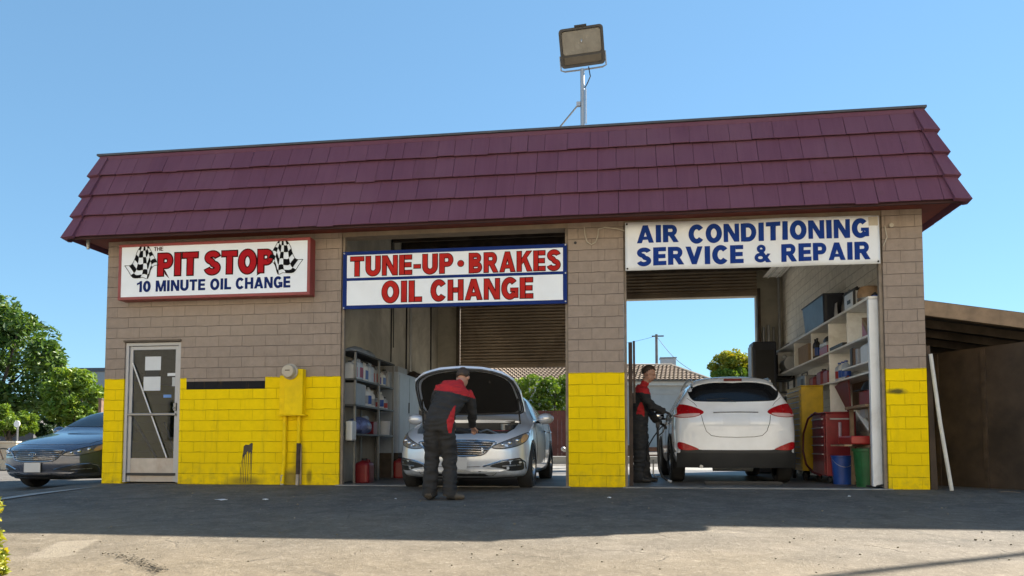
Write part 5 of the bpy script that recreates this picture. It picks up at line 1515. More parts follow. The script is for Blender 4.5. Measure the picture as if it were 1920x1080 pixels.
e = at(1100, 640, 50)
w = MB().tube([q.lerp(e, i / 8) - Vector((0, 0, .3 * sin(pi * i / 8))) for i in range(9)], .010, 5).build('overhead_wire', M_black); tag(w, 'faint wire running left from the utility pole top', 'wire')
o = thing('trailer', 'dark trailer wheel and coupling partly hidden by the centre pillar behind the garage', 'trailer', base(1074, 19.5))
MB().lathe([(.12, -.09), (.30, -.09), (.34, -.05), (.34, .05), (.30, .09), (.12, .09), (.1, 0)], 28, M=Matrix.Translation((.08, 0, .34)) @ Matrix.Rotation(pi / 2, 4, 'Y')).build('tyre', M_rubber, o)
MB().box(-.25, .5, -.05, .05, .42, .50).build('drawbar', M_galv, o, bevel=.01); MB().ell((-.25, 0, .50), .06).build('coupling', M_galv, o)

# ---- lean-to at the right of the building
M_ply = pm('weathered_plywood', (.058, .040, .027), .85, var=.5, scale=2.2, bump=.2, bscale=12, dirt=(.025, .02, .016), dirt_amt=.7)
M_wood = pm('weathered_wood', (.24, .17, .11), .8, var=.25, scale=6)
sd = thing('lean_to_shed', 'dark timber lean-to shed with sloping roof against the right wall', 'shed', (0, 0, 0))
zr = lambda x: 2.50 - .165 * (x - 12.0)
def slab(x0, x1, y0, y1, t0, t1): return [(x0, y0, zr(x0) + t0), (x1, y0, zr(x1) + t0), (x1, y1, zr(x1) + t0), (x0, y1, zr(x0) + t0), (x0, y0, zr(x0) + t1), (x1, y0, zr(x1) + t1), (x1, y1, zr(x1) + t1), (x0, y1, zr(x0) + t1)]
MB().hexa(slab(12.002, 16.0, .06, 7.0, .0, .05)).build('roof', pm('tar_roof', (.05, .05, .055), .8), sd)
MB().hexa(slab(12.002, 16.0, .0, .055, -.17, .03)).build('fascia', M_wood, sd)
mb = MB()
for i in range(9): mb.hexa(slab(12.002, 15.9, .3 + i * .7, .35 + i * .7, -.12, -.002))
mb.build('rafters', M_wooddk, sd)
mb = MB()
def wall_seg(x0, y0, x1, y1, z0, z1, t=.03):
    a = Vector((x0, y0, 0)); b = Vector((x1, y1, 0)); n = (b - a).cross(Vector((0, 0, 1))).normalized() * t
    return [(*(a)[:2], z0), (*(b)[:2], z0), (*(b - n)[:2], z0), (*(a - n)[:2], z0), (*(a)[:2], z1), (*(b)[:2], z1), (*(b - n)[:2], z1), (*(a - n)[:2], z1)]
gate = MB().hexa(wall_seg(12.22, 1.9, 13.30, -.15, -.15, 1.95)).build('plywood_gate', M_ply, sd)
ga, gb = Vector((12.22, 1.9, 0)), Vector((13.30, -.15, 0)); gn = (gb - ga).cross(Vector((0, 0, 1))).normalized()
for t0 in (.02, .34, .66, .965):
    p0 = ga.lerp(gb, t0) + gn * .002; p1 = ga.lerp(gb, t0 + .025) + gn * .002
    MB().hexa([(p0.x, p0.y, -.14), (p1.x, p1.y, -.14), (p1.x + gn.x * .02, p1.y + gn.y * .02, -.14), (p0.x + gn.x * .02, p0.y + gn.y * .02, -.14), (p0.x, p0.y, 1.93), (p1.x, p1.y, 1.93), (p1.x + gn.x * .02, p1.y + gn.y * .02, 1.93), (p0.x + gn.x * .02, p0.y + gn.y * .02, 1.93)]).build('batten', pm('batten_brown', (.065, .045, .03), .85, var=.4), gate)
MB().hexa(wall_seg(12.0, 5.5, 16, 5.5, -.1, 2.5)).build('back_wall', M_ply, sd)
MB().hexa(wall_seg(15.9, 6.8, 15.9, .1, -.1, 1.8)).build('side_panel', M_ply, sd)
MB().box(13.30, 13.36, -.22, -.14, -.15, 2.12).build('gate_post', M_wooddk, sd)
for k in range(5):
    x = 13.42 + .12 * k
    MB().hexa([(x, -.1, -.1), (x + .07, -.1, -.1), (x + .07, -.06, -.1), (x, -.06, -.1), (x - .05 + .03 * (k % 2), .1, 1.95 - .1 * k), (x + .02, .1, 1.95 - .1 * k), (x + .02, .14, 1.95 - .1 * k), (x - .05 + .03 * (k % 2), .14, 1.95 - .1 * k)]).build('stacked_board', M_wood if k % 2 else M_ply, sd)
o = MB().tube([(12.045, -.03, 1.80), (12.115, -.08, .9), (12.20, -.16, .0)], .024, 10).build('leaning_pipe', pm('white_pvc', (.60, .60, .57), .5, var=.1, dirt=(.3, .27, .22), dirt_amt=.4)); tag(o, 'white plastic pipe leaning against the right end of the garage', 'pipe')
o = MB().hexa([(12.015, .0, -.05), (12.10, .0, -.05), (12.10, .03, -.05), (12.015, .03, -.05), (12.012, .02, 1.92), (12.06, .02, 1.92), (12.06, .05, 1.92), (12.012, .05, 1.92)]).build('leaning_board', M_ply); tag(o, 'dark narrow board standing behind the leaning white pipe', 'board')
o = MB().tube([(13.10, -.22, .9), (13.04, -.3, .3), (12.99, -.36, -.02)], .014, 8).build('thin_rod', M_steel); tag(o, 'thin steel rod leaning on the plywood gate at right edge', 'rod')

# ---- floodlight on the roof
fl = thing('floodlight', 'large rectangular floodlight on a steel pole above the roof', 'floodlight', (7.38, 1.5, 5.2))
mb = MB(); mb.cyl((0, 0, 0), (0, 0, 1.62), .036, n=12); mb.build('pole', M_galv, fl)
MB().box(.045, .065, -.02, .02, .70, 1.28).build('conduit_strip', M_galv, fl)
MB().box(-.10, -.035, -.03, .03, .99, 1.06).build('brace_clamp', M_galv, fl)
MB().cyl((-.07, 0, 1.02), (-.90, -.05, .02), .014, n=8).build('brace', M_steel, fl)
MB().box(-.12, .12, -.12, .12, -.01, .012).build('base_plate', M_steel, fl)
MB().tube([(.10, .05, 1.68), (.13, .03, 1.5), (.08, .02, 1.38), (.04, .0, 1.30)], .010, 6).build('cable', M_black, fl)
Mh = Matrix.Translation((-.005, -.02, 1.99)) @ Matrix.Rotation(radians(-4), 4, 'Y') @ Matrix.Rotation(radians(24), 4, 'X')
def rrect(w, h, r, n=5):
    out = []
    for cx, cz, a0 in ((w - r, h - r, 0), (-w + r, h - r, 90), (-w + r, -h + r, 180), (w - r, -h + r, 270)):
        for i in range(n + 1): out.append((cx + r * cos(radians(a0 + 90 * i / n)), cz + r * sin(radians(a0 + 90 * i / n))))
    return out
def loop_loft(mb, loops, mat=0, cap0=True, cap1=True, M=None):
    n = len(loops[0]); vs = [p for l in loops for p in l]
    fs = []
    for i in range(len(loops) - 1):
        for j in range(n): fs.append((i * n + j, i * n + (j + 1) % n, (i + 1) * n + (j + 1) % n, (i + 1) * n + j))
    if cap0: fs.append(tuple(range(n - 1, -1, -1)))
    if cap1: fs.append(tuple((len(loops) - 1) * n + j for j in range(n)))
    mb.add(vs, fs, mat, False, M)
W_, H_ = .365, .30
o3 = lambda w, h, r, y: [(x, y, z) for x, z in rrect(w, h, r)]
mb = MB(); loop_loft(mb, [o3(W_ * .55, H_ * .5, .1, .34), o3(W_ * .97, H_ * .95, .07, .10), o3(W_, H_, .06, .0), o3(W_, H_, .06, -.035), o3(W_ - .035, H_ - .035, .05, -.035), o3(W_ - .035, H_ - .035, .05, -.01)], 0, M=Mh)
hs = mb.build('lamp_housing', pm('bronze_housing', (.05, .05, .052), .45, metal=.4), fl)
M_lglass = pm('dusty_lamp_glass', (.20, .185, .155), .25, var=.25, scale=4, dirt=(.10, .09, .07), dirt_amt=.5)
mb = MB(); loop_loft(mb, [[(x, y, z + .075) for x, y, z in o3(W_ - .045, H_ - .12, .05, -.012)], [(x, y, z + .075) for x, y, z in o3(W_ - .05, H_ - .125, .045, -.02)]], 0, M=Mh); mb.build('lamp_glass', M_lglass, hs)
MB().box(-W_ + .06, W_ - .06, -.02, -.012, -H_ + .05, -H_ + .165, M=Mh).build('ballast_door', pm('ballast_brown', (.10, .08, .055), .6), hs, bevel=.005)
MB().box(-.10, .10, -.055, .02, H_ + .002, H_ + .03, M=Mh).build('visor_clip', M_black, hs)
MB().ell(Mh @ Vector((0, -.03, .09)), (.015, .01, .03)).build('bulb', M_galv, hs)
MB().tube([Mh @ Vector(p) for p in ((-W_ - .012, .05, -.1), (-W_ - .012, .0, -H_ - .02), (-W_ + .05, .0, -H_ - .045), (0, 0, -H_ - .05), (W_ - .05, 0, -H_ - .045), (W_ + .012, 0, -H_ - .02), (W_ + .012, .05, -.1))], .014, 6).build('yoke', M_galv, hs)

# ---- things that stand outside the picture: they light and shade the forecourt
flat_building('unseen cream shop row added across the street to bounce sunlight', (40, -21.5), (-26, -21.5), 12, 10, pm('bounce_cream_stucco', (.80, .70, .54), .9, var=.05), M_stucco, 4.0, 'bounce_shop_row')  # unseen row added so its sunlit front bounces light onto the garage
tn = thing('shadow_block', 'unseen tall block added right of the lean-to shed to cast shadow', 'building', (0, 0, 0))  # unseen block, shaped and placed only to cast the shadow at right
MB().prism([(15.5, 3.0), (24, 3.0), (24, 18.6)], -.5, 7.2, 'xy').build('wall', M_stucco, tn)
MB().prism([(15.45, 2.95), (24.05, 2.95), (24.05, 18.75)], 7.202, 7.45, 'xy').build('parapet', M_stucco, tn)
for x, y, s in ((24.8, 6.23, 'standing beyond the added shadow block at right'), (-4.3, -11.15, 'standing behind the viewer at left')):
    o = thing('utility_pole', 'wooden pole carrying a cable over the forecourt, ' + s, 'pole', (x, y, gz(x, y)))
    MB().tube([(0, 0, -.3), (0, 0, 9.2)], [.14, .10], 10).build('pole_shaft', M_bark, o)
    MB().box(-.5, .5, -.05, .05, 8.75, 8.85).build('crossarm', M_wooddk, o)
o = MB().tube([(24.8, 6.23, 8.75), (-4.3, -11.15, 8.5)], .055, 6).build('overhead_cable', M_black); tag(o, 'thick overhead cable strung across the forecourt', 'cable')
# ------------------------------------------------------------------ people: one continuous surface each
M_cover = pm('dark_coverall', (.022, .022, .023), .85, var=.25, scale=7, bump=.3, bscale=60)
M_covred = pm('red_coverall', (.42, .014, .018), .8, var=.12, scale=7, bump=.3, bscale=60)
M_skin = pm('skin', (.42, .235, .17), .5, var=.08, scale=12)
M_hair = pm('brown_hair', (.045, .03, .02), .6, var=.35, scale=40, bump=.6, bscale=90)
M_glove = pm('black_glove', (.012, .012, .013), .7, var=.2)
M_shoe = pm('brown_work_shoe', (.07, .058, .045), .7, var=.25)
M_shoeb = pm('dark_work_shoe', (.02, .019, .018), .6, var=.25)
def oval(mb, pts, n=18):
    """limb: list of (centre, side radius, depth radius, side vector)"""
    k = len(pts); vs = []
    for i, (c, rs, rd, sv) in enumerate(pts):
        c = Vector(c)
        d = (Vector(pts[min(i + 1, k - 1)][0]) - Vector(pts[max(i - 1, 0)][0])).normalized()
        s = Vector(sv); s = (s - d * s.dot(d)).normalized(); w = d.cross(s)
        for j in range(n):
            t = 2 * pi * j / n
            vs.append(c + s * cos(t) * rs + w * sin(t) * rd)
    fs = [(i * n + j, i * n + (j + 1) % n, (i + 1) * n + (j + 1) % n, (i + 1) * n + j) for i in range(k - 1) for j in range(n)]
    fs += [tuple(range(n - 1, -1, -1)), tuple((k - 1) * n + j for j in range(n))]
    mb.add(vs, fs, 0, True)
def remesh(mb, vox, it=4, fac=.5):
    me = bpy.data.meshes.new('tmp'); me.from_pydata([tuple(p) for p in mb.v], [], mb.f)
    b = bmesh.new(); b.from_mesh(me); bmesh.ops.recalc_face_normals(b, faces=b.faces); b.to_mesh(me); b.free()
    o = bpy.data.objects.new('tmp', me); COL.objects.link(o)
    md = o.modifiers.new('r', 'REMESH'); md.mode = 'VOXEL'; md.voxel_size = vox; md.use_smooth_shade = True
    sm = o.modifiers.new('s', 'SMOOTH'); sm.factor = fac; sm.iterations = it
    dg = bpy.context.evaluated_depsgraph_get(); dg.update()
    m2 = bpy.data.meshes.new_from_object(o.evaluated_get(dg)); bpy.data.objects.remove(o)
    return m2
def segdist(p, pts):
    best = 9; bt = 0
    for i in range(len(pts) - 1):
        a, b = pts[i], pts[i + 1]; ab = b - a
        t = max(0, min(1, (p - a).dot(ab) / max(1e-9, ab.length_squared)))
        d = (p - a - ab * t).length
        if d < best: best, bt = d, (i + t) / (len(pts) - 1)
    return best, bt
def hand(mb, wrist, tip, up, side, curl=.9, s=1.0):
    """palm, four unequal curled fingers, and a thumb leaving the side of the palm"""
    w = Vector(wrist); d = (Vector(tip) - w).normalized(); u = Vector(up); u = (u - d * u.dot(d)).normalized(); r = d.cross(u) * side
    oval(mb, [(w, .030 * s, .022 * s, r), (w + d * .04 * s, .042 * s, .019 * s, r), (w + d * .085 * s, .043 * s, .017 * s, r), (w + d * .10 * s, .038 * s, .013 * s, r)], 12)
    for k, (off, ln) in enumerate(((.031, .070), (.011, .080), (-.010, .074), (-.030, .058))):
        b = w + d * .088 * s + r * off * s; c = curl * (1 + .12 * k)
        p1 = b + (d * cos(.35 * c) - u * sin(.35 * c)) * ln * .45 * s
        p2 = p1 + (d * cos(1.1 * c) - u * sin(1.1 * c)) * ln * .33 * s
        p3 = p2 + (d * cos(1.8 * c) - u * sin(1.8 * c)) * ln * .25 * s
        mb.tube([b, p1, p2, p3], [.0105 * s, .010 * s, .009 * s, .007 * s], 8)
    b = w + d * .03 * s + r * .035 * s
    mb.tube([b, b + (d * .6 + r * .6 - u * .25) * .04 * s, b + (d * 1.1 + r * .55 - u * .6) * .06 * s], [.014 * s, .011 * s, .008 * s], 8)
def make_head(mb, c, fwd, up, s=1.0):
    f = Vector(fwd).normalized(); u = Vector(up); u = (u - f * u.dot(f)).normalized(); r = f.cross(u)
    M = Matrix((( r.x, f.x, u.x), (r.y, f.y, u.y), (r.z, f.z, u.z)))
    c = Vector(c)
    P = lambda x, y, z: c + M @ Vector((x * s, y * s, z * s))
    mb.ell(P(0, -.012, .022), (.076 * s, .096 * s, .095 * s), 0, 22, 16, M)      # cranium
    mb.ell(P(0, .022, -.045), (.060 * s, .072 * s, .075 * s), 0, 20, 14, M)      # face
    mb.ell(P(0, .058, -.098), (.030 * s, .028 * s, .024 * s), 0, 14, 10, M)      # chin
    mb.tube([P(0, .092, .012), P(0, .112, -.030), P(0, .092, -.038)], [.010 * s, .016 * s, .013 * s], 10)   # nose
    mb.tube([P(-.045, .070, .022), P(-.02, .088, .026), P(.02, .088, .026), P(.045, .070, .022)], .011 * s, 8)  # brow
    mb.tube([P(-.024, .082, -.062), P(0, .092, -.060), P(.024, .082, -.062)], [.006, .009, .006], 8)       # lips
    for sx in (-1, 1):
        mb.ell(P(sx * .078, -.010, -.012), (.012 * s, .024 * s, .034 * s), 0, 10, 8, M)
    return P, M
def person(label, loc, rz, parts, head, hands, shoes, feet, yoke, stripe, skin_hand, hair_len=1.0, vox=.0105, seed=1):
    mb = MB(); lab = []
    for nm, pts in parts:
        oval(mb, pts); lab.append((nm, [Vector(p[0]) for p in pts], [(p[1] + p[2]) / 2 for p in pts]))
    P, M = make_head(mb, *head)
    lab.append(('head', [P(0, .01, -.06), P(0, -.01, .05)], [.085, .09]))
    for w, t, up, sd in hands:
        hand(mb, w, t, up, sd); w, t = Vector(w), Vector(t)
        lab.append(('hand', [w + (t - w) * .25, t], [.05, .05]))
    for f in feet:
        oval(mb, f); lab.append(('foot', [Vector(p[0]) for p in f], [p[1] for p in f]))
    me = remesh(mb, vox, 3)
    import numpy as np
    co = np.empty(len(me.vertices) * 3); me.vertices.foreach_get('co', co); co = co.reshape(-1, 3)
    bestd = np.full(len(co), 9.); bi = np.zeros(len(co), int)
    for li, (nm, pts, r) in enumerate(lab):
        rr_ = [r[0]] + list(r[1:])
        for i in range(len(pts) - 1):
            a_ = np.array(pts[i]); ab = np.array(pts[i + 1]) - a_
            t_ = np.clip(((co - a_) @ ab) / max(1e-9, ab @ ab), 0, 1)
            d_ = np.linalg.norm(co - a_ - t_[:, None] * ab, axis=1) - (r[i] + (r[i + 1] - r[i]) * t_)
            m_ = d_ < bestd; bestd[m_] = d_[m_]; bi[m_] = li
    kinds = [lab[i][0] for i in bi]
    # cloth folds: ridges across the limbs, stronger at knees, hem and elbows
    nrm = [v.normal.copy() for v in me.vertices]
    for v in me.vertices:
        if kinds[v.index] not in ('head', 'hand', 'foot', 'neck'):
            q = v.co + Vector((seed, 0, 0))
            a = noise.noise(Vector((q.x * 5.5, q.y * 5.5, q.z * 15))); b2 = noise.noise(Vector((q.x * 20, q.y * 20, q.z * 34)))
            v.co += nrm[v.index] * (.013 * (.55 - abs(a) * 2.4) + .004 * b2)
    mats = [M_cover, M_covred, M_skin, M_glove, shoes]
    for m in mats: me.materials.append(m)
    for p in me.polygons:
        c = p.center; p.use_smooth = True
        cnt = {}
        for i in p.vertices: cnt[kinds[i]] = cnt.get(kinds[i], 0) + 1
        k = max(cnt, key=cnt.get)
        if k in ('head', 'neck'): m = 2
        elif k == 'hand': m = 2 if skin_hand else 3
        elif k == 'foot': m = 4
        elif yoke(c, k) or stripe(c, k): m = 1
        else: m = 0
        p.material_index = m
    o = bpy.data.objects.new('person', me); COL.objects.link(o); o.location = loc; o.rotation_euler = (0, 0, rz)
    tag(o, label, 'person')
    # hair: shell over back and top of the skull, cut at brow, ears and nape
    hb = MB(); s = head[3] if len(head) > 3 else 1.0
    n, k = 28, 16; vs = []; keep = []
    for i in range(k + 1):
        a = -pi / 2 + pi * i / k
        for j in range(n):
            t = 2 * pi * j / n
            x, y, z = cos(a) * cos(t), cos(a) * sin(t), sin(a)
            jit = 1 + .02 * noise.noise(Vector((x * 6, y * 6, z * 6)))
            vs.append(P(x * .083 * jit, -.014 + y * .104 * jit, .024 + z * .104 * jit))
            lim = (.42 if y > .35 else lerp(-.62, .30, sstep(-.5, .35, y)))
            keep.append(z > lim)
    fs = [(i * n + j, i * n + (j + 1) % n, (i + 1) * n + (j + 1) % n, (i + 1) * n + j) for i in range(k) for j in range(n)]
    fs = [f for f in fs if sum(keep[q] for q in f) >= 3]
    hb.add(vs, fs, 0, True)
    h = hb.build('hair', M_hair, o, fixn=False)
    md = h.modifiers.new('t', 'SOLIDIFY'); md.thickness = .014; md.offset = -.6
    # eyes
    for sx in (-1, 1):
        MB().ell(P(sx * .030, .0835, .004), (.0115, .009, .0075), 0, 10, 8, M).build('eye', pm('eye', (.10, .07, .05), .2), o)
    col = MB()
    return o, P

# ---- mechanic bending into the engine bay, seen from behind
X1 = (1, 0, 0); sh = Vector((.38, .14, -.07)).normalized()
partsA = [
    ('torso', [((-.035, -.03, .82), .165, .115, X1), ((-.035, -.02, .93), .185, .135, X1), ((-.012, .02, 1.06), .178, .125, X1), ((.045, .12, 1.20), .192, .14, (.97, .2, 0)), ((.085, .23, 1.31), .215, .13, sh), ((.105, .29, 1.37), .19, .10, sh), ((.115, .335, 1.405), .11, .08, sh)]),
    ('neck', [((.105, .32, 1.39), .062, .062, sh), ((.13, .40, 1.455), .058, .06, sh), ((.148, .44, 1.49), .056, .058, sh)]),
    ('leg', [((-.115, -.02, .92), .118, .125, X1), ((-.125, .0, .72), .108, .112, X1), ((-.135, .025, .50), .092, .095, X1), ((-.143, .0, .28), .090, .092, X1), ((-.148, -.02, .10), .088, .096, X1), ((-.148, -.015, .05), .086, .095, X1)]),
    ('leg', [((.045, -.02, .92), .118, .125, X1), ((.06, .01, .72), .108, .112, X1), ((.078, .035, .50), .092, .095, X1), ((.09, .005, .28), .090, .092, X1), ((.10, -.02, .10), .088, .096, X1), ((.10, -.015, .05), .086, .095, X1)]),
    ('arm', [((.215, .33, 1.31), .082, .085, (0, 1, 0)), ((.262, .38, 1.22), .074, .076, (0, 1, 0)), ((.275, .45, 1.07), .062, .064, (0, 1, 0)), ((.262, .55, .98), .054, .055, (0, 0, 1)), ((.245, .64, .91), .046, .047, (0, 0, 1))]),
    ('arm', [((-.055, .20, 1.37), .082, .085, (0, 1, 0)), ((-.14, .28, 1.26), .074, .076, (0, 1, 0)), ((-.20, .40, 1.10), .062, .064, (0, 1, 0)), ((-.16, .54, 1.0), .054, .055, (0, 0, 1)), ((-.10, .66, .94), .046, .047, (0, 0, 1))]),
]
headA = ((.155, .475, 1.525), (.12, .86, -.50), (.03, .45, .88), 1.0)
def yokeA(c, k):
    if k == 'torso' or (k == 'arm' and c.z > 1.24):
        a = Vector((-.055, .20, 1.37)); 
        ln = 1.335 - .16 * (c.x + .06)               # lower edge of the yoke slants down to the right shoulder
        return c.z > ln - .005 - .10 * max(0, c.x - .1) and c.y < .46
    return False
def stripeA(c, k):
    return k in ('torso', 'leg') and .80 < c.z < 1.14 and c.y < .16 and abs(c.x - (.115 + .22 * max(0, c.z - .95))) < .030 * (1.25 - abs(c.z - .95) / .19)
feetA = [[((-.148, -.085, .05), .046, .045, X1), ((-.15, -.03, .055), .052, .055, X1), ((-.152, .08, .045), .05, .042, X1), ((-.155, .17, .035), .044, .03, X1)],
         [((.07, -.06, .05), .046, .045, (0, 1, 0)), ((.11, -.045, .055), .052, .055, (-.3, 1, 0)), ((.19, -.01, .045), .05, .042, (-.3, 1, 0)), ((.27, .02, .035), .044, .03, (-.3, 1, 0))]]
handsA = [((.242, .655, .90), (.245, .75, .85), (.3, .3, .9), 1), ((-.09, .675, .93), (-.03, .76, .88), (-.2, .3, .9), -1)]
person('mechanic in dark red-yoked coverall bending over the open sedan engine', (5.80, -1.72, -.07), 0, partsA, headA, handsA, M_shoe, feetA, yokeA, stripeA, True, seed=3)

# ---- mechanic standing in profile beside the crossover
Y1 = (0, 1, 0)
partsB = [
    ('torso', [((.01, 0, .86), .155, .125, Y1), ((.015, 0, .98), .168, .14, Y1), ((.03, 0, 1.12), .16, .132, Y1), ((.045, 0, 1.28), .178, .148, Y1), ((.055, 0, 1.40), .195, .138, Y1), ((.065, 0, 1.47), .18, .11, Y1), ((.08, 0, 1.52), .11, .085, Y1)]),
    ('neck', [((.085, 0, 1.50), .062, .062, Y1), ((.115, 0, 1.58), .058, .060, Y1), ((.135, 0, 1.62), .056, .058, Y1)]),
    ('leg', [((.0, -.09, .96), .115, .13, Y1), ((.01, -.10, .74), .105, .115, Y1), ((.015, -.11, .50), .092, .098, Y1), ((.0, -.115, .28), .088, .095, Y1), ((-.02, -.12, .10), .084, .098, Y1), ((-.015, -.12, .05), .084, .096, Y1)]),
    ('leg', [((.02, .09, .96), .115, .13, Y1), ((.05, .10, .74), .105, .115, Y1), ((.075, .11, .50), .092, .098, Y1), ((.09, .115, .28), .088, .095, Y1), ((.09, .12, .10), .084, .098, Y1), ((.095, .12, .05), .084, .096, Y1)]),
    ('arm', [((.06, -.195, 1.44), .085, .080, (1, 0, 0)), ((.11, -.225, 1.33), .078, .074, (1, 0, 0)), ((.205, -.235, 1.18), .066, .064, (1, 0, 0)), ((.30, -.19, 1.14), .056, .056, (0, 0, 1)), ((.40, -.14, 1.11), .048, .048, (0, 0, 1))]),
    ('arm', [((.07, .195, 1.44), .085, .080, (1, 0, 0)), ((.13, .215, 1.30), .078, .074, (1, 0, 0)), ((.20, .21, 1.10), .066, .064, (1, 0, 0)), ((.27, .15, 1.0), .056, .056, (0, 0, 1)), ((.345, .08, .93), .048, .048, (0, 0, 1))]),
]
headB = ((.175, -.012, 1.715), (.90, -.20, -.40), (.4, 0, .9), 1.06)
def yokeB(c, k):
    return (k == 'torso' or (k == 'arm' and c.z > 1.38)) and c.z > 1.40 + .25 * max(0, c.x * -1) - .55 * max(0, c.x - .06)
def stripeB(c, k):
    return k in ('torso',) and .90 < c.z < 1.25 and c.y < -.06 and abs(c.x - (.03 + .06 * (c.z - 1.05))) < .055 * (1 - ((c.z - 1.07) / .19) ** 2) + .008
feetB = [[((-.085, -.12, .05), .044, .045, Y1), ((-.02, -.122, .055), .05, .055, Y1), ((.09, -.13, .045), .05, .042, Y1), ((.19, -.135, .035), .042, .03, Y1)],
         [((.025, .12, .05), .044, .045, Y1), ((.09, .12, .055), .05, .055, Y1), ((.20, .115, .045), .05, .042, Y1), ((.30, .11, .035), .042, .03, Y1)]]
handsB = [((.395, -.14, 1.11), (.49, -.12, 1.07), (.2, -.2, .9), 1), ((.34, .085, .932), (.43, .04, .89), (.2, .2, .9), -1)]
person('mechanic in dark coverall standing in profile beside the white crossover', (8.235, 1.35, .004), 0, partsB, headB, handsB, M_shoeb, feetB, yokeB, stripeB, False, seed=8)
# ------------------------------------------------------------------ garage contents
def jug(label, loc, rz, w, d, h, mat, cap=M_black, lab=None, group=None, name='jug', cat='jug', top=.16):
    t = thing(name, label, cat, loc, rz, group)
    mb = MB(); hb = h * (1 - top)
    def ring(sx, sy, z): return [(x, y, z) for x, y in rrect(w / 2 * sx, d / 2 * sy, min(w, d) * .22, 4)]
    loop_loft(mb, [ring(.93, .93, 0), ring(1, 1, .02), ring(1, 1, hb * .9), ring(.9, .9, hb), ring(.30, .42, h * .97)], 0)
    mb.build('container', mat, t, bevel=.004)
    MB().cyl((0, 0, h * .965), (0, 0, h * 1.06), min(w, d) * .20, n=12).build('cap', cap, t)
    MB().tube([(w * .30, 0, hb * .93), (w * .36, 0, h * .97), (w * .1, 0, h * 1.0)], .012, 6).build('grip', mat, t)
    if lab: MB().box(w / 2 + .001, w / 2 + .004, -d * .36, d * .36, h * .12, h * .60).build('label', lab, t); MB().box(-w * .38, w * .38, -d / 2 - .004, -d / 2 - .001, h * .12, h * .60).build('label', lab, t)
    return t
def bottle(label, loc, r, h, mat, cap=M_black, group=None):
    t = thing('bottle', label, 'bottle', loc, 0, group)
    MB().lathe([(r * .9, 0), (r, .01), (r, h * .66), (r * .85, h * .76), (r * .35, h * .86), (r * .33, h * .92)], 14).build('flask', mat, t)
    MB().cyl((0, 0, h * .92), (0, 0, h), r * .40, n=12).build('cap', cap, t)
    MB().lathe([(r * 1.005, h * .14), (r * 1.02, h * .15), (r * 1.02, h * .52), (r * 1.005, h * .53)], 14).build('label', (C_blue, C_red, C_card, C_grey)[int(abs(loc[1]) * 97) % 4], t)
    return t
def carton(label, loc, rz, w, d, h, mat, lid=None, name='carton', cat='box'):
    t = thing(name, label, cat, loc, rz)
    MB().box(-w / 2, w / 2, -d / 2, d / 2, 0, h).build('box_body', mat, t, bevel=.006)
    MB().box(-w / 2 + .004, w / 2 - .004, -.012, .012, h + .0005, h + .003).build('tape', lid or M_paper, t)
    return t
C_white = pm('jug_white', (.62, .63, .63), .4, var=.06); C_bluew = pm('jug_pale_blue', (.40, .46, .54), .4, var=.08); C_grey = pm('jug_grey', (.30, .31, .33), .45, var=.1)
C_red = pm('can_red', (.32, .02, .018), .4, var=.15); C_dred = pm('machine_red', (.22, .016, .02), .4, var=.2, dirt=(.08, .02, .02), dirt_amt=.4); C_mag = pm('label_magenta', (.30, .03, .10), .5)
C_card = pm('cardboard', (.33, .23, .14), .8, var=.12); C_blue = pm('bucket_blue', (.02, .075, .34), .4, var=.15); C_green = pm('bin_green', (.018, .12, .035), .45, var=.2)
C_wood = pm('bench_wood', (.30, .20, .12), .7, var=.25, scale=8); C_peg = pm('pegboard', (.17, .10, .06), .8, var=.2); C_drawer = pm('chest_yellow', (.62, .40, .012), .4, var=.15, dirt=(.2, .12, .02), dirt_amt=.4)
C_shelf = pm('shelf_white', (.85, .84, .80), .55, var=.08, scale=3, dirt=(.36, .32, .26), dirt_amt=.5); C_navy = pm('navy_plastic', (.022, .028, .045), .45, var=.15); C_amb = pm('drawer_front', (.62, .41, .07), .5, var=.2)

# ---- right bay: white shelving
sv = thing('shelving_unit', 'long white shelving unit along the right wall of the right bay', 'shelving', (0, 0, 0))
xf, xb = 11.35, 11.715
MB().box(xf - .02, xb, .13, .20, .03, 2.59).build('end_panel', pm('white_end_board', (.74, .78, .82), .5, var=.05, scale=2, dirt=(.36, .34, .30), dirt_amt=.5), sv, bevel=.005)
MB().box(xf - .02, xb, .13, 6.1, 2.595, 2.63).build('top_board', C_shelf, sv)
MB().box(xf, xb, .205, 6.1, 2.09, 2.12).build('shelf', C_shelf, sv)
MB().box(xf - .03, xb, .205, 1.38, 1.725, 1.75).build('shelf', C_shelf, sv)
MB().box(xf, xb, .205, 2.18, 1.585, 1.61).build('shelf', C_shelf, sv)
MB().box(xf, xb, 2.25, 6.1, 1.60, 1.625).build('shelf', C_shelf, sv)
for y in (1.20, 2.20, 3.30, 4.6, 6.08): MB().box(xf + .01, xb, y, y + .03, 2.125, 2.59).build('upright', C_shelf, sv)
MB().box(xf + .01, xb, 2.20, 2.23, .05, 2.088).build('upright', C_shelf, sv)
MB().box(xf + .01, xb, 4.5, 4.53, .05, 1.598).build('upright', C_shelf, sv)
MB().box(xb - .02, xb - .005, .205, 2.19, 1.78, 2.58).build('back_board', C_shelf, sv)
MB().box(xf - .024, xf - .0205, .06, .08, 1.0, 1.02)
o = MB().tube([(11.62, .12, 1.62), (11.66, .08, 1.60), (11.69, .09, 1.62)], .01, 6).build('coat_hook', M_black); tag(o, 'small dark hook on the white end board', 'hook')
t = thing('storage_bin', 'large dark navy plastic bin on top of the white shelving', 'bin', (11.55, 3.25, 2.631))
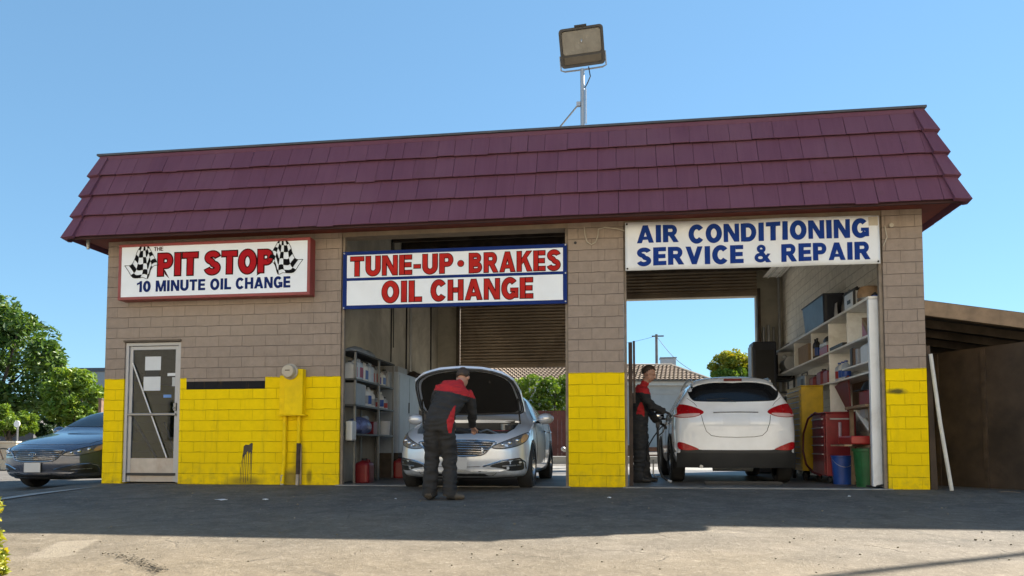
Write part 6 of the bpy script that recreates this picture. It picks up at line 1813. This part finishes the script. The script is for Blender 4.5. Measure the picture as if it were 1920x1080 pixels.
mb = MB(); loop_loft(mb, [[(x, y, 0) for x, y in rrect(.15, .66, .05, 4)], [(x, y, .50) for x, y in rrect(.18, .74, .06, 4)], [(x, y, .50) for x, y in rrect(.165, .72, .05, 4)], [(x, y, .03) for x, y in rrect(.14, .64, .05, 4)]]); mb.build('tub', C_navy, t)
MB().box(-.19, .19, -.75, .75, .501, .525).build('lid', C_navy, t, bevel=.01)
def sheet(name, label, cat, x, y0, y1, z0, z1, mat, amp=.02, seed=0):
    mb = MB(); nu, nv = 14, 10; vs = []
    for j in range(nv + 1):
        for i in range(nu + 1):
            y = lerp(y0, y1, i / nu); z = lerp(z0, z1, j / nv)
            vs.append((x - amp * (1 + noise.noise(Vector((y * 6 + seed, z * 4, seed)))) , y, z - .06 * sin(pi * i / nu) * (1 - j / nv)))
    mb.add(vs, [(j * (nu + 1) + i, j * (nu + 1) + i + 1, (j + 1) * (nu + 1) + i + 1, (j + 1) * (nu + 1) + i) for j in range(nv) for i in range(nu)], 0, True)
    o = mb.build(name, mat, fixn=False); md = o.modifiers.new('t', 'SOLIDIFY'); md.thickness = .004
    return tag(o, label, cat)
sheet('plastic_sheet', 'clear grey plastic sheet hanging on the wall above the shelving', 'sheet', 11.70, 1.95, 2.42, 2.68, 3.10, pm('hazy_plastic', (.36, .36, .37), .3, var=.2, coat=.5), .05, 2)
sheet('paper_bag', 'crumpled white paper standing behind the navy bin on the shelving', 'paper', 11.6, 2.42, 2.62, 2.64, 2.98, M_paper, .03, 5)
t = thing('case', 'black edged white case with small lettering on top of the shelving', 'case', (11.5, 1.22, 2.631))
MB().box(-.10, .10, -.26, .26, 0, .30).build('case_body', M_black, t, bevel=.02)
MB().box(-.108, -.101, -.20, .20, .03, .25).build('case_front', C_white, t); MB().box(-.20 + .12, .08, -.264, -.2605, .03, .25).build('case_side', C_white, t)
MB().box(-.111, -.109, -.10, .06, .09, .15).build('case_mark', M_black, t); MB().tube([(0, -.1, .30), (0, -.08, .34), (0, .08, .34), (0, .1, .30)], .012, 6).build('carry_handle', M_black, t)
t = thing('barrel', 'small brown wooden keg on top of the shelving near the front', 'keg', (11.53, .72, 2.631))
MB().lathe([(.13, 0), (.155, .08), (.16, .14), (.15, .20), (.12, .245), (0, .25)], 18).build('staves', C_wood, t); MB().lathe([(.158, .055), (.162, .055), (.164, .08), (.158, .08)], 18).build('hoop', M_steel, t)
bottle('small dark squat bottle at the front end of the shelving top', (11.5, .38, 2.631), .05, .10, M_black)
carton('flat dark carton near the far end of the shelving top', (11.52, 5.6, 2.631), 0, .25, .7, .06, pm('dark_card', (.06, .05, .05), .8))
# upper shelf, far part
t = thing('bench_grinder', 'grey round faced motor unit on the upper shelf at far end', 'machine', (11.5, 5.55, 2.121))
MB().cyl((-.05, -.25, .15), (-.05, .25, .15), .13, n=20).build('motor', M_steel, t); MB().box(-.16, .12, -.32, .32, 0, .05).build('foot', M_steel, t)
MB().cyl((-.05, -.33, .15), (-.05, -.255, .15), .15, n=24).build('guard', M_galv, t); MB().ell((-.1, .1, .32), .05).build('lamp_knob', C_white, t)
carton('tan cardboard carton on the upper shelf beside the grinder', (11.52, 4.0, 2.121), 0, .28, .75, .34, C_card)
for i, y in enumerate((3.28, 3.14)): bottle(('tall dark bottle beside the tan carton, nearest the carton', 'tall dark bottle beside the tan carton, nearer the viewer')[i], (11.42, y, 2.121), .045, .36, M_black if i else C_navy)
t = thing('toolbox', 'red and white toolbox with clutter on the upper shelf', 'toolbox', (11.5, 2.62, 2.121))
MB().box(-.12, .14, -.25, .25, 0, .14).build('tray', C_red, t, bevel=.01); MB().box(-.125, .0, -.22, .22, .141, .2).build('lid', C_white, t, bevel=.01); MB().ell((.02, .02, .24), (.12, .2, .10)).build('rag_pile', M_black, t)
# upper front compartment
t = thing('wedge_block', 'red and wood wedge leaning in the front compartment of the shelving', 'wedge', (11.5, .45, 2.121))
MB().prism([(-.22, 0), (.2, 0), (.2, .30)], -.1, .1, 'yz').build('wedge_body', C_wood, t); MB().prism([(-.05, .01), (.18, .01), (.18, .22)], -.104, -.1005, 'yz').build('wedge_face', C_red, t)
carton('thin black tray lying on the front upper shelf', (11.45, 1.75, 2.121), 0, .22, .7, .05, M_black)
# middle shelves
jug('white oil jug with grey label on the short front shelf', (11.46, .50, 1.751), 0, .18, .36, .30, C_white, M_black, pm('label_grey', (.30, .33, .38), .5))
for i in range(3): carton(('upright grey folder box beside the white oil jug', 'upright brown folder box second from the white oil jug', 'upright dark folder box third from the white oil jug')[i], (11.46, .80 + i * .13, 1.751), 0, .2, .09, .24 + .02 * i, (C_grey, C_peg, M_black)[i])
for i in range(3): bottle(('pale blue oil bottle nearest the upright in the middle shelf', 'middle pale blue oil bottle of three on the middle shelf', 'pale blue oil bottle closest to the folder boxes')[i], (11.45, 1.95 - i * .17, 1.611), .07, .30, (C_bluew, C_white, C_bluew)[i], C_blue)
# above the tool chest
for i, (y, m, hh, l) in enumerate(((2.62, C_red, .26, 'red fuel can nearest the upright above the tool chest'), (3.05, C_dred, .28, 'dark red fuel can second from upright above the tool chest'), (3.55, C_dred, .22, 'dark red squat can behind the fuel cans above the tool chest'))):
    jug(l, (11.5, y, 1.626), 0, .2, .32, hh, m, M_black)
t = thing('battery_charger', 'grey battery charger on top of the yellow tool chest', 'charger', (11.45, 4.0, 1.626))
MB().box(-.12, .2, -.3, .3, 0, .26).build('charger_case', M_steel, t, bevel=.015); MB().box(-.124, -.1205, -.2, .0, .08, .2).build('dial_plate', M_black, t); MB().tube([(-.05, -.2, .26), (-.05, -.2, .32), (-.05, .2, .32), (-.05, .2, .26)], .012, 6).build('carry_handle', M_black, t)

# ---- yellow tool chest
t = thing('tool_chest', 'tall yellow tool chest with many drawers beside the crossover', 'tool chest', (0, 0, 0))
cx0, cx1, cy0, cy1 = 10.98, 11.34, 2.52, 3.55
MB().box(cx0, cx1, cy0, cy1, .16, 1.58).build('chest_body', C_drawer, t, bevel=.012)
nd = 14
for i in range(nd):
    z0 = .20 + i * (1.34 / nd)
    f = MB().box(cx0 - .014, cx0 - .001, cy0 + .04, cy1 - .04, z0 + .008, z0 + 1.34 / nd - .008).build('drawer', C_amb, t, bevel=.004)
    MB().box(cx0 - .034, cx0 - .0145, cy0 + .08, cy1 - .08, z0 + 1.34 / nd - .03, z0 + 1.34 / nd - .016).build('drawer_pull', M_alu, f, bevel=.004)
MB().box(cx0 - .01, cx1 + .005, cy0 - .01, cy1 + .01, 1.581, 1.60).build('chest_top', C_drawer, t, bevel=.006)
for y in (cy0 + .12, cy1 - .12): MB().cyl((cx0 + .04, y, .08), (cx0 + .09, y, .08), .075, n=16).build('castor', M_rubber, t); MB().cyl((cx1 - .09, y, .08), (cx1 - .04, y, .08), .075, n=16).build('castor', M_rubber, t)
# ---- red cabinet
t = thing('tool_cabinet', 'red rolling tool cabinet in front of the shelving', 'tool cabinet', (0, 0, 0))
MB().box(11.06, 11.5, 1.36, 2.16, .12, 1.08).build('cabinet_body', C_dred, t, bevel=.012)
for i in range(5):
    z0 = .36 + i * .135; f = MB().box(11.046, 11.059, 1.42, 2.10, z0, z0 + .12).build('drawer', C_dred, t, bevel=.004); MB().box(11.02, 11.0455, 1.46, 2.06, z0 + .085, z0 + .102).build('drawer_pull', M_alu, f)
MB().box(11.045, 11.059, 1.42, 2.10, .15, .34).build('door_panel', C_dred, t)
MB().box(11.12, 11.42, 1.335, 1.359, .98, 1.0).build('rail', M_alu, t); MB().box(11.24, 11.28, 1.33, 1.358, .66, .94).build('lever', pm('lilac_steel', (.38, .30, .38), .4, metal=.5), t, bevel=.008)
MB().box(11.04, 11.52, 1.34, 2.18, 1.081, 1.10).build('cabinet_top', C_dred, t, bevel=.006)
for y in (1.45, 2.05): MB().cyl((11.1, y, .06), (11.14, y, .06), .055, n=14).build('castor', M_rubber, t); MB().cyl((11.42, y, .06), (11.46, y, .06), .055, n=14).build('castor', M_rubber, t)
o = MB().tube([(11.04, 1.5, 1.06), (11.0, 1.72, 1.10), (10.96, 2.0, 1.02), (10.93, 2.2, .78), (10.93, 2.25, .5), (10.95, 2.15, .28), (11.0, 1.95, .16), (11.05, 1.7, .12)], .017, 8).build('air_line', pm('dark_red_hose', (.10, .015, .018), .5)); tag(o, 'dark red hose looping between the tool chest and red cabinet', 'hose')
# ---- bench area right of the cabinet
t = thing('workbench', 'cluttered wooden workbench behind the red tray at right wall', 'workbench', (0, 0, 0))
MB().box(11.30, 11.7, .28, 1.22, 1.12, 1.16).build('bench_top', C_wood, t, bevel=.005)
MB().box(11.33, 11.7, .28, 1.2, .56, .59).build('lower_shelf', C_wood, t)
for y in (.30, 1.16): MB().box(11.36, 11.41, y, y + .05, 0, 1.118).build('leg', C_wood, t)
MB().box(11.38, 11.69, .55, .78, .98, 1.10).build('bench_drawer', C_grey, t)
MB().hexa([(11.36, .3, .75), (11.42, .3, .75), (11.42, .9, 1.06), (11.36, .9, 1.06), (11.36, .3, .79), (11.42, .3, .79), (11.42, .9, 1.10), (11.36, .9, 1.10)]).build('brace', C_shelf, t)
MB().box(11.69, 11.705, .25, 2.15, 1.17, 1.58).build('peg_board', C_peg, t)
for i in range(6): MB().tube([(11.68, .35 + i * .14, 1.52), (11.67, .35 + i * .14, 1.36 - .03 * (i % 3))], .012, 6).build('hanging_tool', M_wood if i % 2 else M_steel, t)
t = thing('work_hat', 'dark round cap lying on a red box on the workbench', 'cap', (11.48, .48, 1.36))
MB().lathe([(.17, 0), (.15, .05), (.12, .11), (.06, .15), (0, .16)], 18).build('crown', M_black, t); MB().box(-.2, .05, .0, .24, 0, .012).build('peak', M_black, t)
carton('red box under the dark cap on the workbench', (11.48, .48, 1.161), 0, .26, .42, .195, C_dred)
t = thing('folding_panel', 'red triangular panel standing behind the red cabinet', 'panel', (11.42, 1.75, 1.10))
MB().prism([(.36, .44), (-.34, .56), (-.42, .0), (-.3, .0)], -.012, .012, 'yz').build('panel_sheet', pm('faded_red_panel', (.16, .03, .03), .6), t)
t = thing('parts_tray', 'bright red tray with wooden slats standing above the green bin', 'tray', (0, 0, 0))
MB().box(11.12, 11.62, .32, .95, .60, .72).build('tray_body', C_red, t, bevel=.02)
MB().box(11.02, 11.12, .3, .98, .575, .599).build('slat', C_wood, t); MB().box(11.36, 11.5, .28, .98, .575, .599).build('slat', C_wood, t)
for x, y in ((11.58, .38), (11.58, .88)): MB().cyl((x, y, 0), (x, y, .574), .018, n=8).build('leg', M_steel, t)
t = thing('bucket', 'blue plastic bucket with wire handle on the floor', 'bucket', (11.27, 1.30, .004))
MB().lathe([(.13, 0), (.155, .40), (.162, .405), (.162, .43), (.15, .43), (.12, .015), (0, .015)], 24).build('pail', C_blue, t)
MB().tube([(.15 * cos(a), .15 * sin(a), .40 - .14 * sin(a - pi)) for a in [pi + pi * i / 12 for i in range(13)]], .004, 6).build('wire_handle', M_galv, t)
t = thing('waste_bin', 'green plastic waste bin with black hose beside the white end board', 'bin', (11.40, .55, .004))
MB().lathe([(.15, 0), (.19, .50), (.205, .505), (.205, .54), (.19, .54), (.145, .02), (0, .02)], 24).build('bin_body', C_green, t)
mb = MB(); 
for i in range(8): mb.tube([(.152 * cos(i * pi / 4), .152 * sin(i * pi / 4), .02), (.188 * cos(i * pi / 4), .188 * sin(i * pi / 4), .48)], .006, 5)
mb.build('ribs', C_green, t)
o = MB().tube([(11.28, .25, .03), (11.36, .15, .03), (11.46, .06, .06), (11.52, .02, .12), (11.535, .03, .26)], .014, 8).build('rubber_hose', M_rubber); tag(o, 'short black hose lying at foot of the white end board', 'hose')
MB_ = None
# ---- back corner of the right bay
t = thing('speaker_cabinet', 'tall black cabinet standing by the rear doorway', 'cabinet', (10.98, 5.9, .004))
MB().box(-.22, .26, -.25, .25, 0, 2.78).build('cabinet_shell', C_navy, t, bevel=.03); MB().box(-.16, .20, -.262, -.252, .2, 2.6).build('front_grille', M_black, t, bevel=.01); MB().box(-.245, -.221, -.2, .2, .3, 2.7).build('side_trim', M_steel, t)
for i, (x, z0, z1) in enumerate(((11.25, 0, 3.3), (11.36, 0, 3.35), (11.47, 0, 3.3), (11.60, 0, 4.5))):
    o = MB().cyl((x, 7.05, z0), (x, 7.05, z1), .028, n=10).build('conduit_pipe', M_galv if i != 2 else M_steel)
    tag(o, 'thin vertical steel pipe on the back wall at right rear corner', 'pipe', 'vertical pipes in the rear corner')
t = thing('machine_rack', 'dark grey machine rack in the rear right corner', 'rack', (11.35, 6.4, .004))
for z in (.6, 1.3, 2.0): MB().box(-.12, .35, -.3, .3, z, z + .04).build('shelf', M_trim, t)
for x in (-.12, .32):
    for y in (-.3, .27): MB().box(x, x + .03, y, y + .03, 0, 2.5).build('post', M_trim, t)
MB().box(-.1, .3, -.28, .28, 2.041, 2.55).build('compressor_head', M_trim, t, bevel=.04); MB().box(-.1, .3, -.25, .25, 1.341, 1.75).build('motor_case', M_steel, t, bevel=.04)
t = thing('ceiling_light', 'long unlit fluorescent fitting under the ceiling of the right bay', 'light', (0, 0, 0))
MB().hexa([(11.22, 2.0, 4.42), (11.62, 2.0, 4.42), (11.62, 6.9, 4.42), (11.22, 6.9, 4.42), (11.34, 2.0, 4.50), (11.50, 2.0, 4.50), (11.50, 6.9, 4.50), (11.34, 6.9, 4.50)]).build('reflector', C_shelf, t)
for x in (11.33, 11.51): MB().cyl((x, 2.1, 4.395), (x, 6.8, 4.395), .022, n=10).build('tube', pm('tube_glass', (.6, .6, .58), .2), t)
for y in (2.6, 6.3): MB().cyl((11.42, y, 4.50), (11.42, y, 4.76), .008, n=6).build('hanger', M_steel, t)
o = MB().tube([(11.56, 6.9, 4.4), (11.58, 6.95, 4.1), (11.58, 7.0, 3.9)], .012, 6).build('pull_cord', M_galv); tag(o, 'short cord hanging below the fluorescent fitting', 'cord')
o = MB().box(9.2, 9.24, 3.3, 3.34, 4.0, 4.35).build('hanging_bracket', M_wood); tag(o, 'small wooden bracket under the ceiling beam in the right bay', 'bracket')

# ---- things by the standing mechanic
t = thing('tyre_inflator', 'black upright tyre inflator stand between mechanic and crossover', 'inflator', (8.235, 1.30, .004))
MB().tube([(.30, .02, .86), (.305, .01, .5), (.315, 0, .22), (.36, -.02, .10), (.44, -.03, .04)], .020, 8).build('column', M_black, t)
MB().tube([(.44, -.03, .04), (.50, -.03, .018)], .022, 8).build('foot_tip', M_alu, t); MB().tube([(.23, .05, .36), (.225, .05, .14), (.26, .04, .09), (.32, .02, .10)], .012, 8).build('side_loop', M_steel, t)
MB().box(.27, .33, -.02, .05, .86, .95).build('gauge_head', M_black, t, bevel=.01)
o = MB().tube([(8.62, 1.40, .90), (8.56, 1.36, .84), (8.47, 1.33, .72), (8.40, 1.32, .60), (8.36, 1.35, .45), (8.40, 1.45, .2), (8.46, 1.5, .02)], .011, 8).build('air_hose', M_rubber); tag(o, 'thin black air hose hanging from the standing mechanic hand', 'hose')
o = MB().tube([(8.68, 1.28, 1.06), (8.66, 1.30, .92), (8.62, 1.31, .80), (8.55, 1.31, .74)], .010, 8).build('air_hose', M_rubber); tag(o, 'black hose between the gloved hand and the inflator stand', 'hose')
t = thing('floor_tray', 'flat dark drip tray on the floor under the crossover tail', 'tray', (9.75, .95, .004))
MB().box(-.55, .55, -.12, .12, 0, .02).build('tray_base', M_black, t, bevel=.005)
for y in (-.12, .10): MB().box(-.55, .55, y, y + .02, .0205, .045).build('tray_rim', M_black, t)

# ---- left bay: rack, cabinet and cans
t = thing('storage_rack', 'grey metal rack of jugs and bottles along left wall of the left bay', 'rack', (0, 0, 0))
RX0, RX1, RY0, RY1 = 3.59, 3.93, .40, 2.40
for z in (.77, 1.22, 1.62): MB().box(RX0, RX1, RY0, RY1, z - .025, z).build('shelf', pm('rack_grey', (.13, .135, .14), .5, metal=.4, var=.2), t)
for y in (RY0, 1.55, RY1 - .03):
    for x in (RX0, RX1 - .03): MB().box(x, x + .03, y, y + .03, 0, 2.02).build('post', M_steel, t)
MB().box(RX0, RX1 + .01, RY0, RY1, 2.022, 2.045).build('top_board', M_black, t)
rr = random.Random(9)
for i, (y, w, d, h, m, l) in enumerate(((.52, .2, .16, .27, C_white, 'white jug at the front end of rack top shelf'), (.74, .22, .2, .33, C_bluew, 'pale blue jug with magenta label on rack top shelf'), (1.02, .2, .18, .30, C_white, 'white jug behind the magenta labelled jug'), (1.28, .22, .2, .32, C_bluew, 'pale blue jug third along the rack top shelf'), (1.62, .2, .26, .30, C_grey, 'grey jug past the middle post of the rack'), (1.95, .2, .2, .24, C_white, 'short white jug near the far end of rack top shelf'), (2.24, .2, .16, .3, C_grey, 'grey jug at the far end of rack top shelf'))):
    jug(l, (RX1 - .14, y, 1.621), 0, w, d, h, m, M_black, (None, C_mag, C_blue, None, C_red, C_blue, None)[i])
carton('grey white carton at the front end of the rack middle shelf', (RX1 - .16, .72, 1.221), 0, .24, .5, .34, C_grey)
for i, (y, h, m, l) in enumerate(((1.15, .34, C_white, 'tall white bottle first after the carton'), (1.32, .36, C_white, 'tall white bottle second after the carton'), (1.52, .28, C_white, 'tall white bottle third after the carton'), (1.75, .2, C_grey, 'short grey bottle on the rack middle shelf'), (1.98, .3, C_white, 'lone white bottle past the rack middle post'), (2.2, .22, C_bluew, 'pale blue bottle at far end of the rack middle shelf'))):
    bottle(l, (RX1 - .12, y, 1.221), .06, h, m, M_black if i % 2 else C_white)
t = thing('rag_bag', 'clear bag of blue rags on the rack lower shelf', 'bag', (RX1 - .17, 1.05, .771))
mb = MB(); mb.ell((0, 0, .13), (.16, .42, .14), 0, 20, 14)
mb.v = [p + Vector((noise.noise(p * 9), noise.noise(p * 9 + Vector((5, 0, 0))), noise.noise(p * 8 + Vector((0, 7, 0))))) * .035 for p in mb.v]; mb.v = [Vector((p.x, p.y, max(0, p.z))) for p in mb.v]
mb.build('bag_skin', pm('rag_blue', (.14, .17, .36), .5, var=.6, scale=16, coat=.4), t); MB().ell((.0, .3, .26), (.06, .07, .05)).build('bag_knot', C_bluew, t)
carton('small red carton on the rack lower shelf behind the rag bag', (RX1 - .2, 1.72, .771), 0, .2, .3, .22, C_dred)
t = thing('metal_pail', 'white metal pail with wire handle at far end of rack lower shelf', 'pail', (RX1 - .10, 2.12, .771))
MB().lathe([(.10, 0), (.115, .24), (.12, .245), (.105, .245), (.09, .012), (0, .012)], 20).build('pail_body', C_white, t); MB().tube([(.115 * cos(a), .115 * sin(a), .2 + .06 * sin(a)) for a in [pi * i / 10 for i in range(11)]], .004, 5).build('wire_handle', M_galv, t)
bottle('small dark bottle at front of the rack lower shelf', (RX1 - .1, .52, .771), .05, .15, M_black)
o = MB(); 
o.ell((0, 0, 0), (.17, .55, .10), 0, 20, 12); o.v = [p + Vector((noise.noise(p * 7), noise.noise(p * 6 + Vector((3, 0, 0))), noise.noise(p * 7 + Vector((0, 9, 0))))) * .05 for p in o.v]; o.v = [Vector((p.x, p.y, max(-.02, p.z))) for p in o.v]
o = o.build('folded_tarp', pm('tarp_blue_grey', (.25, .29, .34), .6, var=.25), None, loc=(3.75, 1.1, 2.068)); tag(o, 'crumpled pale tarp on top of the metal rack', 'tarp')
t = thing('towel_dispenser', 'small white dispenser fixed to the left jamb of the left bay', 'dispenser', (3.895, .32, .66))
MB().box(-.06, .05, -.1, .1, 0, .30).build('dispenser_case', C_white, t, bevel=.02); MB().box(-.04, .03, -.06, .06, -.02, .001).build('nozzle', M_black, t)
jug('tall dark red can on the floor just inside the left bay', (3.96, .75, .004), 0, .24, .3, .36, C_dred, M_black)
jug('bright red fuel can beside the rack foot, nearer one', (4.02, 2.55, .004), .2, .26, .26, .36, C_red, M_black)
jug('bright red fuel can beside the rack foot, farther one', (4.10, 3.05, .004), -.1, .28, .36, .42, C_red, M_black)
t = thing('steel_cabinet', 'pale grey steel locker behind the metal rack', 'locker', (0, 0, 0))
MB().box(3.59, 3.96, 2.55, 4.0, .45, 1.93).build('cabinet_shell', C_bluew, t, bevel=.01); MB().box(3.961, 3.972, 2.6, 3.25, .5, 1.88).build('cabinet_door', C_bluew, t, bevel=.004); MB().box(3.961, 3.972, 3.28, 3.95, .5, 1.88).build('cabinet_door', C_bluew, t, bevel=.004); MB().box(3.972, 3.985, 3.2, 3.23, 1.2, 1.4).build('handle', M_black, t); MB().box(3.60, 3.95, 2.6, 3.95, .004, .449).build('plinth', M_wooddk, t)
carton('pale carton lying on top of the grey locker', (3.78, 3.0, 1.931), 0, .26, .6, .12, C_grey)
o = MB(); o.ell((0, 0, 0), (.16, .6, .12), 0, 20, 12); o.v = [p + Vector((noise.noise(p * 7), noise.noise(p * 6 + Vector((3, 0, 0))), noise.noise(p * 8 + Vector((0, 9, 0))))) * .06 for p in o.v]; o.v = [Vector((p.x, p.y, max(-.02, p.z))) for p in o.v]
o = o.build('cloth_heap', pm('dark_cloth', (.05, .035, .03), .9, var=.4), None, loc=(3.78, 4.5, 1.972)); tag(o, 'heap of dark cloth on the shelf behind the grey locker', 'cloth')
t = thing('wall_shelf', 'brown timber shelf on the left wall beyond the locker', 'shelf', (0, 0, 0)); MB().box(3.59, 3.95, 4.02, 5.6, 1.90, 1.95).build('board', M_wooddk, t); MB().box(3.59, 3.64, 4.1, 4.15, 1.6, 1.899).build('bracket', M_steel, t); MB().box(3.59, 3.64, 5.4, 5.45, 1.6, 1.899).build('bracket', M_steel, t); MB().box(3.60, 3.93, 4.05, 5.55, .004, 1.3).build('dark_backing', M_wooddk, t)
for i, (y, z0, z1, r, l) in enumerate(((3.3, 2.2, 4.7, .012, 'thin dark cable down the left wall, nearest the rack'), (3.42, 2.5, 4.7, .009, 'second thin dark cable down the left wall'), (4.35, 1.97, 4.7, .016, 'dark cable down the left wall behind the grey locker'), (4.62, 1.95, 4.7, .028, 'grey vertical pipe on the left wall of the left bay'), (6.4, .0, 4.7, .018, 'dark vertical pipe near the rear of the left wall'))):
    o = MB().tube([(3.585, y, z1), (3.585, y + .02, (z0 + z1) / 2), (3.585, y + .04 * (i % 2), z0)], r, 8).build('wall_cable' if i < 3 else 'wall_pipe', M_galv if i == 3 else M_black); tag(o, l, 'cable' if i < 3 else 'pipe')

# ---- forecourt litter and edges
def scrap(label, x, y, w, d, mat, seed, name='paper_scrap', cat='litter'):
    R = random.Random(seed); n = 9
    pts = [(w * cos(2 * pi * i / n) * R.uniform(.6, 1.1), d * sin(2 * pi * i / n) * R.uniform(.6, 1.1)) for i in range(n)]
    mb = MB(); z = gz(x, y) + .012
    vs = [(x + a, y + b, z + R.uniform(0, .012)) for a, b in pts] + [(x, y, z + .014)]
    mb.add(vs, [(i, (i + 1) % n, n) for i in range(n)]); o = mb.build(name, mat, fixn=False)
    md = o.modifiers.new('t', 'SOLIDIFY'); md.thickness = .003
    return tag(o, label, cat)
for i, (px, py, w, d, l) in enumerate(((415, 958, .10, .045, 'pale flattened paper scrap on the shaded asphalt at left'), (498, 971, .045, .03, 'small white paper scrap right of the larger one'), (1142, 940, .03, .015, 'tiny white scrap by the centre pillar base'), (742, 947, .02, .012, 'tiny white scrap near the bending mechanic feet'), (1593, 948, .02, .012, 'tiny pale scrap on the asphalt before the right bay'), (1890, 925, .17, .03, 'long pale wood scrap at foot of the plywood gate'))):
    d0 = 9.
    for _ in range(30):                                    # walk the sight line down to the sloping ground
        p = at(px, py, d0)
        if p.z < gz(p.x, p.y): break
        d0 += .1
    scrap(l, p.x, p.y, w, d, M_paper if i < 5 else M_wood, 40 + i)
# dark leaf litter gathered in the crack (uncountable)
R = random.Random(77); mb = MB()
def on_ground(px, py):
    d0 = 3.
    for _ in range(400):
        p = at(px, py, d0)
        if p.z < gz(p.x, p.y): return p
        d0 += .02
    return p
line = [on_ground(*q) for q in ((205, 1038), (240, 1048), (262, 1056), (285, 1066), (302, 1076))]
for i in range(420):
    t = R.random() ** .7 * (len(line) - 1); k = min(int(t), len(line) - 2); c = line[k].lerp(line[k + 1], t - k)
    s = R.uniform(.004, .014); x = c.x + R.gauss(0, .03 + .02 * (1 - t / 4)); y = c.y + R.gauss(0, .03)
    z = gz(x, y) + .008 + R.random() * .012; a = R.uniform(0, pi)
    u = Vector((cos(a), sin(a), R.uniform(-.4, .4))) * s; v = Vector((-sin(a), cos(a), R.uniform(-.4, .4))) * s * .5
    q = Vector((x, y, z)); mb.add([q - u, q + v, q + u, q - v], [(0, 1, 2, 3)])
stuff(mb.build('leaf_litter', pm('litter_brown', (.04, .032, .02), .9, var=.5), fixn=False))
mb = MB()
for i in range(380):                                       # loose grit on the forecourt
    x = R.uniform(1, 14); y = R.uniform(-7.2, -1.2); s = R.uniform(.003, .010) * (1.6 if R.random() < .06 else 1)
    mb.ell((x, y, gz(x, y) + s * .5), (s, s * R.uniform(.6, 1.2), s * .6), 0, 6, 4)
stuff(mb.build('loose_gravel', pm('grit', (.20, .17, .12), .9, var=.6, scale=3), fixn=False))
def patch_sheet(name, pts, mat, z=.012):
    vs = [on_ground(*q) for q in pts]; mb = MB()
    mb.add([(p.x, p.y, gz(p.x, p.y) + z) for p in vs], [tuple(range(len(vs)))]); return struct(mb.build(name, mat, fixn=False))
patch_sheet('lot_line', [(-40, 945), (-40, 942), (60, 927), (188, 908.5), (188, 910.5), (60, 930)], pm('lot_line_paint', (.30, .30, .29), .8, var=.2))
# shrub at the left edge of the frame
sb = thing('leafy_shrub', 'yellow green leafy shrub poking in at the left frame edge', 'shrub', (0, 0, 0))
mb = MB(); R = random.Random(3); b0 = on_ground(-60, 1060)
cent = []
for px, py, d, r in ((-14, 1045, 4.9, .085), (-4, 1068, 4.8, .055), (-16, 1012, 5.0, .07), (-18, 948, 5.1, .075), (-60, 1000, 5.0, .2), (-70, 960, 5.1, .18), (-60, 1060, 4.9, .16)):
    cent.append((at(px, py, d), r))
leaves(mb, cent, 900, .026, 5, (1, 1, 1)); mb.build('foliage', M_leafy, sb, fixn=False)
tb = MB()
for c, r in cent: tb.tube([Vector((b0.x - .25, b0.y, b0.z - .05)), Vector((b0.x - .2, b0.y, c.z * .5 + b0.z * .5)), c], [.012, .009, .005], 5)
tb.build('stems', M_bark, sb)
